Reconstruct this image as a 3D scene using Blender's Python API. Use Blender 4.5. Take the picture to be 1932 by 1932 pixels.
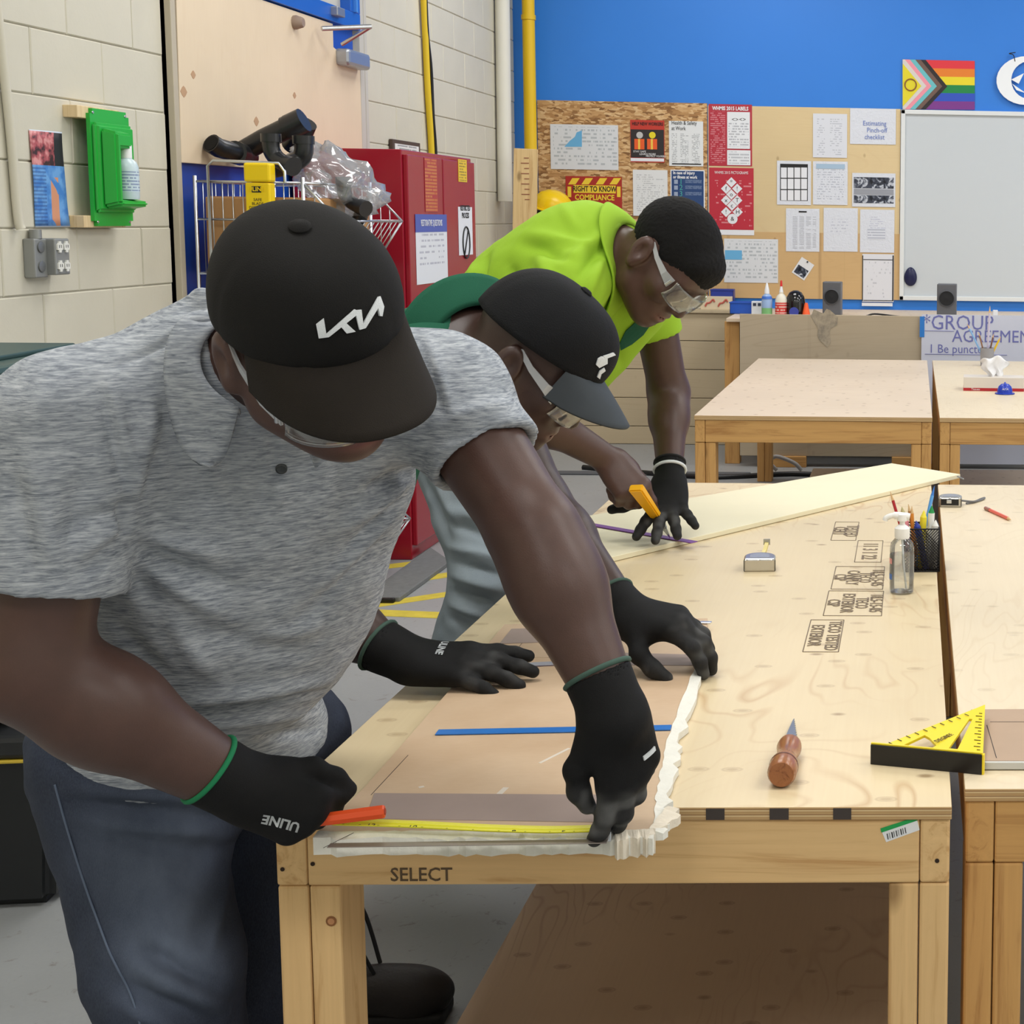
import bpy, bmesh, math, random
import numpy as np
from mathutils import Vector, Matrix
for o in list(bpy.data.objects): bpy.data.objects.remove(o)
SC = bpy.context.scene
COL = SC.collection
# ------------------------------------------------------------------ camera
F, PX, PY, CAMH = 2830.0, 1853.0, 731.0, 1.5
def _cam_axes(yaw, pitch, roll):
    cy, sy, cp, sp = math.cos(yaw), math.sin(yaw), math.cos(pitch), math.sin(pitch)
    fw = np.array([sy*cp, cy*cp, -sp]); r = np.array([cy, -sy, 0.0]); d = np.cross(fw, r)
    cr, sr = math.cos(roll), math.sin(roll)
    return np.array([cr*r+sr*d, -sr*r+cr*d, fw])
CM = _cam_axes(math.radians(2.67), math.radians(6.31), math.radians(-0.90))
cd = bpy.data.cameras.new('camera'); cam = bpy.data.objects.new('camera', cd); COL.objects.link(cam)
cd.sensor_width = 36; cd.lens = 36*F/1932; cd.shift_x = (966-PX)/1932; cd.shift_y = (PY-966)/1932
cd.clip_start = 0.05; cd.clip_end = 60
cam.matrix_world = Matrix(((CM[0][0], -CM[1][0], -CM[2][0], 0), (CM[0][1], -CM[1][1], -CM[2][1], 0),
                           (CM[0][2], -CM[1][2], -CM[2][2], CAMH), (0, 0, 0, 1)))
SC.camera = cam
# ------------------------------------------------------------------ world, lamps, exposure
w = bpy.data.worlds.new('world'); SC.world = w; w.use_nodes = True
bgn = w.node_tree.nodes['Background']; bgn.inputs[0].default_value = (0.80, 0.90, 1.0, 1); bgn.inputs[1].default_value = 1.2
def ceiling_lamp(x, y, z, sx, sy, power, col=(1.0, 0.99, 0.97)):
    l = bpy.data.lights.new('ceiling_light', 'AREA'); l.shape = 'RECTANGLE'; l.size = sx; l.size_y = sy
    l.energy = power; l.color = col
    o = bpy.data.objects.new('ceiling_light', l); COL.objects.link(o); o.location = (x, y, z)
    return o
for yy in (-1.0, 2.2, 5.4, 8.4):
    for xx in (-1.1, 2.2, 5.2):
        ceiling_lamp(xx, yy, 3.95, 1.5, 0.9, 62)
# unseen cool area lamp inside the right-hand wall; no windows are built there
dl = bpy.data.lights.new('right_wall_light', 'AREA'); dl.shape = 'RECTANGLE'; dl.size = 9.0; dl.size_y = 1.8
dl.energy = 95; dl.color = (0.90, 0.95, 1.0)
dlo = bpy.data.objects.new('right_wall_light', dl); COL.objects.link(dlo); dlo.location = (6.85, 4.0, 2.4)
dlo.rotation_euler = (0, math.radians(90), 0)
SC.view_settings.view_transform = 'Standard'; SC.view_settings.look = 'None'
SC.view_settings.gamma = 1; SC.view_settings.use_curve_mapping = False
SC.view_settings.exposure = -0.45

# ------------------------------------------------------------------ helpers
def ray(x, y): return CM.T @ np.array([(x-PX)/F, (y-PY)/F, 1.0])
def at_y(x, y, Y):
    d = ray(x, y); return Vector(tuple(np.array([0, 0, CAMH]) + d*(Y/d[1])))
def at_x(x, y, X):
    d = ray(x, y); return Vector(tuple(np.array([0, 0, CAMH]) + d*(X/d[0])))
def at_z(x, y, z):
    d = ray(x, y); return Vector(tuple(np.array([0, 0, CAMH]) + d*((z-CAMH)/d[2])))
def s2l(c):
    return tuple((v/255/12.92 if v/255 <= 0.04045 else ((v/255+0.055)/1.055)**2.4) for v in c)
MATS = {}
class NT:
    def __init__(s, name):
        s.m = bpy.data.materials.new(name); s.m.use_nodes = True; s.t = s.m.node_tree
        s.b = s.t.nodes['Principled BSDF']; s.out = s.t.nodes['Material Output']
    def n(s, typ, **kw):
        nd = s.t.nodes.new(typ)
        for k, v in kw.items():
            if k.startswith('i_'):
                key = k[2:]
                key = int(key) if key.isdigit() else key.replace('_', ' ')
                nd.inputs[key].default_value = v
            else: setattr(nd, k, v)
        return nd
    def l(s, a, b): s.t.links.new(a, b)
    def obj(s, scale=(1, 1, 1), rnd=False, kind='Object', rot=(0, 0, 0)):
        tc = s.n('ShaderNodeTexCoord'); mp = s.n('ShaderNodeMapping'); mp.inputs['Scale'].default_value = scale
        mp.inputs['Rotation'].default_value = rot
        s.l(tc.outputs[kind], mp.inputs[0])
        if rnd:
            oi = s.n('ShaderNodeObjectInfo'); mu = s.n('ShaderNodeMath', operation='MULTIPLY', i_1=37.0)
            s.l(oi.outputs['Random'], mu.inputs[0]); s.l(mu.outputs[0], mp.inputs['Location'])
        return mp.outputs[0]
    def noise(s, vec, scale=5, detail=3, rough=.5, dist=0):
        nd = s.n('ShaderNodeTexNoise'); nd.inputs['Scale'].default_value = scale; nd.inputs['Detail'].default_value = detail
        nd.inputs['Roughness'].default_value = rough; nd.inputs['Distortion'].default_value = dist
        if vec is not None: s.l(vec, nd.inputs['Vector'])
        return nd.outputs[0]
    def ramp(s, fac, stops, interp='LINEAR'):
        r = s.n('ShaderNodeValToRGB'); r.color_ramp.interpolation = interp
        els = r.color_ramp.elements
        while len(els) < len(stops): els.new(0.5)
        for e, (p, c) in zip(els, stops): e.position = p; e.color = (*c, 1) if len(c) == 3 else c
        s.l(fac, r.inputs[0]); return r.outputs[0]
    def mix(s, fac, a, b, mode='MIX'):
        m = s.n('ShaderNodeMix', data_type='RGBA', blend_type=mode)
        for v, i in ((fac, 0), (a, 6), (b, 7)):
            if isinstance(v, (int, float)): m.inputs[i].default_value = v
            elif isinstance(v, tuple): m.inputs[i].default_value = (*v, 1)
            else: s.l(v, m.inputs[i])
        return m.outputs[2]
    def math(s, op, a, b=0.0):
        m = s.n('ShaderNodeMath', operation=op)
        for v, i in ((a, 0), (b, 1)):
            if isinstance(v, (int, float)): m.inputs[i].default_value = v
            else: s.l(v, m.inputs[i])
        return m.outputs[0]
    def bump(s, h, strength=.3, dist=.002):
        b = s.n('ShaderNodeBump'); b.inputs['Strength'].default_value = strength; b.inputs['Distance'].default_value = dist
        s.l(h, b.inputs['Height']); s.l(b.outputs[0], s.b.inputs['Normal'])
    def col(s, c):
        if isinstance(c, tuple): s.b.inputs['Base Color'].default_value = (*c, 1)
        else: s.l(c, s.b.inputs['Base Color'])
        return s
    def set(s, rough=.6, metal=0.0, spec=.4, **kw):
        s.b.inputs['Roughness'].default_value = rough; s.b.inputs['Metallic'].default_value = metal
        s.b.inputs['Specular IOR Level'].default_value = spec
        for k, v in kw.items(): s.b.inputs[k.replace('_', ' ')].default_value = v
        return s
def plain(name, rgb, rough=.6, metal=0.0, spec=.4, var=.0, vs=6, bump=0, bs=120, **kw):
    if name in MATS: return MATS[name]
    N = NT(name); c = s2l(rgb); N.set(rough, metal, spec, **kw)
    if var:
        f = N.noise(N.obj(rnd=True), vs, 4, .6)
        N.col(N.ramp(f, [(.25, tuple(v*(1-var) for v in c)), (.75, tuple(min(1, v*(1+var)) for v in c))]))
    else: N.col(c)
    if bump: N.bump(N.noise(N.obj(), bs, 3), bump, .002)
    MATS[name] = N.m; return N.m
def wood(name, rgb, dark, axis='x', scale=1.0, knots=True, rough=.62, contrast=1.0):
    if name in MATS: return MATS[name]
    N = NT(name); a = 'xyz'.index(axis)
    sc = [22*scale]*3; sc[a] = 1.3*scale
    v = N.obj(tuple(sc), rnd=True)
    g = N.noise(v, 1.6, 5, .62, 1.2); b = s2l(rgb); d = s2l(dark)
    c = N.ramp(g, [(.30, d), (.48, b), (.75, tuple(min(1, x*1.10) for x in b))])
    sc2 = [90*scale]*3; sc2[a] = 4*scale
    g2 = N.noise(N.obj(tuple(sc2), rnd=True), 1.0, 3, .6)
    c = N.mix(N.math('MULTIPLY', g2, .32*contrast), c, d)
    if knots:
        sk = [7*scale]*3; sk[a] = 3.2*scale
        vo = N.n('ShaderNodeTexVoronoi', feature='F1'); vo.inputs['Scale'].default_value = 1.0
        N.l(N.obj(tuple(sk), rnd=True), vo.inputs['Vector'])
        k = N.ramp(vo.outputs['Distance'], [(.05, (1, 1, 1)), (.13, (0, 0, 0))])
        c = N.mix(N.math('MULTIPLY', k, .75), c, tuple(x*.45 for x in d))
    N.col(c); N.set(rough, 0, .3); N.bump(g2, .12, .001)
    MATS[name] = N.m; return N.m
def plywood(name, rgb, dark, axis='y', scale=1.0, rough=.55, lines=.45, knots=1.0, stretch=.3):
    """rotary cut veneer: contour-line grain and small football knots"""
    if name in MATS: return MATS[name]
    N = NT(name); a = 'xyz'.index(axis)
    sc = [3.2*scale]*3; sc[a] = 3.2*stretch*scale
    v = N.obj(tuple(sc), rnd=True)
    h = N.noise(v, .9, 3, .5, .6)
    wv = N.math('FRACT', N.math('MULTIPLY', h, 24.0))
    ln = N.ramp(wv, [(.0, (0, 0, 0)), (.34, (0, 0, 0)), (.5, (.75, .75, .75)), (.66, (0, 0, 0))])
    b = s2l(rgb); d = s2l(dark)
    big = N.noise(N.obj((.8, .8, .8), rnd=True), 1.5, 4, .6)
    c = N.ramp(big, [(.3, tuple(x*.93 for x in b)), (.7, tuple(min(1, x*1.06) for x in b))])
    msk = N.ramp(N.noise(N.obj((2, 2, 2), rnd=True), .9, 2), [(.42, (0, 0, 0)), (.6, (1, 1, 1))])
    c = N.mix(N.math('MULTIPLY', N.math('MULTIPLY', ln, lines), msk), c, d)
    sf = [160*scale]*3; sf[a] = 5*scale
    fine = N.noise(N.obj(tuple(sf), rnd=True), 1.0, 2, .5)
    c = N.mix(N.math('MULTIPLY', fine, .16), c, d)
    if knots:
        sk = [6.5*scale]*3; sk[a] = 10*scale
        vo = N.n('ShaderNodeTexVoronoi', feature='F1'); vo.inputs['Scale'].default_value = 1.0
        N.l(N.obj(tuple(sk), rnd=True), vo.inputs['Vector'])
        k = N.ramp(vo.outputs['Distance'], [(.035, (1, 1, 1)), (.10, (0, 0, 0))])
        c = N.mix(N.math('MULTIPLY', k, min(1, .5*knots)), c, tuple(x*.55 for x in d))
        sk = [3.6*scale]*3; sk[a] = 6.0*scale; sk['xyz'.index('z')] = 3.6*scale
        v2 = N.n('ShaderNodeTexVoronoi', feature='F1', voronoi_dimensions='2D'); v2.inputs['Scale'].default_value = 1.5; N.l(N.obj(tuple(sk), rnd=True), v2.inputs['Vector'])
        k2 = N.ramp(v2.outputs['Distance'], [(.03, (1, 1, 1)), (.06, (.4, .4, .4)), (.075, (.8, .8, .8)), (.095, (0, 0, 0))])
        c = N.mix(N.math('MULTIPLY', k2, .42*min(1, knots)), c, tuple(x*.62 for x in d))
    N.col(c); N.set(rough, 0, .35); N.bump(fine, .08, .001)
    MATS[name] = N.m; return N.m
# ---- mesh helpers
def link(name, me, mat=None, parent=None, loc=None, rot=None):
    o = bpy.data.objects.new(name, me); COL.objects.link(o)
    if mat is not None and me is not None and len(me.materials) == 0:
        for m in (mat if isinstance(mat, (list, tuple)) else [mat]): me.materials.append(m)
    if parent is not None: o.parent = parent
    if rot is not None: o.rotation_euler = rot
    if loc is not None: o.location = loc
    return o
def tag(o, label, cat, group=None, kind=None):
    o['label'] = label; o['category'] = cat
    if group: o['group'] = group
    if kind: o['kind'] = kind
    return o
def thing(name, label, cat, loc=(0, 0, 0), rot=(0, 0, 0), group=None):
    o = bpy.data.objects.new(name, None); COL.objects.link(o); o.empty_display_size = .05
    o.location = loc; o.rotation_euler = rot
    return tag(o, label, cat, group)
def pydata(name, vs, fs, smooth=False):
    me = bpy.data.meshes.new(name); me.from_pydata([tuple(v) for v in vs], [], fs)
    if smooth: me.shade_smooth()
    me.update(); return me
def bm_mesh(name, bm, smooth=False):
    me = bpy.data.meshes.new(name); bmesh.ops.recalc_face_normals(bm, faces=bm.faces); bm.to_mesh(me); bm.free()
    if smooth: me.shade_smooth()
    return me
def box_mesh(name, sx, sy, sz, bev=0.0, seg=2, c=(0, 0, 0)):
    bm = bmesh.new(); bmesh.ops.create_cube(bm, size=1)
    for v in bm.verts: v.co = Vector((v.co.x*sx+c[0], v.co.y*sy+c[1], v.co.z*sz+c[2]))
    if bev: bmesh.ops.bevel(bm, geom=bm.edges[:], offset=bev, segments=seg, affect='EDGES', profile=.5)
    return bm_mesh(name, bm)
def box(name, lo, hi, mat, parent=None, bev=0.0, off=(0, 0, 0)):
    """axis-aligned box given by two corners (in the parent's frame, minus off); origin at the box centre"""
    lo = Vector(lo); hi = Vector(hi); c = (lo+hi)/2 - Vector(off); s = hi-lo
    return link(name, box_mesh(name, abs(s.x), abs(s.y), abs(s.z), bev), mat, parent, c)
def prism_mesh(name, pts, z0, z1, bev=0.0):
    """polygon (x,y) extruded z0..z1"""
    bm = bmesh.new(); vb = [bm.verts.new((p[0], p[1], z0)) for p in pts]; f = bm.faces.new(vb)
    r = bmesh.ops.extrude_face_region(bm, geom=[f])
    for v in r['geom']:
        if isinstance(v, bmesh.types.BMVert): v.co.z = z1
    if bev: bmesh.ops.bevel(bm, geom=bm.edges[:], offset=bev, segments=2, affect='EDGES', profile=.5)
    return bm_mesh(name, bm)
def lathe_mesh(name, prof, n=24, smooth=True, cap=True):
    """profile [(r,z)...] around z"""
    vs = []; fs = []; m = len(prof)
    for r, z in prof:
        for i in range(n):
            a = 2*math.pi*i/n; vs.append((r*math.cos(a), r*math.sin(a), z))
    for j in range(m-1):
        for i in range(n):
            k = (i+1) % n; fs.append((j*n+i, j*n+k, (j+1)*n+k, (j+1)*n+i))
    if cap:
        fs.append(tuple(range(n-1, -1, -1))); fs.append(tuple((m-1)*n+i for i in range(n)))
    me = pydata(name, vs, fs)
    if smooth:
        me.shade_smooth()
        try: me.set_sharp_from_angle(angle=math.radians(40))
        except Exception: pass
    return me
def tube_mesh(name, pts, r, n=10, closed=False, smooth=True):
    """tube through points; r number or list"""
    P = [Vector(p) for p in pts]; R_ = r if isinstance(r, (list, tuple)) else [r]*len(P)
    vs = []; fs = []; m = len(P); up = None
    for i, p in enumerate(P):
        if closed: t = P[(i+1) % m]-P[i-1]
        else: t = (P[min(i+1, m-1)]-P[max(i-1, 0)])
        t = t.normalized()
        if up is None: up = t.orthogonal().normalized()
        up = (up - t*up.dot(t)).normalized(); sd = t.cross(up)
        for k in range(n):
            a = 2*math.pi*k/n; vs.append(p + up*(R_[i]*math.cos(a)) + sd*(R_[i]*math.sin(a)))
    for i in range(m if closed else m-1):
        j = (i+1) % m
        for k in range(n):
            q = (k+1) % n; fs.append((i*n+k, i*n+q, j*n+q, j*n+k))
    if not closed: fs.append(tuple(range(n-1, -1, -1))); fs.append(tuple((m-1)*n+k for k in range(n)))
    me = pydata(name, vs, fs, smooth)
    if smooth:
        try: me.set_sharp_from_angle(angle=math.radians(50))
        except Exception: pass
    return me
def smooth_pts(pts, n=6):
    """Catmull-Rom resample"""
    P = [Vector(p) for p in pts]; out = []
    for i in range(len(P)-1):
        p0, p1, p2, p3 = P[max(i-1, 0)], P[i], P[i+1], P[min(i+2, len(P)-1)]
        for k in range(n):
            t = k/n
            out.append(.5*((2*p1)+(p2-p0)*t+(2*p0-5*p1+4*p2-p3)*t*t+(3*p1-p0-3*p2+p3)*t**3))
    out.append(P[-1]); return out
def bars_mesh(name, segs, r, n=6):
    """many straight wires in one mesh"""
    vs = []; fs = []
    for a, b in segs:
        a = Vector(a); b = Vector(b); t = (b-a).normalized(); u = t.orthogonal().normalized(); s = t.cross(u); o = len(vs)
        for p in (a, b):
            for k in range(n):
                an = 2*math.pi*k/n; vs.append(p+u*(r*math.cos(an))+s*(r*math.sin(an)))
        for k in range(n): q = (k+1) % n; fs.append((o+k, o+q, o+n+q, o+n+k))
        fs.append(tuple(o+k for k in range(n-1, -1, -1))); fs.append(tuple(o+n+k for k in range(n)))
    return pydata(name, vs, fs, True)
def text(name, s, size, mat, parent=None, loc=(0, 0, 0), rot=(0, 0, 0), ext=.0004, ax='CENTER', sx=1.0, bold=0.0, M=None):
    cu = bpy.data.curves.new(name, 'FONT'); cu.body = s; cu.size = size; cu.extrude = ext; cu.align_x = ax; cu.align_y = 'CENTER'
    cu.offset = bold; cu.resolution_u = 2
    t = bpy.data.objects.new(name, cu); COL.objects.link(t)
    dg = bpy.context.evaluated_depsgraph_get(); me = bpy.data.meshes.new_from_object(t.evaluated_get(dg))
    bpy.data.objects.remove(t); bpy.data.curves.remove(cu)
    me.materials.clear()
    if sx != 1.0:
        for v in me.vertices: v.co.x *= sx
    if M is not None: me.transform(M)
    return link(name, me, mat, parent, loc, rot)
def frame_rot(xax, yax):
    """euler of the frame with the given x and (approximately) y axis"""
    x = Vector(xax).normalized(); z = x.cross(Vector(yax)).normalized(); y = z.cross(x)
    return Matrix((x, y, z)).transposed().to_euler()
# ------------------------------------------------------------------ common materials
XW, YW, TT = -2.65, 10.2, 0.70
def clear_mat(name, tint=(1, 1, 1), gloss=.12, rough=.05, tintf=0.0, trans=None):
    if name in MATS: return MATS[name]
    N = NT(name); t = N.n('ShaderNodeBsdfTransparent'); t.inputs[0].default_value = (*tint, 1)
    g = N.n('ShaderNodeBsdfGlossy'); g.inputs['Roughness'].default_value = rough
    lw = N.n('ShaderNodeLayerWeight'); lw.inputs[0].default_value = .35
    f = N.math('ADD', N.math('MULTIPLY', lw.outputs['Fresnel'], .7), gloss)
    mx = N.n('ShaderNodeMixShader'); N.l(f, mx.inputs[0]); N.l(t.outputs[0], mx.inputs[1]); N.l(g.outputs[0], mx.inputs[2])
    last = mx
    if tintf:
        d = N.n('ShaderNodeBsdfDiffuse'); d.inputs[0].default_value = (.75, .77, .8, 1)
        m2 = N.n('ShaderNodeMixShader'); m2.inputs[0].default_value = tintf
        N.l(mx.outputs[0], m2.inputs[1]); N.l(d.outputs[0], m2.inputs[2]); last = m2
    N.l(last.outputs[0], N.out.inputs[0]); MATS[name] = N.m; return N.m
def print_mat(name, paper, ink, rows=24, wrd=30, thr=.45, m=(.1, .9, .07, .93), gloss=.55, crinkle=0, lh=.5, ax='x', cols=0):
    if name in MATS: return MATS[name]
    N = NT(name); tc = N.n('ShaderNodeTexCoord'); sp = N.n('ShaderNodeSeparateXYZ'); N.l(tc.outputs['Generated'], sp.inputs[0])
    u = sp.outputs['XYZ'.index(ax.upper())]; v = sp.outputs[2]
    vr = N.math('MULTIPLY', v, rows); row = N.math('FRACT', vr); ri = N.math('FLOOR', vr)
    ln = N.math('MULTIPLY', N.math('GREATER_THAN', row, .28), N.math('LESS_THAN', row, .28+lh))
    cb = N.n('ShaderNodeCombineXYZ'); N.l(N.math('MULTIPLY', u, wrd), cb.inputs[0]); N.l(N.math('MULTIPLY', ri, 3.7), cb.inputs[1])
    wn = N.math('GREATER_THAN', N.noise(cb.outputs[0], 1.0, 1), thr)
    pr = N.math('GREATER_THAN', N.noise(cb.outputs[0], .11, 0), .36)
    k = N.math('MULTIPLY', N.math('MULTIPLY', ln, wn), pr)
    for val, op, lim in ((u, 'GREATER_THAN', m[0]), (u, 'LESS_THAN', m[1]), (v, 'GREATER_THAN', m[2]), (v, 'LESS_THAN', m[3])):
        k = N.math('MULTIPLY', k, N.math(op, val, lim))
    if cols:
        cf = N.math('FRACT', N.math('MULTIPLY', u, cols)); k = N.math('MULTIPLY', k, N.math('LESS_THAN', cf, .7))
    p = s2l(paper); N.col(N.mix(N.math('MULTIPLY', k, .62), p, s2l(ink))); N.set(gloss, 0, .5)
    if crinkle: N.bump(N.noise(N.obj((1, 1, 1)), 45, 3, .6, .8), crinkle, .006)
    MATS[name] = N.m; return N.m
WHITE = plain('white_paper', (226, 229, 236), .6)
INK = plain('black_ink', (30, 30, 32), .6)
BLACKPL = plain('black_plastic', (22, 22, 24), .35)
CHROME = plain('chrome_steel', (205, 208, 212), .28, 1.0)
GREYMET = plain('grey_metal', (165, 168, 172), .4, .8)
LUM = {a: wood('lumber_'+a, (226, 190, 136), (192, 146, 92), a) for a in 'xyz'}
LUM2 = {a: wood('old_lumber_'+a, (208, 162, 100), (170, 122, 70), a) for a in 'xyz'}
ENDGR = wood('end_grain', (196, 150, 94), (150, 104, 60), 'y', 1.2, False)
PLY1 = plywood('ply_front', (222, 204, 167), (190, 154, 110), 'y', 1.0, .38, .85, 1.5)
PLY2 = plywood('ply_right', (226, 211, 182), (192, 164, 124), 'y', 1.0, .4, .25, .6)
PLY3 = plywood('ply_back', (222, 205, 182), (182, 148, 116), 'x', 1.0, .42, .3, 1.0)
def edge_mat():
    N = NT('ply_edge'); tc = N.n('ShaderNodeTexCoord'); sp = N.n('ShaderNodeSeparateXYZ'); N.l(tc.outputs['Generated'], sp.inputs[0])
    f = N.math('FRACT', N.math('MULTIPLY', sp.outputs[2], 2.5))
    c = N.ramp(f, [(0, s2l((150, 108, 70))), (.12, s2l((150, 108, 70))), (.2, s2l((205, 172, 122))), (.62, s2l((190, 152, 102))), (.7, s2l((222, 194, 146)))])
    n = N.noise(N.obj((14, 14, 60)), 1, 3)
    N.col(N.mix(N.math('MULTIPLY', n, .3), c, s2l((120, 84, 52)))); N.set(.7); return N.m
PLYEDGE = edge_mat()
# ------------------------------------------------------------------ room shell
def structure(o): o['kind'] = 'structure'; return o
def floor_mat():
    N = NT('grey_floor'); v = N.obj()
    big = N.noise(v, .8, 4, .6); sp = N.noise(v, 26, 5, .7, .6)
    c = N.ramp(big, [(.3, s2l((140, 143, 145))), (.7, s2l((158, 160, 160)))])
    c = N.mix(N.ramp(sp, [(.60, (0, 0, 0)), (.70, (1, 1, 1))]), c, s2l((120, 116, 110)))
    c = N.mix(N.math('MULTIPLY', N.noise(v, 130, 2), .3), c, s2l((170, 172, 172)))
    N.col(c); N.set(.42, 0, .5); N.bump(sp, .04, .001); return N.m
floor = structure(box('floor', (XW-.1, -3, -.1), (7, YW+.1, 0), floor_mat()))
FO = tuple(floor.location)
CREAM = plain('cream_paint', (208, 203, 186), .5, 0, .4, .04, 3, .25, 60)
BLUE = plain('blue_wall_paint', (46, 126, 220), .45, 0, .45, .03, 1.5)
wall_left = structure(box('wall_left', (XW-.12, -3, 0), (XW-.007, YW+.1, 4.2), CREAM))
wall_back = structure(box('wall_back', (XW-.1, YW, 0), (7, YW+.12, 4.2), BLUE))
structure(box('wall_right', (7, -3, 0), (7.1, YW+.1, 4.2), plain('right_wall_paint', (225, 222, 212), .6)))
structure(box('wall_rear', (XW-.1, -3.1, 0), (7.1, -3, 4.2), plain('rear_wall_paint', (225, 222, 212), .6)))
structure(box('ceiling', (XW-.1, -3.1, 4.2), (7.1, YW+.1, 4.3), plain('white_ceiling', (235, 235, 232), .7)))
# painted concrete blocks of the left wall, each proud of its joints
BLKM = []
rb = random.Random(3)
for k in range(4):
    bm = bmesh.new(); bmesh.ops.create_cube(bm, size=1)
    for v in bm.verts: v.co = Vector((v.co.x*.013, v.co.y*.3965, v.co.z*.1965))
    bmesh.ops.bevel(bm, geom=[e for e in bm.edges if all(v.co.x > 0 for v in e.verts)], offset=.0035, segments=1, affect='EDGES')
    me = bm_mesh('block', bm); me.materials.append(CREAM); BLKM.append(me)
DY0, DY1 = 5.50, 7.46
WL = Vector(wall_left.location)
row = 0; z = .335
HALF = {}
while z < 3.25:
    y = 3.9 - (.2 if row % 2 else 0)
    while y < YW-.05:
        a, b = y+.002, min(y+.398, YW-.01)
        segs = [(a, b)]
        if b > DY0 and a < DY1:
            segs = [s for s in ((a, min(b, DY0)), (max(a, DY1), b)) if s[1]-s[0] > .05]
        for a2, b2 in segs:
            o = bpy.data.objects.new('block', rb.choice(BLKM)); COL.objects.link(o); o.parent = wall_left
            o.location = Vector((XW-.0065+rb.uniform(-.0012, .0012), (a2+b2)/2, z)) - WL
            o.scale = (1, (b2-a2)/.396, 1)
        y += .4
    z += .2; row += 1
# door with boarded leaf and the transom window over it
DBLUE = plain('door_blue', (24, 76, 178), .4)
door = structure(box('door_1', (XW-.02, 5.51, 0), (XW+.008, 7.30, 2.345), DBLUE))
box('jamb', (XW-.02, 5.51, 0), (XW+.03, 5.545, 2.345), plain('jamb_beige', (186, 176, 156), .5), door, .002, door.location)
box('frame_strip', (XW-.02, 7.33, 0), (XW+.03, 7.385, 3.6), plain('strip_grey', (196, 193, 184), .5), door, .003, door.location)
box('frame_strip', (XW-.02, 7.42, 0), (XW+.02, 7.455, 3.6), MATS['strip_grey'], door, .003, door.location)
WBLUE = plain('window_frame_blue', (32, 98, 196), .35)
win = thing('window_1', '', ''); del win['label']; del win['category']; win['kind'] = 'structure'
wz = 2.345
box('frame_rail', (XW-.02, 5.5, wz), (XW+.04, 7.32, wz+.075), WBLUE, win, .003)
box('frame_stile', (XW-.02, 7.20, wz+.075), (XW+.04, 7.32, 3.5), WBLUE, win, .003)
box('frame_stile', (XW-.02, 7.235, wz+.075), (XW+.055, 7.255, 3.5), plain('window_light_blue', (72, 140, 224), .3), win, .002)
box('frame_stile', (XW-.02, 5.5, wz+.075), (XW+.04, 5.6, 3.5), WBLUE, win, .003)
box('frame_rail', (XW-.02, 5.5, 3.42), (XW+.04, 7.32, 3.5), WBLUE, win, .003)
def sky_pane():
    N = NT('daylight_pane'); g = N.noise(N.obj((1, 40, 1)), 1.0, 2)
    c = N.ramp(g, [(.3, (.62, .78, 1.0)), (.7, (.9, .95, 1.0))])
    N.l(c, N.b.inputs['Emission Color']); N.b.inputs['Emission Strength'].default_value = 1.1; N.set(.1); return N.m
box('pane', (XW-.018, 5.6, wz+.075), (XW-.008, 7.2, 3.42), sky_pane(), win)
# plywood sheet screwed over the door, notched at its upper right corner
BPLY = plywood('ply_boarded_door', (228, 210, 182), (204, 172, 138), 'y', 1.0, .6, .12, 0.0, .15)
ys = [(5.545, 1.665), (7.325, 1.665), (7.325, 2.20), (7.17, 2.20), (7.005, 2.235), (7.005, 2.338), (5.56, 2.338)]
bp = link('plywood_sheet', None)
bpl = link('sheet', prism_mesh('sheet', ys, 0, .018, .002), BPLY)
bpl.name = 'plywood_sheet'; bpy.data.objects.remove(bp)
bpl.rotation_euler = (math.radians(90), 0, math.radians(90)); bpl.location = (XW+.012, 0, 0)
tag(bpl, 'pale plywood sheet boarded over the blue door below the high window', 'plywood sheet')
KN = plain('knot_brown', (188, 152, 118), .6)
for (px, py, r) in ((365, 141, .012), (347, 173, .016), (556, 180, .011), (484, 229, .015)):
    p = at_x(px, py, XW+.031); rot = Matrix.Rotation(-math.pi/2, 4, 'Z') @ Matrix.Rotation(-math.pi/2, 4, 'X')
    bm = bmesh.new(); vs = [bm.verts.new((math.cos(a*math.pi/4)*r*(1.6 if a % 4 == 0 else 1), math.sin(a*math.pi/4)*r*1.3, 0)) for a in range(8)]
    f = bm.faces.new(vs); e = bmesh.ops.extrude_face_region(bm, geom=[f])
    for v in e['geom']:
        if isinstance(v, bmesh.types.BMVert): v.co.z += .0008
    k = link('knot', bm_mesh('knot', bm), KN, bpl); k.location = Vector((p.y, p.z, .018))
# door closer
dc = thing('door_closer', 'silver hydraulic door closer with folding arm under the high window', 'door closer', at_x(640, 88, XW+.05))
O = dc.location
def reg(a): return Vector(a)-O
box('body', (XW+.02, 7.03, 2.16), (XW+.09, 7.30, 2.235), plain('closer_silver', (172, 178, 188), .3, .7), dc, .015, O)
a0 = at_x(607, 54, XW+.06); a1 = at_x(700, 50, XW+.22); a2 = at_x(645, 84, XW+.08)
link('arm', tube_mesh('arm', [a0-O, a1-O], .011, 8), CHROME, dc); link('arm', tube_mesh('arm', [a1-O, a2-O], .009, 8), CHROME, dc)
box('bracket', (XW+.03, 6.96, 2.37), (XW+.07, 7.05, 2.41), GREYMET, dc, .004, O)
tag(link('door_stop', lathe_mesh('door_stop', [(.028, 0), (.03, .02), (.022, .045), (.018, .05)], 14), plain('stop_brown', (150, 130, 116), .6), None, at_x(550, 42, XW+.02), (0, math.radians(90), 0)), 'small brown door stop on the blue transom rail', 'door stop')
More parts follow.
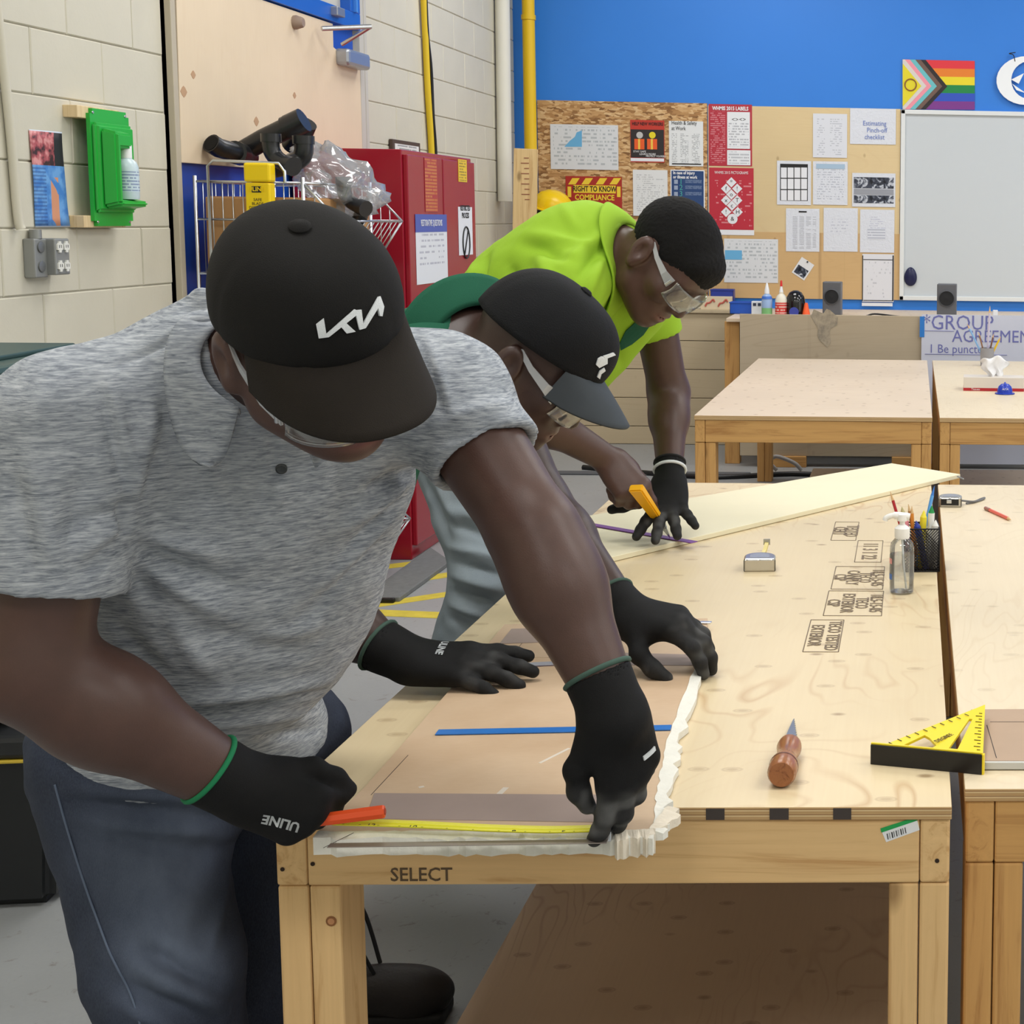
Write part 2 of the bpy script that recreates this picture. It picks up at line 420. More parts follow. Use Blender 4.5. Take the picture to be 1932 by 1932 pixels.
# ---- left wall: conduit, outlet box, poster, eyewash, cords, pipes, sign
c0 = at_x(-14, -60, XW+.015); c1 = at_x(18, 230, XW+.015); c2 = at_x(40, 432, XW+.02)
tag(link('conduit_pipe', tube_mesh('conduit_pipe', smooth_pts([c0, c1, at_x(33, 400, XW+.015), c2]), .013, 10), CREAM), 'cream painted conduit pipe running down to the grey outlet box', 'conduit')
ob = thing('outlet_box', 'grey metal outlet box with four white sockets on the cream block wall', 'outlet', (XW, 4.70, 1.35))
GB = plain('outlet_grey', (150, 152, 150), .45, .5)
box('side_box', (0, -.095, -.062), (.035, -.03, .055), GB, ob, .004)
box('body', (0, -.032, -.055), (.060, .045, .055), GB, ob, .004)
for i, zz in enumerate((-.028, .030)):
    link('knockout', lathe_mesh('knockout', [(.017, 0), (.017, .003), (.013, .004)], 16), plain('knockout_grey', (128, 130, 130), .4, .6), ob, (.0355, -.064, zz), (0, math.radians(90), 0))
    for yy in (-.012, .024):
        bm = bmesh.new(); bmesh.ops.create_cube(bm, size=1)
        for v in bm.verts: v.co = Vector((v.co.x*.005, v.co.y*.028, v.co.z*.034))
        bmesh.ops.bevel(bm, geom=[e for e in bm.edges if abs(e.verts[0].co.x-e.verts[1].co.x) > .001], offset=.008, segments=3, affect='EDGES')
        s = link('socket', bm_mesh('socket', bm), plain('socket_white', (226, 226, 220), .35), ob, (.062, yy, zz))
        for dy in (-.005, .005): box('slot', (.0024, dy-.0012, -.003), (.003, dy+.0012, .006), INK, s)
link('connector', tube_mesh('connector', [(.02, -.060, .055), (.02, -.060, .082)], .017, 12), GB, ob)
# curled first-aid poster
def left_sheet(name, tl, tr, br, bl, mat, label, cat, bulge=.012, nx=8, ny=10):
    P = [at_x(*q, XW+.004) for q in (tl, tr, br, bl)]; c = sum(P, Vector())/4; vs = []; fs = []
    for j in range(ny+1):
        for i in range(nx+1):
            a, b = i/nx, j/ny
            p = (P[0]*(1-a)+P[1]*a)*(1-b)+(P[3]*(1-a)+P[2]*a)*b
            p.x += bulge*(math.sin(math.pi*b)**2*.3 + abs(b-.5)**2*2*a); vs.append(p-c)
    for j in range(ny):
        for i in range(nx): k = j*(nx+1)+i; fs.append((k+nx+1, k+nx+2, k+1, k))
    me = pydata(name, vs, fs, True); o = link(name, me, mat, None, c)
    md = o.modifiers.new('t', 'SOLIDIFY'); md.thickness = .001
    return tag(o, label, cat)
def aid_mat():
    N = NT('first_aid_print'); tc = N.n('ShaderNodeTexCoord'); sp = N.n('ShaderNodeSeparateXYZ'); N.l(tc.outputs['Generated'], sp.inputs[0])
    u, v = sp.outputs[1], sp.outputs[2]
    nz = N.noise(N.obj((30, 30, 30)), 1, 3)
    bl = N.ramp(nz, [(.4, s2l((70, 130, 205))), (.6, s2l((110, 165, 225)))])
    rd = N.ramp(nz, [(.38, s2l((60, 34, 40))), (.5, s2l((176, 84, 92))), (.62, s2l((216, 150, 150)))])
    dk = N.mix(N.math('GREATER_THAN', u, .66), rd, s2l((40, 38, 44)))
    c = N.mix(N.math('GREATER_THAN', v, .64), bl, dk)
    # arm of the drawn figure
    ax = N.math('ABSOLUTE', N.math('SUBTRACT', u, .62+.0)); fig = N.math('MULTIPLY', N.math('LESS_THAN', ax, .11), N.math('LESS_THAN', v, .52))
    fig = N.math('MULTIPLY', fig, N.math('GREATER_THAN', N.noise(N.obj((18, 18, 18)), 1, 1), .47))
    c = N.mix(fig, c, s2l((214, 150, 118)))
    row = N.math('FRACT', N.math('MULTIPLY', v, 26)); tx = N.math('MULTIPLY', N.math('GREATER_THAN', row, .5), N.math('LESS_THAN', u, .38))
    tx = N.math('MULTIPLY', tx, N.math('LESS_THAN', v, .62)); c = N.mix(N.math('MULTIPLY', tx, .5), c, s2l((30, 60, 130)))
    edge = N.math('MAXIMUM', N.math('GREATER_THAN', N.math('ABSOLUTE', N.math('SUBTRACT', v, .5)), .485), 0)
    c = N.mix(edge, c, s2l((205, 215, 230)))
    N.col(c); N.set(.5, 0, .5); return N.m
left_sheet('first_aid_poster', (55, 244), (113, 249), (129, 428), (67, 429), aid_mat(), 'curled pink and blue first-aid poster left of the green eyewash station', 'poster')
# eyewash station
GRN = plain('eyewash_green', (34, 172, 60), .35, 0, .5)
ec = at_x(174, 317, XW); ew = thing('eyewash_station', 'green plastic eyewash station with a bottle on the cream block wall', 'eyewash station', (XW, ec.y, ec.z))
h = .185
for s, yy in ((1, -.125), (-1, -.118)): 
    box('mount_block', (0, yy-.03, s*h-.033 if s > 0 else -h-.005), (.045, yy+.22, s*h+.005 if s > 0 else -h+.033), wood('block_pine', (228, 206, 164), (196, 160, 112), 'z', 1, False), ew, .002)
bm = bmesh.new(); bmesh.ops.create_cube(bm, size=1)
for v in bm.verts: v.co = Vector((v.co.x*.012+.051, v.co.y*.235, v.co.z*.37))
bmesh.ops.bevel(bm, geom=[e for e in bm.edges if abs(e.verts[0].co.x-e.verts[1].co.x) > .001], offset=.016, segments=4, affect='EDGES')
link('backplate', bm_mesh('backplate', bm), GRN, ew, (0, .01, 0))
# raised tray: two stepped frusta with an open pocket
def frustum(name, y0, y1, z0, z1, x0, x1, ins, mat, parent, bev=.008):
    vs = [(x0, y0, z0), (x0, y1, z0), (x0, y1, z1), (x0, y0, z1), (x1, y0+ins, z0+ins), (x1, y1-ins, z0+ins), (x1, y1-ins, z1-ins), (x1, y0+ins, z1-ins)]
    fs = [(0, 3, 2, 1), (4, 5, 6, 7), (0, 1, 5, 4), (1, 2, 6, 5), (2, 3, 7, 6), (3, 0, 4, 7)]
    bm = bmesh.new(); bv = [bm.verts.new(v) for v in vs]
    for f in fs: bm.faces.new([bv[i] for i in f])
    bmesh.ops.bevel(bm, geom=bm.edges[:], offset=bev, segments=2, affect='EDGES')
    return link(name, bm_mesh(name, bm), mat, parent)
frustum('tray', -.105, .13, -.145, .145, .055, .075, .008, GRN, ew)
frustum('side_housing', -.085, -.035, -.125, .125, .072, .12, .012, GRN, ew)
frustum('top_housing', -.07, .04, .055, .122, .072, .115, .012, GRN, ew, .006)
frustum('bottom_housing', -.07, .105, -.13, -.095, .072, .125, .010, GRN, ew, .006)
bt = link('bottle', lathe_mesh('bottle', [(.005, -.10), (.034, -.098), (.036, -.09), (.036, .005), (.03, .022), (.017, .034), (.017, .036)], 20), plain('milky_plastic', (196, 214, 220), .3, 0, .5), ew, (.092, .030, 0))
link('cap', lathe_mesh('cap', [(.0185, .034), (.0185, .075), (.016, .08)], 18), plain('white_cap', (235, 236, 236), .4), bt)
lb = link('bottle_label', lathe_mesh('bottle_label', [(.0365, -.075), (.0365, -.005)], 20, True, False), print_mat('eyewash_label', (200, 218, 226), (60, 84, 150), 7, 14, .4, (0, 1, .05, .95), .4, 0, .5, 'y'), bt)
for yy in (-.09, .105):
    for zz in (-.172, .172): link('screw', lathe_mesh('screw', [(.005, 0), (.004, .002)], 10), CHROME, ew, (.0575, yy, zz), (0, math.radians(90), 0))
# yellow and black cords, pipes, framed sign
ycord = [at_x(797, -40, XW+.02), at_x(802, 60, XW+.02), at_x(807, 170, XW+.02), at_x(814, 284, XW+.02), at_x(818, 420, XW+.02)]
tag(link('extension_cord', tube_mesh('extension_cord', smooth_pts(ycord), .017, 8), plain('cord_yellow', (222, 190, 40), .5)), 'yellow cord hanging down the block wall behind the red cabinet', 'cord')
bcord = [at_x(802, -40, XW+.03), at_x(806, 60, XW+.03), at_x(813, 130, XW+.03), at_x(817, 220, XW+.03), at_x(822, 290, XW+.03), at_x(826, 420, XW+.03)]
tag(link('extension_cord', tube_mesh('extension_cord', smooth_pts(bcord), .010, 8), BLACKPL), 'thin black cord hanging beside the yellow cord on the wall', 'cord')
tag(link('wall_pipe', tube_mesh('wall_pipe', [at_x(947, -50, XW+.05), at_x(953, 380, XW+.05)], .045, 14), plain('pipe_cream', (222, 220, 208), .4)), 'cream vertical pipe in the corner beside the blue wall', 'pipe')
yp = [Vector((-2.50, 10.02, 3.6)), Vector((-2.50, 10.02, .4))]
yq = thing('gas_pipe', 'yellow vertical pipe in front of the blue wall corner', 'pipe', (-2.505, 10.02, 0))
YEL = plain('pipe_yellow', (230, 190, 30), .4)
link('pipe', tube_mesh('pipe', [(0, 0, 3.8), (0, 0, .0)], .04, 16), YEL, yq)
for zz in (1.2, 2.75): link('clamp', lathe_mesh('clamp', [(.046, 0), (.046, .03)], 16), YEL, yq, (0, 0, zz))
sg = thing('framed_sign', 'small framed white sign on the wall above the red cabinet', 'sign', at_x(760, 275, XW))
d = at_x(733, 262, XW); e = at_x(786, 290, XW); O = sg.location
box('frame', (XW+.002, d.y, e.z-.05), (XW+.02, e.y, d.z), plain('frame_brown', (74, 58, 50), .5), sg, .002, O)
box('sheet', (XW+.02, d.y+.03, e.z-.03), (XW+.022, e.y-.03, d.z-.02), print_mat('sign_print', (228, 226, 224), (80, 80, 86), 4, 12, .4, ax='y'), sg, 0, O)
# ------------------------------------------------------------------ red safety cabinet
RED = plain('cabinet_red', (150, 22, 40), .22, 0, .5, .03, 2)
CX0, CX1, CY0, CY1, CZ = -2.62, -2.165, 6.5, 7.50, 1.765
cb = thing('safety_cabinet', 'tall glossy red metal safety cabinet standing against the block wall', 'cabinet', ((CX0+CX1)/2, (CY0+CY1)/2, 0)); O = cb.location
box('body', (CX0, CY0, 0), (CX1, CY1, CZ), RED, cb, .004, O)
ym = (at_x(833, 600, CX1).y)
for a, b in ((CY0+.015, 6.985), (7.0, CY1-.012)):
    dr = box('door', (CX1, a, .06), (CX1+.02, b, CZ-.02), RED, cb, .004, O)
    box('handle', (-.0, .0, 0), (.02, .03, .10), BLACKPL, dr, .004).location = (.015, .17 if a < 6.7 else -.17, -.1)
def cab_sheet(name, a, b, mat, parent=cb, x=CX1+.021, t=.001):
    p = at_x(*a, x); q = at_x(*b, x)
    return box(name, (x, min(p.y, q.y), min(p.z, q.z)), (x+t, max(p.y, q.y), max(p.z, q.z)), mat, parent, 0, O)
cab_sheet('warning_print', (800, 297), (826, 400), print_mat('warn_print', (170, 40, 44), (210, 140, 60), 16, 9, .35, (.03, .97, .02, .98), .3, 0, .6, 'y'))
st = cab_sheet('warning_sticker', (864, 300), (881, 344), print_mat('warn_sticker', (232, 196, 40), (40, 36, 30), 8, 9, .4, (.1, .9, .05, .95), .4, 0, .5, 'y'))
tag(st, 'x', 'x'); del st['label']; del st['category']
nt = cab_sheet('restoration_notice', (783, 404), (845, 530), print_mat('notice_print', (224, 228, 234), (150, 152, 170), 12, 16, .45, (.1, .9, .25, .72), .55, 0, .35, 'y'))
nb = cab_sheet('header_band', (783, 404), (843, 437), plain('notice_blue', (78, 96, 176), .5), cb, CX1+.022)
text('lettering', 'RESTORATIVE QUESTIONS', .04, plain('white_ink', (235, 236, 240), .5), nb, (.0015, 0, .0), (math.radians(90), 0, math.radians(90)), .0003, sx=.62)
n2 = cab_sheet('no_entry_notice', (864, 390), (892, 480), WHITE)
text('lettering', 'RESTRICTED\nPROCESS', .035, INK, n2, (.001, 0, .09), (math.radians(90), 0, math.radians(90)), .0003, sx=.8, bold=.001)
ri = []
for i in range(24): a = 2*math.pi*i/24; ri.append((.0, .055*math.cos(a), .075*math.sin(a)))
link('prohibition_ring', tube_mesh('prohibition_ring', ri, .0035, 6, True), INK, n2, (.003, 0, -.055))
link('prohibition_bar', bars_mesh('prohibition_bar', [((0, -.03, -.055), (0, .03, .055))], .0035), INK, n2, (.003, 0, -.055))
# ------------------------------------------------------------------ wire basket stack in front of the door
BX0, BXT, BXP = -2.58, -2.20, -2.075
bs = thing('wire_basket_stack', 'stack of chrome wire baskets holding boxes in front of the blue door', 'basket rack', (-2.35, 5.9, 0)); O = bs.location
BY0, BY1 = 5.55, 6.22
def basket(z0, z1):
    zm = (z0+z1)/2+.03; sg = []; thick = []
    prof = [(BX0, z0), (BXT, z0), (BXP, zm), (BXT, z1), (BX0, z1)]
    for yy in (BY0, BY1):
        for i in range(5):
            a, b = prof[i], prof[(i+1) % 5]; thick.append(((a[0], yy, a[1]), (b[0], yy, b[1])))
        thick.append(((BX0, yy, zm), (BXP, yy, zm)))
        x = BX0+.06
        while x < BXP-.01:
            lim = z1 if x <= BXT else z1-(x-BXT)/(BXP-BXT)*(z1-zm); lo = z0 if x <= BXT else z0+(x-BXT)/(BXP-BXT)*(zm-z0)
            sg.append(((x, yy, lo), (x, yy, lim))); x += .036
    for (x, zz) in prof: thick.append(((x, BY0, zz), (x, BY1, zz)))
    y = BY0+.06
    while y < BY1:
        for i in (0, 1, 4): 
            a, b = prof[i], prof[(i+1) % 5]; sg.append(((a[0], y, a[1]), (b[0], y, b[1])))
        y += .05
    f = link('basket_frame', bars_mesh('basket_frame', [(Vector(a)-O, Vector(b)-O) for a, b in thick], .0045), CHROME, bs)
    g = link('basket_wires', bars_mesh('basket_wires', [(Vector(a)-O, Vector(b)-O) for a, b in sg], .0022, 5), CHROME, f); g['kind'] = 'stuff'
for z0, z1 in ((.06, .36), (.44, .76), (.84, 1.20), (1.27, 1.60)): basket(z0, z1)
for xx in (BX0, BXT):
    for yy in (BY0, BY1): link('post', bars_mesh('post', [(Vector((xx, yy, 0))-O, Vector((xx, yy, 1.62))-O)], .007, 8), CHROME, bs)
hb = [(BX0+.05, BY0-.005, 1.30), (BX0+.05, BY0-.005, 1.655), (BX0+.07, BY0-.005, 1.675), (BX0+.30, BY0-.005, 1.668), (BX0+.32, BY0-.005, 1.64), (BX0+.32, BY0-.005, 1.60)]
link('hook_bar', tube_mesh('hook_bar', [Vector(p)-O for p in hb], .0055, 8), CHROME, bs)
CARD = plain('cardboard', (178, 136, 92), .75, 0, .2, .06, 5)
def carton(lo, hi, label):
    t = thing('cardboard_box', label, 'box', ((lo[0]+hi[0])/2, (lo[1]+hi[1])/2, lo[2])); c = t.location
    box('body', lo, hi, CARD, t, .004, c)
    box('flap', (lo[0]+.005, lo[1]+.005, hi[2]), (hi[0]-.005, (lo[1]+hi[1])/2-.003, hi[2]+.003), CARD, t, .001, c)
    box('flap', (lo[0]+.005, (lo[1]+hi[1])/2+.003, hi[2]), (hi[0]-.005, hi[1]-.005, hi[2]+.003), CARD, t, .001, c)
    return t
carton((BX0+.02, BY0+.03, 1.275), (BXT+.03, BY0+.32, 1.545), 'tan cardboard box in the top wire basket')
carton((BXT-.16, BY0+.46, 1.275), (BXT+.0, BY1-.02, 1.50), 'small cardboard box behind the plastic bag in the top basket')
carton((BX0+.03, BY0+.03, .845), (BXT-.02, BY1-.05, 1.15), 'cardboard box in the second wire basket')
carton((BX0+.05, BY0+.10, .065), (BXT+.05, BY1-.04, .20), 'low cardboard box in the bottom wire basket')
yb = thing('yellow_dispenser', 'yellow plastic dispenser box hooked on the top wire basket', 'dispenser', at_y(491, 400, BY0-.03)); O = yb.location
p = at_y(466, 307, BY0-.03); q = at_y(516, 398, BY0-.03)
YB = plain('dispenser_yellow', (244, 208, 20), .35)
box('body', (p.x, BY0-.055, q.z-.05), (q.x, BY0-.006, p.z-.07), YB, yb, .006, O)
box('lid', (p.x-.003, BY0-.058, p.z-.068), (q.x+.003, BY0-.004, p.z), YB, yb, .008, O)
box('label_patch', (p.x+.024, BY0-.0565, p.z-.105), (q.x-.03, BY0-.055, p.z-.083), INK, yb, 0, O)
text('lettering', 'ULINE', .021, YB, yb, Vector(((p.x+q.x)/2-.003, BY0-.0567, p.z-.094))-O, (math.radians(90), 0, 0), .0003, bold=.0005)
text('lettering', 'SAFE\nBLADE\nDISPOSAL', .014, INK, yb, Vector(((p.x+q.x)/2, BY0-.0557, p.z-.145))-O, (math.radians(90), 0, 0), .0003)
# black drain pipes and fittings on top
ABS = plain('abs_black', (30, 31, 34), .28, 0, .5)
def pipe_run(pts, r, label, collars=(), hollow=True):
    t = thing('drain_pipe', label, 'pipe', pts[0])
    P = [Vector(q)-Vector(pts[0]) for q in pts]
    link('pipe', tube_mesh('pipe', P, r, 18), ABS, t)
    for i, sc in collars:
        a = P[i]; b = P[i+1] if i+1 < len(P) else P[i-1]; dv = (b-a).normalized()*.05
        link('collar', tube_mesh('collar', [a-dv*.25, a+dv], r*sc, 18), ABS, t)
    if hollow:
        dv = (P[1]-P[0]).normalized()
        link('bore', tube_mesh('bore', [P[0]-dv*.002, P[0]-dv*.0005], r*.82, 18), plain('bore_black', (6, 6, 7), .9), t)
    return t
pipe_run([at_y(398, 270, 5.70), at_y(412, 279, 5.73), at_y(445, 288, 5.80), at_y(470, 297, 5.95)], .036, 'short black drain pipe with open end on the wire basket', ((2, 1.2),))
pipe_run([at_y(448, 292, 5.92), at_y(500, 262, 5.92), at_y(545, 240, 5.92), at_y(568, 229, 5.92)], .040, 'long black drain pipe leaning up over the wire basket', ((2, 1.15), (3, 1.18)), False)
pipe_run([at_y(574, 237, 6.0), at_y(565, 258, 6.02), at_y(548, 276, 6.05)], .036, 'black elbow pipe at the raised end of the long pipe', ((0, 1.2),), False)
def elbow(c, r, label, fl=1):
    t = thing('pipe_elbow', label, 'pipe fitting', c)
    pts = [(-.02*fl, 0, .03+.035), (-.02*fl, 0, .02), (-.005*fl, 0, -.01), (.03*fl, -.02, -.03), (.065*fl, -.04, -.04)]
    link('bend', tube_mesh('bend', smooth_pts(pts), r, 16), ABS, t)
    link('collar', tube_mesh('collar', [(.05*fl, -.031, -.036), (.075*fl, -.046, -.043)], r*1.18, 16), ABS, t)
    link('collar', tube_mesh('collar', [(-.02*fl, 0, .045), (-.02*fl, 0, .075)], r*1.16, 16), ABS, t)
    return t
elbow(at_y(523, 292, 5.62), .030, 'black pipe elbow standing on the basket beside the yellow dispenser')
elbow(at_y(563, 295, 5.68), .033, 'black pipe elbow leaning next to the clear plastic bag', -1)
elbow(at_y(660, 372, 5.80), .026, 'black pipe elbow inside the basket below the clear bag')
elbow(at_y(672, 412, 5.85), .026, 'lowest black pipe elbow inside the top wire basket', -1)
# crumpled clear bag
bm = bmesh.new(); bmesh.ops.create_icosphere(bm, subdivisions=4, radius=1)
from mathutils import noise as mnoise
for v in bm.verts:
    n = 1+.35*mnoise.noise(v.co*2.2)+.22*mnoise.noise(v.co*5+Vector((3, 1, 7)))+.1*abs(mnoise.noise(v.co*11))
    v.co = Vector((v.co.x*.15*n + v.co.z*.03, v.co.y*.14*n, v.co.z*.10*n - v.co.x*.10))
p = at_y(632, 338, 5.86)
bag = link('plastic_bag', bm_mesh('plastic_bag', bm, True), clear_mat('bag_clear', (.86, .88, .92), .10, .12, .22), None, p)
tag(bag, 'crumpled clear plastic bag lying over the top wire basket', 'bag')
# ------------------------------------------------------------------ back wall boards and papers
def osb_mat():
    N = NT('osb_chips'); v = N.obj((9, 9, 26), rot=(0, .5, 0))
    d = N.n('ShaderNodeTexNoise'); d.inputs['Scale'].default_value = 1.2; N.l(v, d.inputs['Vector'])
    vm = N.n('ShaderNodeMix', data_type='VECTOR'); vm.inputs[0].default_value = .35; N.l(v, vm.inputs[4]); N.l(d.outputs['Color'], vm.inputs[5])
    vo = N.n('ShaderNodeTexVoronoi', feature='F1', distance='MANHATTAN'); vo.inputs['Scale'].default_value = 4.6; N.l(vm.outputs[1], vo.inputs['Vector'])
    sp = N.n('ShaderNodeSeparateColor'); N.l(vo.outputs['Color'], sp.inputs[0])
    c = N.ramp(sp.outputs[0], [(0, s2l((122, 84, 48))), (.25, s2l((172, 128, 80))), (.6, s2l((206, 164, 112))), (.9, s2l((226, 192, 144)))])
    g = N.noise(N.obj((20, 20, 120)), 1, 2); N.col(N.mix(N.math('MULTIPLY', g, .3), c, s2l((130, 92, 56)))); N.set(.6); N.bump(sp.outputs[0], .2, .002); return N.m
def bw(a, b, d=0.0, t=.001):
    """box corners on the back wall between two pixels, d metres off the wall"""
    Y = YW-d; p = at_y(*a, Y); q = at_y(*b, Y)
    return (min(p.x, q.x), Y-t, min(p.z, q.z)), (max(p.x, q.x), Y, max(p.z, q.z))
tag(box('osb_board', *bw((1014, 189), (1336, 566), .002, .012), osb_mat(), None, .001), 'speckled strand board panel on the blue wall carrying the safety posters', 'notice board')
BPL = plywood('ply_notice', (218, 197, 154), (190, 152, 104), 'x', .8, .5, .15, 1.0, .2)
BPL2 = plywood('ply_notice_low', (206, 173, 124), (174, 132, 86), 'x', .8, .5, .15, 1.2, .2)
tag(box('plywood_board', *bw((1336, 199), (1697, 445), .002, .013), BPL, None, .001), 'pale upper plywood notice board left of the whiteboard', 'notice board')
tag(box('plywood_board', *bw((1337, 436), (1697, 566), .002, .014), BPL2, None, .001), 'darker lower plywood notice board below the papers', 'notice board')
DB = .018
def sheet(name, a, b, mat, label, cat='paper', group=None, d=DB, t=.0012):
    lo, hi = bw(a, b, d, t); o = box(name, lo, hi, mat)
    tag(o, label, cat, group); o['_w'] = hi[0]-lo[0]; o['_h'] = hi[2]-lo[2]; del o['_w'], o['_h']; return o
R90 = (math.radians(90), 0, 0)
def ontop(par, name, a, b, mat, d=DB, lift=.0022):
    lo, hi = bw(a, b, d, .0005); o = box(name, lo, hi, mat, par, 0, par.location); o.location.y = -lift; return o
def lett(par, s, px, py, size, mat, d=DB, lift=.0026, sx=1.0, bold=0.0, ax='CENTER', rz=0):
    p = at_y(px, py, YW-d)-par.location; return text('lettering', s, size, mat, par, (p.x, -lift, p.z), (math.radians(90), rz, 0), .0003, ax, sx, bold)
WI = plain('white_ink', (235, 236, 240), .5)
PG = 'papers pinned on the back notice boards'
o = sheet('map_sheet', (1038, 234), (1167, 321), print_mat('map_print', (214, 218, 224), (150, 160, 168), 12, 20, .5, (.04, .98, .1, .95)), 'wide map sheet with a blue lake corner on the strand board', 'paper')
bm = bmesh.new(); pts = [at_y(x, y, YW)-at_y(1098, 277, YW) for x, y in ((1065, 277), (1098, 277), (1098, 246), (1088, 250), (1085, 258), (1075, 266))]
bm.faces.new([bm.verts.new((q.x, 0, q.z)) for q in pts]); lk = link('lake', bm_mesh('lake', bm), plain('lake_blue', (104, 174, 220), .5), o); q = at_y(1098, 277, YW-DB)-o.location; lk.location = (q.x, -.0016, q.z)
o = sheet('map_sheet', (1366, 450), (1468, 534), MATS['map_print'], 'map sheet with a blue lake on the lower plywood board', 'paper')
ontop(o, 'lake', (1368, 472), (1400, 490), MATS['lake_blue'])
# workers poster
o = sheet('safety_poster', (1189, 226), (1254, 307), plain('poster_red', (190, 58, 46), .5), 'red bordered poster showing two workers in orange vests', 'poster')
lett(o, 'HELP NEW WORKERS', 1222, 234, .030, INK, sx=.70, bold=.0005)
ontop(o, 'picture', (1190, 244), (1253, 298), plain('photo_dark', (44, 40, 42), .5)); ontop(o, 'caption_band', (1190, 298), (1253, 305), WHITE)
for i, (cx, hc) in enumerate(((1207, (190, 190, 190)), (1231, (226, 210, 40)))):
    ontop(o, 'vest', (cx-10, 262), (cx+9, 282), plain('vest_orange', (226, 92, 40), .5), lift=.003)
    ontop(o, 'vest_stripe', (cx-3, 262), (cx+1, 282), plain('vest_yellow', (232, 196, 80), .5), lift=.0036)
    p = at_y(cx, 255, YW-DB)-o.location
    link('hard_hat', lathe_mesh('hard_hat', [(.022, 0), (.022, .0006)], 14), plain('hat%d' % i, hc, .5), o, (p.x, -.003, p.z), R90)
lett(o, 'STAY SAFE', 1207, 286, .018, WI); lett(o, 'LEARN MORE', 1222, 291, .018, WI); lett(o, 'PROTECT YOURSELF', 1238, 295, .018, WI, sx=.8)
o = sheet('safety_poster', (1262, 228), (1327, 314), print_mat('health_print', (222, 226, 230), (120, 126, 134), 26, 24, .45, (.08, .95, .06, .72), .5, 0, .5, 'x', 3), 'white health and safety at work poster with a black base line', 'poster')
lett(o, 'Health & Safety\nat Work', 1267, 237, .036, INK, ax='LEFT', sx=.74); ontop(o, 'base_line', (1268, 308), (1323, 311), INK)
sheet('letter', (1194, 320), (1260, 408), print_mat('letter_print', (222, 225, 228), (168, 172, 178), 22, 18, .5, (.1, .9, .1, .92)), 'plain typed letter right of the yellow hazard sign', 'paper')
o = sheet('injury_poster', (1265, 320), (1330, 408), plain('poster_white', (228, 232, 238), .5), 'navy poster headed in case of injury with white border', 'poster')
ontop(o, 'panel', (1267, 322), (1328, 406), plain('poster_navy', (38, 68, 118), .5), lift=.0016)
lett(o, 'In case of injury\nor illness at work', 1270, 330, .028, WI, ax='LEFT', bold=.0008, sx=.80)
for i, yy in enumerate((343, 354, 366)):
    lett(o, str(i+1), 1285, yy, .05, plain('num_teal', (70, 160, 160), .5)); ontop(o, 'icon', (1272, yy-4), (1279, yy+4), plain('icon_grey', (150, 164, 190), .5))
    ontop(o, 'text_block', (1293, yy-4), (1324, yy+3), print_mat('navy_print', (38, 68, 118), (150, 170, 200), 4, 14, .4, (0, 1, 0, 1)))
o = sheet('hazard_poster', (1337, 196), (1419, 314), print_mat('whmis_red', (176, 44, 62), (220, 150, 160), 30, 16, .45, (.04, .38, .05, .88), .35), 'red poster headed WHMIS 2015 LABELS with white boxes', 'poster', None, .016)
lett(o, 'WHMIS 2015 LABELS', 1378, 205, .034, WI, d=.016, bold=.0010, sx=.78)
ontop(o, 'label_box', (1372, 211), (1415, 281), print_mat('whmis_box', (226, 230, 236), (130, 134, 146), 14, 12, .45, (.06, .94, .05, .72)), .016); ontop(o, 'label_box', (1372, 283), (1416, 312), print_mat('whmis_box2', (226, 230, 236), (150, 154, 166), 5, 12, .4, (.06, .94, .1, .9)), .016)
for dx in (1387, 1401): text('pictogram', '<>', .04, INK, o, at_y(dx, 226, YW-.016)-o.location+Vector((0, -.003, 0)), R90)
o = sheet('hazard_poster', (1338, 316), (1422, 434), print_mat('whmis_red2', (184, 40, 60), (224, 160, 168), 22, 9, .58, (.04, .96, .05, .8), .35), 'red pictogram poster with a diamond of white hazard symbols', 'poster', None, .016)
lett(o, 'WHMIS 2015 PICTOGRAMS', 1380, 326, .026, WI, d=.016, sx=.72)
ontop(o, 'bottom_margin', (1338, 433), (1423, 444), WHITE, .016)
SYM = ('*', 'f', '!', 'o', 'x', 'T', 'c', '!', 'H', '&')
for i, (sx_, sy_) in enumerate(((1380, 344), (1370, 356), (1391, 356), (1380, 367), (1370, 378), (1391, 378), (1381, 388), (1370, 400), (1392, 400), (1382, 413))):
    p = at_y(sx_, sy_, YW-.016)-o.location; rr = .034
    dm = link('diamond', lathe_mesh('diamond', [(rr, 0), (rr, .0007)], 4 if i < 9 else 20, False), WHITE, o, (p.x, -.002, p.z), R90)
    text('pictogram', SYM[i], .04, INK, dm, (0, 0, .0012), (0, 0, 0), .0002)
# right-to-know sign
o = sheet('hazard_sign', (1067, 332), (1174, 408), plain('sign_red', (168, 46, 38), .45), 'red and yellow striped sign reading right to know compliance', 'sign')
SY = plain('sign_yellow', (236, 204, 60), .45)
for xa in (1072, 1097, 1124, 1150):
    q = [at_y(x, y, YW-DB)-o.location for x, y in ((xa, 348), (xa+14, 348), (xa+22, 336), (xa+8, 336))]
    bm = bmesh.new(); bm.faces.new([bm.verts.new((v.x, -.002, v.z)) for v in q]); link('stripe', bm_mesh('stripe', bm), SY, o)
ontop(o, 'stripe', (1071, 352), (1078, 372), SY); ontop(o, 'stripe', (1164, 352), (1171, 372), SY)
ontop(o, 'title_panel', (1082, 349), (1162, 365), SY); lett(o, 'RIGHT TO KNOW', 1122, 357, .050, plain('sign_dark', (60, 40, 30), .5), sx=.70, bold=.0015)
lett(o, 'COMPLIANCE', 1122, 373, .050, SY, sx=.84, bold=.0015)
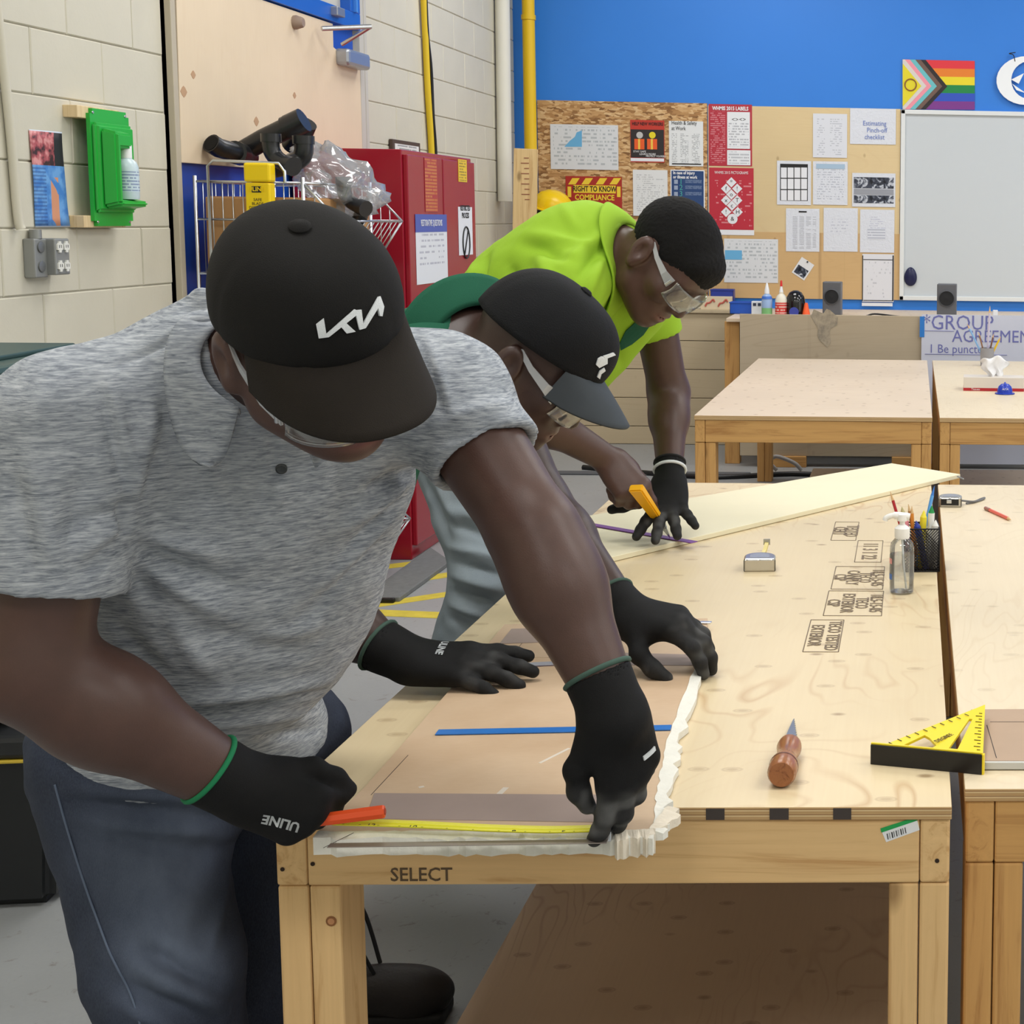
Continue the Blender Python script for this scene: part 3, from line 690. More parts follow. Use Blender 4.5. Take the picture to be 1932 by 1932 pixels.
# right hand papers, some in crinkled clear sleeves
SL = lambda k, rows=16, ink=(150, 158, 176), thr=.5, m=(.12, .9, .1, .9), cols=0, gl=.22, cr=.5: print_mat('sleeve%d' % k, (216, 221, 232), ink, rows, 18, thr, m, gl, cr, .4, 'x', cols)
sheet('paper_sheet', (1534, 214), (1598, 298), print_mat('diagram_print', (216, 220, 230), (156, 162, 176), 20, 12, .5, (.12, .88, .06, .9), .5, 0, .4, 'x', 2), 'sheet of small grey diagrams high on the plywood board', 'paper')
o = sheet('plastic_sleeve', (1604, 204), (1690, 273), SL(1, 3, (120, 140, 200), .9), 'wide plastic sleeve with blue handwriting beside the whiteboard', 'paper')
lett(o, 'Estimating\n   Pinch-off\nchecklist', 1650, 246, .045, plain('blue_pen', (104, 128, 196), .5), sx=.85)
o = sheet('paper_sheet', (1466, 303), (1530, 387), SL(2, 16, (200, 204, 216), .7), 'sheet with a black grid of twelve boxes', 'paper')
ontop(o, 'grid_panel', (1472, 309), (1524, 379), INK, lift=.002)
for r in range(3):
    for c in range(4): ontop(o, 'grid_cell', (1473.5+c*12.7, 316+r*21.3), (1484.5+c*12.7, 335.5+r*21.3), WHITE, lift=.0028)
o = sheet('plastic_sleeve', (1534, 304), (1599, 387), SL(3, 18), 'crinkled sleeve with a pale blue heading bar', 'paper'); ontop(o, 'header_bar', (1540, 309), (1594, 319), plain('pale_blue', (164, 190, 214), .3))
o = sheet('paper_sheet', (1608, 326), (1689, 391), SL(4, 18, (180, 184, 196), .9), 'landscape sheet with two dark photo strips', 'paper')
PH = NT('photo_strip'); PH.col(PH.ramp(PH.noise(PH.obj((14, 14, 14)), 1, 3, .6, 1.5), [(.4, s2l((24, 28, 38))), (.55, s2l((70, 76, 92))), (.62, s2l((190, 196, 208)))])); PH.set(.25)
ontop(o, 'photo_strip', (1611, 334), (1686, 356), PH.m); ontop(o, 'photo_strip', (1611, 368), (1686, 384), PH.m); ontop(o, 'grey_band', (1611, 356), (1686, 368), plain('band_grey', (150, 154, 164), .3))
o = sheet('paper_sheet', (1483, 393), (1546, 475), SL(5, 34, (120, 124, 136), .3, (.14, .9, .06, .82), 5), 'sheet of narrow number columns', 'paper'); ontop(o, 'heading_bar', (1507, 398), (1522, 401), INK)
sheet('plastic_sleeve', (1554, 392), (1618, 475), SL(6, 14, (180, 186, 204), .5, (.2, .72, .4, .75)), 'nearly blank crinkled sleeve below the heading bar sheet', 'paper')
o = sheet('plastic_sleeve', (1623, 395), (1687, 477), SL(7, 20, (176, 180, 204), .5, (.25, .75, .55, .85)), 'lilac sheet in a sleeve with a small table', 'paper')
ontop(o, 'small_table', (1637, 431), (1670, 452), print_mat('tbl_print', (216, 221, 232), (150, 156, 176), 4, 10, .3, (0, 1, 0, 1)))
o = sheet('paper_sheet', (1627, 479), (1686, 570), print_mat('chart_print', (220, 222, 230), (176, 180, 190), 14, 14, .62, (.1, .92, .06, .88)), 'long form with a black frame hanging below the board edge', 'paper')
ontop(o, 'frame_line', (1629, 489), (1684, 491), INK); ontop(o, 'frame_line', (1627, 482), (1628, 568), INK); ontop(o, 'frame_line', (1684, 482), (1685.5, 568), INK); ontop(o, 'frame_line', (1629, 566), (1684, 568), INK)
sheet('paper_sheet', (1626, 571), (1684, 578), WHITE, 'white sheet edge sticking out below the long form', 'paper')
p = at_y(1515, 507, YW-DB); cdn = link('photo_card', box_mesh('photo_card', .10, .0015, .125), plain('card_white', (222, 224, 228), .5), None, p, (0, math.radians(-33)*-1, 0)); tag(cdn, 'small tilted card with a dark photo pinned on the lower board', 'card')
link('photo', box_mesh('photo', .08, .0006, .06), PH.m, cdn, (0, -.0014, -.022)); link('pin', lathe_mesh('pin', [(.006, 0), (.005, .006)], 10), INK, cdn, (.0, -.001, .055), R90)
# whiteboard
wb = thing('whiteboard', 'large blank whiteboard with white frame on the blue wall', 'whiteboard', at_y(1700, 566, YW)); O = wb.location
lo, hi = bw((1700, 207), (1700, 566), 0, .02); x0 = lo[0]; x1 = x0+2.44
box('panel', (x0+.02, YW-.014, lo[2]+.02), (x1-.02, YW, hi[2]-.02), plain('board_white', (200, 207, 213), .18, 0, .5), wb, 0, O)
FRM = plain('frame_white', (222, 226, 228), .35)
for nm, a, b in (('frame_rail', (x0, lo[2]), (x1, lo[2]+.03)), ('frame_rail', (x0, hi[2]-.03), (x1, hi[2])), ('frame_stile', (x0, lo[2]), (x0+.03, hi[2])), ('frame_stile', (x1-.03, lo[2]), (x1, hi[2]))):
    box(nm, (a[0], YW-.03, a[1]), (b[0], YW, b[1]), FRM, wb, .004, O)
bm = bmesh.new(); bmesh.ops.create_uvsphere(bm, u_segments=20, v_segments=12, radius=1)
for v in bm.verts: v.co = Vector((v.co.x*.043*(1-.12*v.co.z), v.co.y*.022, v.co.z*.064))
er = thing('magnetic_eraser', 'dark navy oval eraser stuck at the lower left of the whiteboard', 'eraser', at_y(1718, 522, YW-.02)); link('pad', bm_mesh('pad', bm, True), plain('navy_plastic', (28, 32, 72), .3), er)
link('felt', box_mesh('felt', .055, .008, .09, .003), plain('felt_grey', (70, 72, 84), .9), er, (0, .008, 0))
# pride flag
fl = thing('pride_flag', 'rainbow flag with chevrons and a yellow triangle above the whiteboard', 'flag', at_y(1770, 160, YW-.01)); O = fl.location
def fpoly(name, pts, rgb, k):
    q = [at_y(x, y, YW-.006-k*.0012)-O for x, y in pts]; bm = bmesh.new(); f = bm.faces.new([bm.verts.new(v) for v in q])
    e = bmesh.ops.extrude_face_region(bm, geom=[f])
    for v in e['geom']:
        if isinstance(v, bmesh.types.BMVert): v.co.y += .001
    return link(name, bm_mesh(name, bm), plain('flag_%d_%d_%d' % rgb, rgb, .7), fl)
def fp(u, v): return (1703+136*u+(1-v)*0, 112+(u*3)+v*(94-2*u))
for i, rgb in enumerate(((222, 60, 70), (228, 130, 50), (232, 214, 50), (36, 134, 74), (52, 84, 190), (124, 60, 140))):
    a, b = i/6, (i+1)/6; fpoly('stripe', [fp(0, a), fp(1, a), fp(1, b), fp(0, b)], rgb, 0)
for k, (ux, rgb) in enumerate(((.62, (48, 44, 46)), (.55, (112, 88, 80)), (.475, (108, 188, 196)), (.40, (236, 150, 166)), (.33, (214, 208, 204)), (.26, (226, 212, 50)))):
    x0_ = max(0, ux-.30); fpoly('chevron', [fp(0, 0), fp(x0_, 0), fp(ux, .53), fp(x0_, 1), fp(0, 1)] if k < 5 else [fp(0, .08), fp(ux, .53), fp(0, .95)], rgb, k+1)
ri = []
for i in range(24): a = 2*math.pi*i/24; ri.append((.038*math.cos(a), 0, .038*math.sin(a)))
c = at_y(1718, 160, YW-.016)-O; link('ring', tube_mesh('ring', [Vector(r)+c for r in ri], .004, 6, True), plain('ring_brown', (140, 90, 60), .6), fl)
# crescent dolphin ornament
cx, cy = 1936, 152; out = []
for i in range(25):
    a = math.radians(40+i*(290/24)); out.append((cx+56*math.cos(a), cy-46*math.sin(a)))
inn = []
for i in range(25):
    a = math.radians(328-i*(286/24)); inn.append((cx+8+36*math.cos(a), cy-1-36*math.sin(a)))
Yd = YW-.03; P = [at_y(x, y, Yd) for x, y in out]; Q = [at_y(x, y, Yd) for x, y in inn]; c = at_y(cx, cy, Yd)
dp = thing('dolphin_ornament', 'white curved dolphin cut-out hanging on the blue wall', 'ornament', c); vs = []; fs = []
Qr = list(reversed(Q))
for yy in (0, .012):
    for a, b in zip(P, Qr): vs.append(a-c+Vector((0, yy, 0))); vs.append(b-c+Vector((0, yy, 0)))
n = len(P)
for i in range(n-1):
    k = 2*i; m = 2*n; fs += [(k, k+1, k+3, k+2), (m+k, m+k+2, m+k+3, m+k+1), (k, k+2, m+k+2, m+k), (k+1, m+k+1, m+k+3, k+3)]
fs += [(0, 2*n, 2*n+1, 1), (2*n-2, 2*n-1, 4*n-1, 4*n-2)]
DW = plain('ornament_white', (240, 244, 248), .25); link('body', pydata('body', vs, fs), DW, dp)
for pts in (((1908, 150), (1932, 138), (1922, 158)), ((1910, 158), (1936, 176), (1918, 170))):
    q = [at_y(x, y, Yd)-c for x, y in pts]; bm = bmesh.new(); f = bm.faces.new([bm.verts.new(v) for v in q]); e = bmesh.ops.extrude_face_region(bm, geom=[f])
    for v in e['geom']:
        if isinstance(v, bmesh.types.BMVert): v.co.y += .012
    link('fin', bm_mesh('fin', bm), DW, dp)
link('hanger', tube_mesh('hanger', smooth_pts([at_y(x, y, Yd)-c for x, y in ((1915, 116), (1912, 104), (1904, 101), (1916, 99))]), .003, 6), INK, dp)
# leaning plank with pencil notes and the yellow hard hat on a hook
pk = thing('leaning_plank', 'short pale plank with handwriting leaning in the corner by the yellow pipe', 'plank', at_y(983, 500, 9.55)); O = pk.location
p = at_y(960, 280, 9.55); q = at_y(1007, 420, 9.55)
link('board', box_mesh('board', q.x-p.x, .02, p.z-.02, .002), wood('plank_pale', (226, 198, 146), (196, 156, 104), 'z', 1, True), pk, Vector(((p.x+q.x)/2, 9.55, (p.z+.02)/2))-O, (0, math.radians(2), 0))
for i in range(9): box('pencil_mark', (q.x-.05-.02*(i % 2), 9.538, p.z-.06-i*.032), (q.x-.02, 9.5385, p.z-.055-i*.032), plain('pencil_red', (150, 90, 70), .6), pk, 0, O)
hh = thing('hard_hat', 'yellow hard hat hanging below the strand board', 'hard hat', at_y(1043, 385, 9.9))
link('shell', lathe_mesh('shell', [(.125, -.03), (.128, 0), (.12, .04), (.098, .075), (.06, .10), (.02, .11), (.0, .111)], 24, True, False), plain('hat_yellow', (240, 200, 16), .3), hh, (0, 0, -.02), (0, math.radians(18), 0))
link('brim', lathe_mesh('brim', [(.125, -.032), (.155, -.034), (.155, -.028), (.127, -.022)], 24, True, False), MATS['hat_yellow'], hh, (0, 0, -.02), (0, math.radians(18), 0))
link('headband', lathe_mesh('headband', [(.10, -.055), (.10, -.02)], 20, True, False), BLACKPL, hh, (-.03, 0, -.02))
bkt = tag(link('wall_hook', tube_mesh('wall_hook', [(0, .28, 0), (0, 0, 0), (0, -.02, .02)], .006, 8), BLACKPL, None, at_y(1043, 383, 9.92)+Vector((0, 0, .035))), 'black wall hook carrying the yellow hard hat', 'hook')
# ------------------------------------------------------------------ bench along the back wall
PAN = plywood('ply_bench_panel', (198, 182, 152), (164, 142, 110), 'x', .8, .6, .2, .2, .1)
lb = thing('low_bench', 'low panelled bench of horizontal tan boards along the blue wall', 'bench', (-1.8, 10.05, 0)); O = lb.location
lx0, lx1 = -2.45, -1.155
zz = 0; 
for i in range(5):
    hgt = (.12, .19, .19, .19, .185)[i]
    box('board', (lx0, 9.92, zz+.002), (lx1, 9.945, zz+hgt-.002), PAN, lb, .003, O); zz += hgt
box('top', (lx0, 9.90, zz), (lx1+.02, YW-.005, zz+.022), PAN, lb, .002, O); LBZ = zz+.022
box('end_panel', (lx1-.02, 9.945, 0), (lx1, YW-.005, zz), plain('dark_gap', (26, 25, 26), .8), lb, 0, O)
rbn = thing('work_bench', 'long bench along the blue wall behind the leaning plywood board', 'bench', (.4, 9.6, 0)); O = rbn.location
RBZ = .895
box('top', (-1.13, 9.12, RBZ-.022), (3.2, YW-.005, RBZ), PLY3, rbn, .002, O)
for xx in (-1.10, .8, 2.9):
    for yy in (9.2, 10.05): box('leg', (xx-.045, yy-.045, 0), (xx+.045, yy+.045, RBZ-.022), LUM2['z'], rbn, .003, O)
box('back_panel', (-1.10, 10.1, .05), (3.1, 10.12, RBZ-.022), plain('navy_back', (30, 40, 66), .6), rbn, 0, O)
fb = thing('plywood_sheet', 'grey-tan plywood sheet with dark scuff standing against the back bench', 'plywood sheet', at_y(1568, 700, 9.06)); O = fb.location
p = at_y(1396, 592, 9.06); q = at_y(1760, 862, 9.06)
SCUF = plywood('ply_leaning', (186, 172, 148), (150, 128, 102), 'x', .7, .6, .25, .3, .15)
box('sheet', (p.x, 9.05, q.z), (q.x+.2, 9.07, p.z), SCUF, fb, .002, O)
def smudge_mat():
    N = NT('smudge_grey'); n = N.noise(N.obj((22, 22, 22)), 1, 4, .7)
    N.col(N.ramp(n, [(.38, s2l((176, 163, 141))), (.66, s2l((138, 130, 116)))])); N.set(.7); return N.m
bm = bmesh.new(); vs = []
for i in range(18):
    a = 2*math.pi*i/18; rr = .07*(1+.3*math.sin(3*a)+.2*math.sin(5*a+1)); vs.append(bm.verts.new((rr*.9*math.cos(a), 0, rr*1.5*math.sin(a))))
bm.faces.new(vs); s = at_y(1556, 613, 9.048)-O; link('scuff', bm_mesh('scuff', bm), smudge_mat(), fb, s)
for xx in (p.x+.12, q.x-.25): box('foot_block', (xx, 9.03, 0), (xx+.28, 9.10, q.z), LUM2['x'], fb, .003, O)
# flip-chart sheet
fc = thing('flip_chart_sheet', 'white flip-chart sheet with handwritten group agreement taped to the bench', 'poster', at_y(1850, 700, 9.03)); O = fc.location
p = at_y(1739, 593, 9.03)
box('sheet', (p.x, 9.028, .03), (p.x+.82, 9.030, p.z), plain('flip_paper', (206, 210, 226), .7, 0, .3, .03, 3), fc, 0, O)
PEN = plain('violet_pen', (112, 116, 178), .6)
for s, px, py, sz, bd in (('*GROUP', 1808, 610, .125, -.0), ('AGREEMENT', 1880, 636, .105, -.0), ('1 Be punctual', 1810, 659, .075, 0), ('respect each other', 1850, 700, .07, 0)):
    t = at_y(px, py, 9.03)-O; text('lettering', s, sz, PEN, fc, (t.x, -.003, t.z), R90, .0004, 'CENTER', .9)
for i, (a, b) in enumerate((((1745, 624), (1800, 625)), ((1745, 668), (1900, 670)))):
    m = (at_y(*a, 9.027)-O, at_y(*b, 9.027)-O); link('underline', bars_mesh('underline', [m], .0016), PEN, fc)
a = at_y(1737, 597, 9.03); b = at_y(1744, 636, 9.03); box('tape', (a.x-.005, 9.0255, b.z), (b.x, 9.0275, a.z), plain('painter_blue', (44, 124, 206), .5), fc, 0, O)
# ---- things on the benches
def speaker(px0, py0, px1, label, Y=9.55):
    p = at_y(px0, py0, Y); q = at_y(px1, py0, Y); t = thing('desktop_speaker', label, 'speaker', ((p.x+q.x)/2, Y, RBZ), (0, 0, math.radians(-4)), 'desktop speakers on the back bench')
    w_ = q.x-p.x; h_ = p.z-RBZ
    link('cabinet', box_mesh('cabinet', w_*.96, .10, h_, .006, 3, (0, 0, h_/2)), plain('speaker_grey', (98, 100, 106), .4, .2), t)
    rr = w_*.37; zc = h_*.56
    link('ring', lathe_mesh('ring', [(rr*1.12, 0), (rr*1.12, .006), (rr, .008), (rr*.96, .003)], 28), plain('speaker_ring', (74, 76, 82), .4), t, (0, -.05, zc), R90)
    link('grille', lathe_mesh('grille', [(rr, .0), (rr*.8, -.002), (.0001, .006)], 28), plain('speaker_mesh', (34, 35, 38), .7, 0, .3, 0, 6, .5, 900), t, (0, -.055, zc), R90)
speaker(1553, 531, 1589, 'grey desktop speaker below the notice board')
speaker(1768, 535, 1806, 'grey desktop speaker in front of the whiteboard')
def on_bench(px, Y=9.4, z=None): 
    p = at_y(px, 585, Y); return Vector((p.x, Y, RBZ if z is None else z))
t = thing('glue_bottle', 'clear blue-green spray bottle with white nozzle on the back bench', 'bottle', on_bench(1447))
link('bottle', lathe_mesh('bottle', [(.03, 0), (.033, .01), (.033, .11), (.024, .13), (.012, .137)], 18), plain('bottle_blue', (150, 178, 220), .25), t)
link('label', lathe_mesh('label', [(.0336, .0), (.0336, .05)], 18, True, False), plain('label_green', (120, 180, 120), .4), t); link('collar', lathe_mesh('collar', [(.0345, .105), (.030, .122)], 18), plain('collar_blue', (60, 110, 200), .4), t)
link('nozzle', lathe_mesh('nozzle', [(.016, .137), (.015, .16), (.006, .20), (.004, .205)], 14), plain('nozzle_white', (232, 236, 240), .35), t)
t = thing('glue_bottle', 'white glue bottle with red tip and label on the back bench', 'bottle', on_bench(1474))
link('bottle', lathe_mesh('bottle', [(.034, 0), (.038, .012), (.038, .10), (.028, .125), (.014, .138), (.014, .15)], 18), plain('glue_white', (226, 222, 206), .4), t)
link('label', lathe_mesh('label', [(.0385, .01), (.0385, .085)], 18, True, False), print_mat('glue_label', (206, 54, 50), (240, 220, 210), 4, 6, .4, (0, 1, .1, .9)), t)
link('nozzle', lathe_mesh('nozzle', [(.013, .15), (.008, .175), (.005, .195)], 12), MATS['nozzle_white'], t); link('tip', lathe_mesh('tip', [(.008, .185), (.006, .215), (.003, .222)], 12), plain('tip_red', (214, 40, 40), .35), t)
t = thing('black_helmet', 'glossy black domed helmet on the back bench between glue and cone', 'helmet', on_bench(1501, 9.42))
link('shell', lathe_mesh('shell', [(.062, 0), (.062, .08), (.055, .12), (.038, .148), (.015, .16), (.0, .161)], 24), plain('gloss_black', (14, 14, 16), .1, 0, .6), t)
link('badge', lathe_mesh('badge', [(.03, 0), (.028, .006)], 20), plain('badge_blue', (60, 72, 160), .4), t, (-.005, -.062, .028), R90)
t = thing('toy_cone', 'small orange safety cone on the back bench', 'cone', on_bench(1521, 9.38))
link('cone', lathe_mesh('cone', [(.027, 0), (.012, .075), (.009, .085)], 16), plain('cone_orange', (240, 98, 50), .5), t); link('base', box_mesh('base', .058, .058, .006, .002, 2, (0, 0, .003)), MATS['cone_orange'], t)
t = thing('tray', 'white card holder with dark windows left of the spray bottle', 'holder', on_bench(1429, 9.5))
link('body', box_mesh('body', .07, .05, .085, .003, 2, (0, 0, .0425)), plain('holder_white', (220, 226, 234), .4), t)
for dx in (-.015, .015): link('window', box_mesh('window', .02, .002, .018), plain('holder_dark', (54, 62, 84), .4), t, (dx, -.026, .065))
for px, Yq, h_, w_, lab, c in ((1407, 9.6, .075, .19, 'open blue parts bin in front of the blue wall', (38, 88, 190)), (1364, 10.05, .13, .15, 'dark blue parts bin behind the printed box', (46, 62, 150))):
    t = thing('parts_bin', lab, 'bin', (at_y(px, 585, Yq).x, Yq, RBZ if px > 1395 else LBZ)); m_ = plain('bin_%d' % px, c, .35)
    for nm, lo, hi in (('front', (-w_/2, -.05, 0), (w_/2, -.046, h_)), ('back', (-w_/2, .046, 0), (w_/2, .05, h_)), ('side', (-w_/2, -.05, 0), (-w_/2+.004, .05, h_)), ('side', (w_/2-.004, -.05, 0), (w_/2, .05, h_)), ('bottom', (-w_/2, -.05, 0), (w_/2, .05, .004)), ('rim', (-w_/2-.004, -.054, h_-.008), (w_/2+.004, -.048, h_))): box(nm, lo, hi, m_, t, .001)
t = thing('printed_box', 'small cream box with red squiggle print on the low bench', 'box', (at_y(1352, 585, 9.97).x, 9.97, LBZ))
link('body', box_mesh('body', .205, .05, .085, .002, 2, (0, 0, .0425)), plain('box_cream', (220, 204, 176), .5), t)
for dx in (-.04, .045):
    link('print', tube_mesh('print', smooth_pts([(dx-.03, -.0265, .02), (dx-.02, -.0265, .04), (dx+.0, -.0265, .045), (dx+.02, -.0265, .065), (dx+.03, -.0265, .05)]), .006, 6), plain('print_red', (190, 96, 84), .6), t)
t = thing('white_timer', 'white round-faced timer behind the bent man on the low bench', 'timer', (at_y(1311, 585, 9.97).x, 9.97, LBZ))
link('body', box_mesh('body', .085, .04, .11, .01, 3, (0, 0, .055)), plain('timer_white', (222, 220, 212), .4), t); link('dial', lathe_mesh('dial', [(.03, 0), (.029, .004)], 24), plain('dial_cream', (232, 228, 216), .4), t, (0, -.02, .055), R90)
tag(link('speaker_cable', tube_mesh('speaker_cable', smooth_pts([Vector((at_y(px, 585, 9.2).x, 9.2, RBZ+.012+k)) for px, k in ((1590, 0), (1630, .004), (1650, .02), (1690, .008), (1730, .0), (1768, .004))]), .006, 6), BLACKPL), 'black cable lying along the back bench between the speakers', 'cable')
for nm, lab, a, b, m_ in (('white_eraser', 'small white block on the bench right of the speaker', 1874, 1884, WHITE),):
    t = thing(nm, lab, 'block', on_bench(1878, 9.3)); link('block', box_mesh('block', .03, .03, .06, .003, 2, (0, 0, .03)), m_, t); link('base', box_mesh('base', .30, .05, .012, .003, 2, (0, 0, .006)), plain('base_grey', (170, 174, 180), .5), t)
# low clutter seen under the back tables
tag(link('floor_cable', tube_mesh('floor_cable', smooth_pts([(-1.95, 8.9, .012), (-1.2, 8.6, .012), (-.7, 8.72, .012), (-.3, 8.66, .012), (.3, 8.75, .012)]), .016, 8), BLACKPL), 'black cable lying on the floor under the back tables', 'cable')
tag(link('floor_strip', box_mesh('floor_strip', 1.6, .10, .008, .003), plain('strip_dark', (84, 86, 90), .7), None, (-1.75, 8.75, .005)), 'dark grey cover strip on the floor behind the lime shirt man', 'floor strip')
tag(link('grey_hose', tube_mesh('grey_hose', smooth_pts([(-.80, 8.85, .012), (-.84, 8.85, .06), (-.80, 8.82, .10), (-.70, 8.84, .06), (-.66, 8.88, .012)]), .012, 8), plain('hose_grey', (160, 158, 156), .5)), 'loop of grey hose on the floor below the back table', 'hose')
# ------------------------------------------------------------------ work tables
def table(x0, x1, y0, y1, label, top_mat, L, lower=None):
    t = thing('work_table', label, 'table', ((x0+x1)/2, (y0+y1)/2, 0), group='plywood topped work tables'); O = t.location
    me = box_mesh('tabletop', x1-x0, y1-y0, .019, .0015); me.materials.append(top_mat); me.materials.append(PLYEDGE)
    for p in me.polygons: p.material_index = 0 if abs(p.normal.z) > .7 else 1
    top = link('tabletop', me, None, t, Vector(((x0+x1)/2, (y0+y1)/2, TT-.0095))-O)
    z0, z1 = TT-.019-.092, TT-.019
    for xa in (x0+.002, x1-.043):
        r = box('side_rail', (xa, y0+.004, z0), (xa+.041, y1-.004, z1), L['y'], t, .004, O)
    for ya in (y0+.004, y1-.045): box('apron', (x0+.044, ya, z0), (x1-.044, ya+.041, z1), L['x'], t, .003, O)
    for s, xa in ((1, x0+.002), (-1, x1-.043)):
        for ya in (y0+.006, y1-.096):
            for k in range(2): box('leg', (xa+s*k*.0425, ya, 0), (xa+s*k*.0425+.041, ya+.09, z0-.001), L['z'], t, .004, O)
    if lower:
        lx0, lx1 = lower
        for ya in (y0+.12, y1-.2): box('stretcher', (x0+.05, ya, .04), (x1-.05, ya+.04, .128), L['x'], t, .003, O)
        box('lower_shelf', (lx0, y0+.02, .128), (lx1, y1-.1, .146), plywood('ply_shelf', (196, 168, 140), (140, 104, 84), 'y', 1.0, .5, .5, 1.0), t, .002, O)
    return t, top
FX0, FX1, FY0, FY1 = -.857, .060, 1.985, 4.52
ft, ftop = table(FX0, FX1, FY0, FY1, 'large plywood topped work table in front where the three men work', PLY1, LUM, (-.755, .01))
rt, rtop = table(.080, .996, 2.05, 4.52, 'pale topped work table at the right edge beside the men', PLY2, LUM2)
bt1, _ = table(-.885, .082, 6.085, 8.62, 'empty work table in the back in front of the scuffed plywood', PLY3, LUM2)
bt2, _ = table(.112, 1.05, 6.085, 8.62, 'back work table with the tissue box at the right edge', PLY2, LUM2)
O = ft.location
# back table shelf boards
for t_, xa, xb in ((bt1, -.55, .0), (bt2, .2, .9)):
    box('low_board', (xa, 6.5, .10), (xb, 8.3, .118), PLY3, t_, .002, t_.location)
    for yy in (6.6, 8.1): box('board_block', (xa+.02, yy, 0), (xb-.02, yy+.05, .10), LUM2['x'], t_, .002, t_.location)
# stamps, marks and sticker on the front table
STAMP = plain('stamp_ink', (122, 106, 88), .7)
def on_top(px, py, z=TT): return at_z(px, py, z)
def stamp(name, cx, cy, w_, l_, lines, sz):
    c = on_top(cx, cy); g = bpy.data.objects.new(name, None); 
    segs = [((-w_/2, -l_/2, 0), (w_/2, -l_/2, 0)), ((w_/2, -l_/2, 0), (w_/2, l_/2, 0)), ((w_/2, l_/2, 0), (-w_/2, l_/2, 0)), ((-w_/2, l_/2, 0), (-w_/2, -l_/2, 0))]
    f = link(name, bars_mesh(name, segs, .0011, 4), STAMP, ft, c-O+Vector((0, 0, .0002)))
    n = len(lines)
    for i, s in enumerate(lines):
        x = w_/2 - (i+.5)*w_/n
        text('stamp_lettering', s, sz, STAMP, f, (x, 0, .0006), (0, 0, math.radians(-90)), .0002, sx=.9, bold=.0004)
stamp('ink_stamp', 1595, 1002, .062, .23, ['TESTED', 'CERT'], .046)
stamp('ink_stamp', 1640, 1040, .062, .24, ['11 3 1 22'], .052)
stamp('ink_stamp', 1620, 1090, .112, .215, ['18.5-15-05', 'TECO', 'CANPLY', 'CSP'], .040)
stamp('ink_stamp', 1612, 1138, .118, .205, ['18.5-15-05', 'TECO', 'EXTERIOR', 'CSP'], .038)
stamp('ink_stamp', 1555, 1199, .066, .225, ['TECO TESTED', 'EXTERIOR'], .036)
MRK = plain('marker_black', (66, 58, 54), .6)
for a, b in ((1332, 1367), (1452, 1488), (1572, 1606)):
    p = at_y(a, 1524, FY0); q = at_y(b, 1540, FY0); box('marker_patch', (p.x, FY0-.0008, TT-.0175), (q.x, FY0+.0002, TT-.0015), MRK, ft, 0, O)
p = at_y(795, 1651, FY0+.004); text('stamp_lettering', 'SELECT', .027, plain('select_ink', (92, 74, 54), .7), ft, Vector((p.x, FY0+.0036, p.z))-O, (math.radians(90), 0, 0), .0003, sx=.95, bold=.0002)
q = [at_y(x, y, FY0+.0035)-O for x, y in ((1672, 1589), (1735, 1566), (1729, 1541), (1661, 1563))]
bm = bmesh.new(); bm.faces.new([bm.verts.new(v) for v in q]); stk = link('price_sticker', bm_mesh('price_sticker', bm), plain('sticker_white', (232, 234, 236), .4), ft)
q2 = [at_y(x, y, FY0+.003)-O for x, y in ((1663, 1571), (1731, 1548), (1729, 1541), (1661, 1563))]
bm = bmesh.new(); bm.faces.new([bm.verts.new(v) for v in q2]); link('green_band', bm_mesh('green_band', bm), plain('sticker_green', (30, 160, 80), .4), stk)
for i in range(9):
    xa = 1673+i*4.2; ya = 1573-i*1.45; wq = (1.6, .8, 2.2, 1.0, 1.7, .7, 2.0, 1.1, 1.5)[i]
    q2 = [at_y(x, y, FY0+.0028)-O for x, y in ((xa+2, ya+11), (xa+2+wq, ya+11-.4), (xa+wq, ya-.4), (xa, ya))]
    bm = bmesh.new(); bm.faces.new([bm.verts.new(v) for v in q2]); link('barcode_bar', bm_mesh('barcode_bar', bm), INK, stk)
for px, py, r in ((1768, 1624, .0032), (533, 1640, .003), (590, 1630, .003)):
    p = at_y(px, py, FY0+.0035); link('nail_hole', lathe_mesh('nail_hole', [(r, 0), (r, .0006)], 10), plain('hole_dark', (50, 34, 24), .8), ft, p-O, (math.radians(90), 0, 0))
KNT = plain('knot_ring', (140, 92, 52), .6)
p = at_y(625, 1738, FY0+.0055); k = link('knot', lathe_mesh('knot', [(.0072, 0), (.0072, .0006), (.0045, .0007)], 16), KNT, ft, p-O, (math.radians(90), 0, 0)); link('knot_core', lathe_mesh('knot_core', [(.0045, .0006), (.0045, .0010)], 14), plain('knot_core', (196, 140, 96), .6), k)
# ---- things on the tables
def flat(name, pts, z, th, mat, label=None, cat=None, parent=None, bev=0.0):
    P = [at_z(x, y, z) for x, y in pts]; c = sum(P, Vector())/len(P)
    o = link(name, prism_mesh(name, [(p.x-c.x, p.y-c.y) for p in P], 0, th, bev), mat, parent, c - (parent.location if parent else Vector()))
    if label: tag(o, label, cat)
    return o
def drywall_mat():
    N = NT('drywall_paper'); v = N.obj(); n = N.noise(v, 5, 4, .6); f = N.noise(N.obj((60, 200, 60)), 1, 2)
    c = N.ramp(n, [(.3, s2l((196, 166, 134))), (.7, s2l((212, 186, 156)))]); N.col(N.mix(N.math('MULTIPLY', f, .2), c, s2l((170, 140, 112)))); N.set(.6); return N.m
DRY = drywall_mat(); PLAS = plain('plaster', (226, 224, 214), .9, 0, .2, .06, 30, .5, 150)
DZ = TT+.001; DT = .0125
dw = thing('drywall_sheet', 'brown paper faced drywall sheet with torn edges under the gloves', 'drywall', at_z(960, 1430, DZ)); O = dw.location
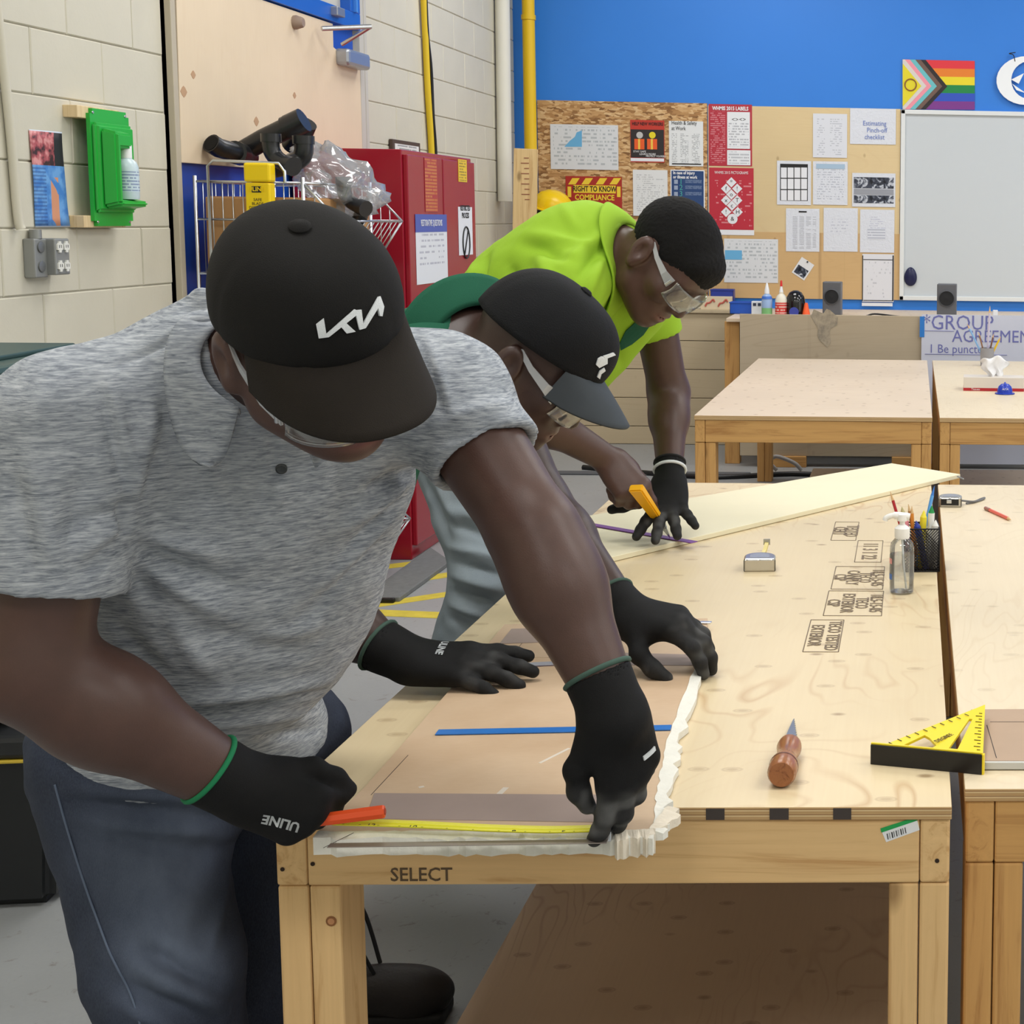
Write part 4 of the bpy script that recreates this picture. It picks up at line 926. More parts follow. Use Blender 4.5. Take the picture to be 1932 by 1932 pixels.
P = [at_z(x, y, DZ) for x, y in ((560, 1600), (625, 1560), (690, 1500), (862, 1300), (905, 1252), (1318, 1258), (1262, 1412), (1240, 1520), (1236, 1560))]
P[0] = Vector((-.752, 1.872, DZ)); P[-1] = Vector((-.325, 1.872, DZ)); P[1] = Vector((-.748, 1.985, DZ))
link('paper_face', prism_mesh('paper_face', [(p.x-O.x, p.y-O.y) for p in P], 0, DT), DRY, dw)
rr = random.Random(8)
def torn(name, line, w0, w1, z0, z1, mat, par, n=7):
    """crumbling edge band along a polyline"""
    L = [Vector(a) for a in line]; pts = []
    for i in range(len(L)-1):
        for k in range(n): pts.append(L[i].lerp(L[i+1], k/n))
    pts.append(L[-1]); A = []; B = []
    for i, p in enumerate(pts):
        t = (pts[min(i+1, len(pts)-1)]-pts[max(i-1, 0)]).normalized(); s = Vector((t.y, -t.x, 0)); wdt = rr.uniform(w0, w1)
        A.append(p-s*rr.uniform(.0, .004)); B.append(p+s*wdt)
    vs = []; fs = []; m = len(pts)
    for i in range(m): vs += [A[i]+Vector((0, 0, z1)), B[i]+Vector((0, 0, z1-rr.uniform(.002, .005))), B[i]+Vector((0, 0, z0)), A[i]+Vector((0, 0, z0))]
    for i in range(m-1):
        for k in range(4): q = (k+1) % 4; fs.append((4*i+k, 4*i+q, 4*i+4+q, 4*i+4+k))
    fs += [(3, 2, 1, 0), (4*m-4, 4*m-3, 4*m-2, 4*m-1)]
    return link(name, pydata(name, vs, fs), mat, par)
fl_ = lambda p: (p.x-O.x, p.y-O.y, 0)
torn('torn_edge', [fl_(P[0]), fl_(P[-1])], .010, .020, -.012, DT+.001, PLAS, dw, 40)
torn('torn_edge', [fl_(P[-1]), fl_(P[-2]), fl_(P[-3]), fl_(P[-4])], .008, .022, .0, DT+.001, PLAS, dw, 12)
torn('torn_paper', [fl_(Vector((-.375, 1.868, 0))), fl_(Vector((-.325, 1.875, 0)))], .008, .026, -.014, DT+.0025, plain('torn_paper', (222, 212, 194), .8, 0, .2, .1, 40, .6, 120), dw, 14)
torn('torn_paper', [fl_(Vector((-.33, 1.875, 0))), fl_(Vector((-.32, 1.95, 0)))], .006, .022, -.0, DT+.003, MATS['torn_paper'], dw, 8)
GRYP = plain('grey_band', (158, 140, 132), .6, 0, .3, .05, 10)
zt = DZ+DT
def strip(name, a, b, w_, th, mat, par=None, z=zt, lab=None, cat=None):
    A = at_z(*a, z); B = at_z(*b, z); c = (A+B)/2; L = (B-A).length; an = math.atan2(B.y-A.y, B.x-A.x)
    o = link(name, box_mesh(name, L, w_, th, min(w_, th)*.2, 1, (0, 0, th/2)), mat, par, c-(par.location if par else Vector()), (0, 0, an))
    if lab: tag(o, lab, cat)
    return o
strip('steel_rule', (620, 1596), (1146, 1588), .013, .001, plain('rule_grey', (150, 140, 132), .4, .4), None, zt+.0002, 'thin grey steel rule below the stretched yellow tape', 'ruler')
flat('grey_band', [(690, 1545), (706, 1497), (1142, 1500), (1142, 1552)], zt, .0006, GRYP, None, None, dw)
strip('cut_line', (700, 1500), (770, 1425), .0008, .0004, INK, dw, zt); strip('cut_line', (610, 1600), (670, 1570), .0008, .0004, INK, dw, zt)
for a, b, w_ in (((870, 1545), (930, 1500), .010), ((905, 1540), (925, 1528), .012), ((1018, 1440), (1074, 1412), .005), ((790, 1486), (800, 1484), .006), ((940, 1500), (955, 1486), .008)):
    strip('chalk_smear', a, b, w_, .0004, plain('chalk', (214, 204, 190), .9), dw, zt)
dw2 = thing('drywall_sheet', 'second grey-brown drywall strip under the hands of the man in green', 'drywall', at_z(1130, 1215, DZ)); O2 = dw2.location
P2 = [at_z(x, y, DZ) for x, y in ((900, 1252), (952, 1190), (1335, 1178), (1330, 1252), (1318, 1256))]
link('paper_face', prism_mesh('paper_face', [(p.x-O2.x, p.y-O2.y) for p in P2], 0, DT), DRY, dw2)
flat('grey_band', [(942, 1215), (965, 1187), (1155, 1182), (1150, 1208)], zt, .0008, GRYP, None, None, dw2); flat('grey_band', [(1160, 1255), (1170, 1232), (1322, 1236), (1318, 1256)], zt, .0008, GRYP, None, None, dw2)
strip('cut_line', (968, 1234), (988, 1210), .0008, .0004, INK, dw2, zt)
BRUL = plain('ruler_blue', (36, 112, 196), .3, 0, .5, .08, 30)
rl = strip('ruler', (824, 1383), (1266, 1374), .022, .002, BRUL, None, zt+.0005, 'blue plastic ruler lying across the drywall sheet', 'ruler')
rl2 = strip('ruler', (970, 1256), (1110, 1249), .018, .002, clear_mat('ruler_lilac', (.62, .66, .90), .08, .2, .35), None, zt+.0015, 'translucent lilac ruler by the right glove of the man in green', 'ruler')
strip('metal_edge', (1240, 1174), (1342, 1176), .012, .003, CHROME, None, zt+.0008, 'thin bright metal strip behind the left glove of the man in green', 'metal strip')
# steel rule and cream board at the far end
CRM = plain('board_cream', (230, 222, 192), .6, 0, .3, .03, 4)
cbd = flat('cream_board', [(1140, 1064), (1091, 985), (1682, 881), (1812, 902)], TT+.001, .0125, CRM, 'long cream board lying diagonally over the far end of the table', 'board', None, .0015)
strip('ruler', (1114, 990), (1310, 1024), .024, .002, plain('ruler_purple', (116, 52, 140), .3), None, TT+.0145, 'purple ruler on the cream board under the knife', 'ruler')
strip('bent_wire', (1806, 900), (1818, 905), .004, .004, GREYMET, None, TT+.0145, 'bent wire scrap at the tip of the cream board', 'wire')
# tape measures
def tape(c, rz, label, dark=False, s=1.0):
    t = thing('tape_measure', label, 'tape measure', c, (0, 0, rz), 'tape measures on the tables')
    CH = plain('tape_chrome', (196, 194, 190), .18, .9)
    pts = []
    for i in range(20):
        a = math.pi*2*i/20; r_ = .036; x, y = r_*math.cos(a), r_*math.sin(a)
        if y < 0: x = .036*(1 if x > 0 else -1)*min(1, abs(x)/.036*1.5+.35) if abs(x) > .005 else x; y = -.036*min(1, abs(y)/.036*1.6)
        pts.append((x*s, y*s))
    link('case', prism_mesh('case', pts, 0, .030*s, .004), CH, t)
    link('face_label', prism_mesh('face_label', [(p[0]*.62, p[1]*.62) for p in pts], .030*s, .0306*s), plain('tape_face', (176, 180, 186), .25, .6), t)
    if dark: link('front_panel', box_mesh('front_panel', .05, .002, .018), plain('panel_black', (22, 22, 24), .4), t, (0, -.0365*s, .016*s)); link('lock_button', box_mesh('lock_button', .014, .006, .010, .001), CHROME, t, (-.002, -.038*s, .018*s))
    return t
t = tape(at_z(1434, 1072, TT), math.radians(4), 'chrome tape measure with a short blade end in the middle of the table')
link('blade', tube_mesh('blade', [(0, .03, .014), (.008, .10, .018), (.012, .125, .03)], .006, 4), plain('blade_yellow', (214, 196, 120), .4), t); link('hook', box_mesh('hook', .016, .003, .014), CHROME, t, (.012, .127, .034))
t = tape(at_z(1793, 953, TT), math.radians(-4), 'chrome and black tape measure with wrist strap on the right table', True, .92)
link('strap', tube_mesh('strap', smooth_pts([(.03, .01, .012), (.065, .03, .006), (.085, .09, .003), (.095, .10, .004), (.08, .06, .003), (.045, .01, .004)]), .003, 6), plain('strap_grey', (110, 110, 112), .7), t)
def pencil(name, a, b, r, rgb, label, cat='pencil', tipc=None, n=6, butt=None):
    A = Vector(a); B = Vector(b); L = (B-A).length; t = thing(name, label, cat, A); t.rotation_euler = (B-A).to_track_quat('Z', 'Y').to_euler()
    link('barrel', lathe_mesh('barrel', [(r, 0), (r, L*.88)], n, False), plain('pen_%d_%d_%d' % rgb, rgb, .4), t)
    link('tip', lathe_mesh('tip', [(r*.95, L*.88), (r*.3, L*.97), (.0004, L)], n, False), plain('tip_%d_%d_%d' % (tipc or (214, 178, 130)), tipc or (214, 178, 130), .5), t)
    if butt: link('end_cap', lathe_mesh('end_cap', [(r*1.05, -.003), (r*1.08, L*.16)], 12), plain('pen_%d_%d_%d' % butt, butt, .4), t)
    return t
pencil('carpenter_pencil', at_z(1860, 959, TT+.005), at_z(1908, 981, TT+.005), .0048, (226, 108, 92), 'red pencil lying alone on the right table', butt=(160, 110, 96))
# keyhole saw
A = at_z(1474, 1462, TT+.021); B = at_z(1491, 1404, TT+.016); Cc = at_z(1498, 1357, TT+.004)
sw = thing('drywall_saw', 'small drywall saw with turned brown wooden handle and bare blade', 'saw', A); L = (B-A).length
HW = wood('saw_handle', (158, 104, 68), (112, 66, 40), 'z', 2, False, .25); q = (B-A).to_track_quat('Z', 'Y').to_euler()
link('handle', lathe_mesh('handle', [(.010, -.001), (.0175, .0), (.0205, .008), (.0205, L*.25), (.0195, L*.34), (.017, L*.42), (.0148, L*.55), (.0145, L*.66), (.0165, L*.76), (.0185, L*.86), (.0175, L*.95), (.010, L), (.006, L*1.005)], 28), HW, sw, (0, 0, 0), q)
link('handle_ring', lathe_mesh('handle_ring', [(.0208, L*.245), (.0212, L*.26), (.0208, L*.275)], 28, True, False), plain('ring_dark_brown', (96, 50, 30), .4), sw, (0, 0, 0), q)
dv = (Cc-B); up = Vector((0, 0, 1)); sd = dv.cross(up).normalized(); b0 = B-A; b1 = Cc-A
vs = []; fs = []
N_ = 22
for i in range(N_+1):
    f = i/N_; p = b0.lerp(b1, f); hw = .012*(1-f)+.001*f+.0; tooth = -.0025 if i % 2 else 0
    for s in (-1, 1):
        vs.append(p+sd*(s*(hw+(tooth if s > 0 else 0)))+up*(.0009)); vs.append(p+sd*(s*(hw+(tooth if s > 0 else 0)))-up*.0009)
for i in range(N_):
    k = 4*i; fs += [(k, k+2, k+6, k+4), (k+1, k+5, k+7, k+3), (k, k+4, k+5, k+1), (k+2, k+3, k+7, k+6)]
fs += [(0, 1, 3, 2), (4*N_, 4*N_+2, 4*N_+3, 4*N_+1)]
link('blade', pydata('blade', vs, fs), plain('saw_steel', (150, 158, 168), .3, .9), sw)
# speed square
A = at_z(1643, 1441, TT); B = at_z(1853, 1461, TT); B.z = TT+.0005
sq = thing('speed_square', 'yellow plastic speed square with a black fence spanning both tables', 'square', A, (0, 0, math.atan2(B.y-A.y, B.x-A.x))); L = (B-A).length
SQY = plain('square_yellow', (240, 214, 40), .35); hf = .030
link('fence', box_mesh('fence', L, .006, hf, .001, 2, (L/2, 0, hf/2)), BLACKPL, sq)
link('fence_cap', box_mesh('fence_cap', L, .004, .003, 0, 1, (L/2, .002, hf+.0005)), SQY, sq); link('fence_end', box_mesh('fence_end', .004, .008, hf, 0, 1, (L+.0005, .002, hf/2)), SQY, sq)
def sqplate():
    # right triangle in plan: fence along x, right angle at the right end, with a slot and an inner cut-out; tilts down away from the fence
    hgt = .205; out = [(.004, .003), (L, .003), (L*.76, hgt)]
    bm = bmesh.new()
    def loop(pts): return [bm.verts.new((p[0], p[1], 0)) for p in pts]
    o_ = loop(out); slot = loop([(L*.66, hgt*.14), (L*.74, hgt*.14), (L*.72, hgt*.70), (L*.69, hgt*.70)]); cut = loop([(L*.24, hgt*.10), (L*.50, hgt*.10), (L*.54, hgt*.17), (L*.44, hgt*.29), (L*.38, hgt*.33)])
    es = []
    for lp in (o_, slot, cut): es += [bm.edges.new((lp[i], lp[(i+1) % len(lp)])) for i in range(len(lp))]
    bmesh.ops.triangle_fill(bm, use_beauty=True, use_dissolve=False, edges=es)
    e = bmesh.ops.extrude_face_region(bm, geom=bm.faces[:])
    for v in e['geom']:
        if isinstance(v, bmesh.types.BMVert): v.co.z += .004
    for v in bm.verts: v.co.z += .018 + .014*v.co.y/hgt
    return bm_mesh('plate', bm)
pl = link('plate', sqplate(), SQY, sq); hgt = .205
sg = []
for i in range(14): yy = hgt*(.1+.055*i); xe = L*(1-.24*yy/hgt); sg.append(((xe-.004, yy, .0225+.014*yy/hgt), (xe-(.009 if i % 2 else .014), yy, .0225+.014*yy/hgt)))
mk = link('scale_marks', bars_mesh('scale_marks', sg, .0006, 4), INK, pl); mk['kind'] = 'stuff'
sg = []
for i in range(10): f = .15+.075*i; sg.append(((L*f*.76, hgt*f*.93, .0225+.014*f), (L*f*.76+.008, hgt*f*.93-.006, .0225+.014*f)))
mk = link('angle_marks', bars_mesh('angle_marks', sg, .0006, 4), INK, pl); mk['kind'] = 'stuff'
text('lettering', 'DEGREE', .012, plain('mark_brown', (96, 80, 30), .5), pl, (L*.57, hgt*.30, .0232+.014*.3), (math.radians(3), 0, math.radians(68)), .0003)
# drywall offcut on right table
d2 = flat('drywall_offcut', [(1857, 1450), (1832, 1352), (2100, 1350), (2150, 1450)], TT+.001, .012, plain('offcut_brown', (176, 152, 130), .7, 0, .3, .04, 8), 'grey-brown drywall offcut with white cut edge on the right table', 'drywall')
O3 = d2.location; A = at_z(1857, 1450, TT+.001); B = at_z(2150, 1450, TT+.001)
box('plaster_edge', (A.x, A.y-.006, TT+.0015), (B.x, A.y, TT+.0125), plain('plaster_grey', (200, 200, 196), .8), d2, .001, O3)
strip('pencil_line', (1862, 1368), (1880, 1430), .001, .0003, INK, d2, TT+.0132); strip('pencil_line', (1868, 1362), (1960, 1362), .001, .0003, INK, d2, TT+.0132)
# hand sanitizer
c = at_z(1701, 1118, TT); sn = thing('sanitizer_bottle', 'clear hand sanitizer pump bottle standing by the pen basket', 'bottle', c)
CL = clear_mat('bottle_clear', (.975, .985, .985), .05, .04, .03)
bd = [(.018, .0), (.0255, .003), (.0262, .010), (.0262, .098), (.024, .110), (.016, .119), (.0145, .122)]
link('bottle', lathe_mesh('bottle', bd, 24), CL, sn)
link('gel', lathe_mesh('gel', [(.023, .004), (.0245, .010), (.0245, .085), (.0245, .0852)], 24), clear_mat('gel_clear', (.97, .98, .985), .02, .1, .02), sn)
PW = plain('pump_white', (236, 236, 234), .35); link('collar', lathe_mesh('collar', [(.0155, .120), (.0165, .124), (.0165, .142), (.012, .146), (.006, .150), (.006, .160)], 20), PW, sn)
link('pump_head', tube_mesh('pump_head', smooth_pts([(.016, 0, .166), (.004, 0, .168), (-.02, 0, .169), (-.034, 0, .164), (-.037, 0, .158)]), [.008]*12+[.006]*13, 10), PW, sn); link('pump_cap', lathe_mesh('pump_cap', [(.011, .158), (.012, .164), (.011, .172), (.008, .174)], 16), PW, sn)
link('dip_tube', tube_mesh('dip_tube', [(0, 0, .120), (.004, 0, .06), (.010, 0, .008)], .0022, 8), plain('tube_white', (225, 230, 232), .4), sn)
lbq = link('label', lathe_mesh('label', [(.0266, .03), (.0266, .085)], 24, True, False), clear_mat('label_clear', (.95, .96, .98), .03, .3, .05), sn)
for zz, rgb in ((.038, (60, 110, 190)), (.072, (220, 150, 150))):
    lp = [( .0268*math.cos(a), .0268*math.sin(a), zz+dz_) for dz_ in (-.006, .006) for a in (math.radians(180), math.radians(192), math.radians(205), math.radians(218))]
    link('print_patch', pydata('print_patch', lp, [(0, 1, 5, 4), (1, 2, 6, 5), (2, 3, 7, 6)]), plain('patch_%d' % rgb[0], rgb, .4), lbq)
# wire pen basket
c = at_z(1737, 1072, TT); pb = thing('pen_basket', 'black wire mesh pen holder crammed with pencils on the table', 'pen holder', c, (0, 0, math.radians(3))); hw, hh_ = .040, .10
WIR = plain('wire_black', (26, 24, 26), .5, .3); fr = []; ms = []
for zz in (.002, hh_):
    cs = [(-hw, -hw, zz), (hw, -hw, zz), (hw, hw, zz), (-hw, hw, zz)]; fr += [(cs[i], cs[(i+1) % 4]) for i in range(4)]
for x, y in ((-hw, -hw), (hw, -hw), (hw, hw), (-hw, hw)): fr.append(((x, y, .002), (x, y, hh_)))
link('rim_frame', bars_mesh('rim_frame', fr, .0019, 6), WIR, pb)
for i in range(-6, 18):
    for sgn in (1, -1):
        a0_, b0_ = -hw+i*.0066, 0.0; 
        # diagonal wires clipped to the side panel
        x0_ = a0_; x1_ = a0_+sgn*hh_*.9
        def cl(x0, z0, x1, z1):
            t0, t1 = 0.0, 1.0; dx = x1-x0
            for s_, lim in ((-1, -hw), (1, hw)):
                if dx == 0: continue
                tt = (lim-x0)/dx
                if dx*s_ > 0: t1 = min(t1, tt)
                else: t0 = max(t0, tt)
            return None if t0 >= t1 else ((x0+dx*t0, z0+(z1-z0)*t0), (x0+dx*t1, z0+(z1-z0)*t1))
        if sgn < 0: x0_ += .02; x1_ += .02
        r_ = cl(x0_, .002, x1_, hh_)
        if r_:
            (xa, za), (xb, zb) = r_
            for s in (-1, 1): ms.append(((xa, s*hw, za), (xb, s*hw, zb))); ms.append(((s*hw, xa, za), (s*hw, xb, zb)))
mm = link('wire_mesh', bars_mesh('wire_mesh', ms, .0014, 4), WIR, pb); mm['kind'] = 'stuff'
link('base_plate', box_mesh('base_plate', hw*2, hw*2, .002), WIR, pb, (0, 0, .002))
PGR = 'pencils and markers in the wire basket'
for lab, a, b, r, rgb, tip, butt in (
    ('dark red pencil leaning out of the left of the pen basket', (-.02, .0, .006), (-.072, .01, .178), .0036, (176, 40, 48), None, None),
    ('blue pen leaning far right out of the pen basket', (-.01, -.01, .006), (.030, .03, .188), .0042, (92, 160, 226), (60, 120, 200), None),
    ('green capped marker in the pen basket', (.018, -.01, .006), (.024, -.012, .150), .0078, (232, 232, 230), (34, 140, 70), (34, 140, 70)),
    ('yellow marker in the pen basket', (.0, -.02, .006), (.006, -.018, .140), .0080, (232, 212, 50), (236, 220, 70), None),
    ('orange pencil in the pen basket', (-.015, -.015, .006), (-.022, -.02, .150), .0040, (222, 140, 50), None, None),
    ('pink highlighter in the pen basket', (-.025, -.022, .006), (-.038, -.02, .130), .0075, (226, 140, 150), (230, 170, 176), None),
    ('blue marker standing in front in the pen basket', (.012, -.03, .006), (-.012, -.03, .118), .0078, (40, 60, 150), (40, 60, 150), None),
    ('white capped marker on the right in the pen basket', (.03, -.02, .006), (.033, -.02, .118), .0076, (226, 222, 214), (232, 232, 228), None),
    ('brown pencil at the back of the pen basket', (-.005, .02, .006), (-.03, .03, .145), .0040, (176, 116, 60), None, None),
    ('olive marker at the back of the pen basket', (-.02, .02, .006), (-.045, .012, .142), .0070, (150, 150, 96), (190, 180, 130), None)):
    t = pencil('marker' if r > .006 else 'pencil', Vector(a)+c, Vector(b)+c, r, rgb, lab, 'pencil', tip, 12 if r > .006 else 6); t['group'] = PGR
# ---- back right table: tissue box, blue cap, pen cup
p = at_z(1818, 738, TT); q = at_z(1931, 738, TT); c = (p+q)/2; w_ = q.x-p.x
tb = thing('tissue_box', 'white tissue box with red base band and tissue on the back table', 'tissue box', c, (0, 0, math.radians(-2)))
link('box', box_mesh('box', w_, .13, .065, .002, 2, (0, .065, .0325)), plain('tissue_cream', (214, 206, 196), .5), tb); link('red_band', box_mesh('red_band', w_+.002, .132, .014, 0, 1, (0, .065, .0072)), plain('band_red', (176, 40, 48), .45), tb)
text('lettering', 'Tissues', .014, WI, tb, (-w_*.3, -.0016, .008), R90, .0002)
bm = bmesh.new(); bmesh.ops.create_grid(bm, x_segments=16, y_segments=12, size=.5)
for v in bm.verts:
    a, b = v.co.x*2, v.co.y+.5
    v.co = Vector((a*.055*(.55+.75*b)+.008*math.sin(b*9), .012*math.sin(a*7+b*3)+.02*math.sin(a*3.1), b*.10*(1-.25*abs(a)**2)+.008*math.sin(a*6)))
tsu = link('tissue', bm_mesh('tissue', bm, True), plain('tissue_white', (236, 236, 238), .9), tb, (0, .06, .06)); md = tsu.modifiers.new('t', 'SOLIDIFY'); md.thickness = .001
c = at_z(1895, 742, TT); t = thing('toy_hard_hat', 'tiny blue plastic hard hat in front of the tissue box', 'toy helmet', c+Vector((0, -.03, 0)))
BL2 = plain('toy_blue', (36, 62, 178), .25); link('shell', lathe_mesh('shell', [(.036, .004), (.036, .018), (.030, .036), (.018, .047), (.0, .05)], 20, True, False), BL2, t); link('brim', lathe_mesh('brim', [(.030, .0), (.047, .002), (.046, .006), (.034, .008)], 20, True, True), BL2, t); link('ridge', tube_mesh('ridge', [(0, -.034, .018), (0, -.018, .046), (0, .0, .052), (0, .018, .046), (0, .034, .018)], .005, 8), BL2, t); text('lettering', 'ALTA', .012, WI, t, (0, -.0345, .026), (math.radians(75), 0, 0), .0005)
c = at_z(1862, 690, TT); pc = thing('pen_cup', 'grey pen cup behind the tissue box', 'pen holder', c); link('cup', lathe_mesh('cup', [(.036, 0), (.04, .10), (.037, .10), (.033, .004)], 20, True, False), plain('cup_grey', (150, 150, 156), .4), pc); link('base', lathe_mesh('base', [(.035, 0), (.035, .004)], 20), MATS['cup_grey'], pc)
for lab, a, b, r, rgb in (('long clear plastic ruler standing in the pen cup', (0, 0, .006), (.012, 0, .335), .007, (196, 190, 212)), ('pale blue pen leaning left in the pen cup', (0, 0, .006), (-.115, 0, .235), .006, (130, 176, 226)), ('brown pencil in the pen cup', (.0, .0, .006), (-.05, .0, .19), .005, (150, 110, 80)), ('dark brown pencil in the pen cup', (.0, .0, .006), (.035, .0, .18), .005, (120, 84, 70)), ('yellow pencil leaning right in the pen cup', (.0, .0, .006), (.075, .0, .165), .006, (230, 190, 40))):
    pencil('cup_pencil', Vector(a)+c, Vector(b)+c, r, rgb, lab)['group'] = 'pens in the grey cup'
# ------------------------------------------------------------------ floor and left side things
YLW = plain('line_yellow', (206, 186, 70), .6, 0, .3, .15, 20)
def stripe(a, b, w_):
    A = at_z(*a, 0); B = at_z(*b, 0); d = (B-A).normalized(); s = Vector((-d.y, d.x, 0))*w_/2; c = (A+B)/2
    o = link('floor_line', prism_mesh('floor_line', [(v.x-c.x, v.y-c.y) for v in (A-s, B-s, B+s, A+s)], 0, .0012), YLW, floor, c-Vector(FO)); o.location.z = -FO[2]+.0002
stripe((560, 1150), (900, 1164), .085); stripe((600, 1158), (860, 1119), .075); stripe((640, 1113), (860, 1083), .085); stripe((640, 1080), (800, 1061), .08)
A = [at_z(x, y, 0) for x, y in ((683, 1136), (754, 1136), (850, 1066), (812, 1040))]; c = sum(A, Vector())/4
rp = thing('cable_ramp', 'grey rubber cable ramp on the floor in front of the red cabinet', 'cable ramp', c); link('ramp', prism_mesh('ramp', [(p.x-c.x, p.y-c.y) for p in A], 0, .02, .004), plain('ramp_grey', (112, 114, 114), .8, 0, .3, .12, 40), rp)
e0, e1 = A[0]-c, A[1]-c; link('black_end', box_mesh('black_end', (e1-e0).length*.8, .02, .018, .004), BLACKPL, rp, (e0+e1)/2+Vector((0, -.012, .010)))
# black storage totes with yellow trim
TOT = plain('tote_black', (36, 38, 40), .45)
def tote(x, y, z, rz, label, s=1.0, TOT=TOT, hh=.36):
    t = thing('storage_tote', label, 'storage tote', (x, y, z), (0, 0, rz), 'black storage totes by the wall'); w0, w1, d0, d1 = .19*s, .225*s, .26*s, .30*s
    vs = [(-w0, -d0, .0), (w0, -d0, .0), (w0, d0, .0), (-w0, d0, .0), (-w1, -d1, hh), (w1, -d1, hh), (w1, d1, hh), (-w1, d1, hh)]
    bm = bmesh.new(); bv = [bm.verts.new(v) for v in vs]
    for f in ((3, 2, 1, 0), (4, 5, 6, 7), (0, 1, 5, 4), (1, 2, 6, 5), (2, 3, 7, 6), (3, 0, 4, 7)): bm.faces.new([bv[i] for i in f])
    bmesh.ops.bevel(bm, geom=bm.edges[:], offset=.02, segments=3, affect='EDGES'); link('body', bm_mesh('body', bm), TOT, t)
    link('lid', box_mesh('lid', w1*2+.03, d1*2+.03, .05, .012, 2, (0, 0, hh+.012)), TOT, t); link('trim', box_mesh('trim', w1*2+.036, d1*2+.036, .006, .001, 1, (0, 0, hh-.016)), plain('trim_yellow', (206, 178, 60), .5) if hh > .33 else TOT, t)
    link('lid_panel', box_mesh('lid_panel', w1*1.5, d1*1.5, .012, .004, 2, (0, 0, hh+.042)), TOT, t)
    ri = [(.035*math.cos(a), 0, .035*math.sin(a)) for a in [math.radians(30+i*20) for i in range(13)]]; link('handle', tube_mesh('handle', [Vector((w0+.015, .0, .18))+Vector((0, r[0], r[2])) for r in ri], .004, 6), CHROME, t)
    return t
tote(-2.06, 3.42, 0, math.radians(6), 'front black storage tote with yellow trim at the lower left edge'); tote(-2.10, 3.40, .41, math.radians(3), 'black tote stacked on the front tote at the left edge', .96)
tote(-2.06, 4.16, 0, math.radians(-3), 'rear black storage tote with round handle beside the seated jeans'.replace('seated jeans', 'front man')); tote(-2.08, 4.14, .41, math.radians(2), 'black tote stacked on the rear tote beside the front man', .95)
tote(-2.12, 3.40, .824, math.radians(4), 'dark green plastic tote on top of the front stack of black totes', .95, plain('tote_green', (44, 72, 70), .45), .31)
# ------------------------------------------------------------------ smooth solid modelling (signed distances -> quads)
def V3(p): return np.array(p, dtype=np.float64)
def unit(v): v = V3(v); return v/np.linalg.norm(v)
def cap(a, b, ra, rb, k=.02, op='u', flat=False): return ('cap', V3(a), V3(b), ra, rb, k, op, flat)
def ell(c, r, ax=None, k=.02, op='u'): return ('ell', V3(c), np.eye(3) if ax is None else np.array(ax, float), V3(r), k, op)
def bx(c, h, ax=None, rnd=.01, k=.02, op='u'): return ('box', V3(c), np.eye(3) if ax is None else np.array(ax, float), V3(h), rnd, k, op)
def half(p, n): return ('half', V3(p), unit(n))
def bounds_of(q):
    if q[0] == 'cap': r = max(q[3], q[4]); return np.minimum(q[1], q[2])-r, np.maximum(q[1], q[2])+r
    if q[0] == 'ell': e = np.sqrt(((q[2].T*q[3])**2).sum(1)); return q[1]-e, q[1]+e
    if q[0] == 'box': e = np.abs(q[2].T*(q[3]+q[4])).sum(1); return q[1]-e, q[1]+e
def eval_prim(q, X, Y, Z):
    if q[0] == 'cap':
        a, b, ra, rb = q[1], q[2], q[3], q[4]; ab = b-a; L2 = max(ab.dot(ab), 1e-12)
        px, py, pz = X-a[0], Y-a[1], Z-a[2]; t = (px*ab[0]+py*ab[1]+pz*ab[2])/L2; tc = np.clip(t, 0, 1)
        d = np.sqrt((px-tc*ab[0])**2+(py-tc*ab[1])**2+(pz-tc*ab[2])**2) - (ra+(rb-ra)*tc)
        if q[7]: d = np.maximum(d, (t-1)*math.sqrt(L2))
        return d
    if q[0] == 'ell':
        c, A, r = q[1], q[2], q[3]; px, py, pz = X-c[0], Y-c[1], Z-c[2]; k0 = 0; k1 = 0
        for i in range(3):
            u = (px*A[i, 0]+py*A[i, 1]+pz*A[i, 2])/r[i]; k0 = k0+u*u; k1 = k1+(u/r[i])**2
        k0 = np.sqrt(k0); return k0*(k0-1)/np.maximum(np.sqrt(k1), 1e-6)
    if q[0] == 'box':
        c, A, h, rn = q[1], q[2], q[3], q[4]; px, py, pz = X-c[0], Y-c[1], Z-c[2]; o = 0; m = None
        for i in range(3):
            u = np.abs(px*A[i, 0]+py*A[i, 1]+pz*A[i, 2])-h[i]; o = o+np.maximum(u, 0)**2; m = u if m is None else np.maximum(m, u)
        return np.sqrt(o)+np.minimum(m, 0)-rn
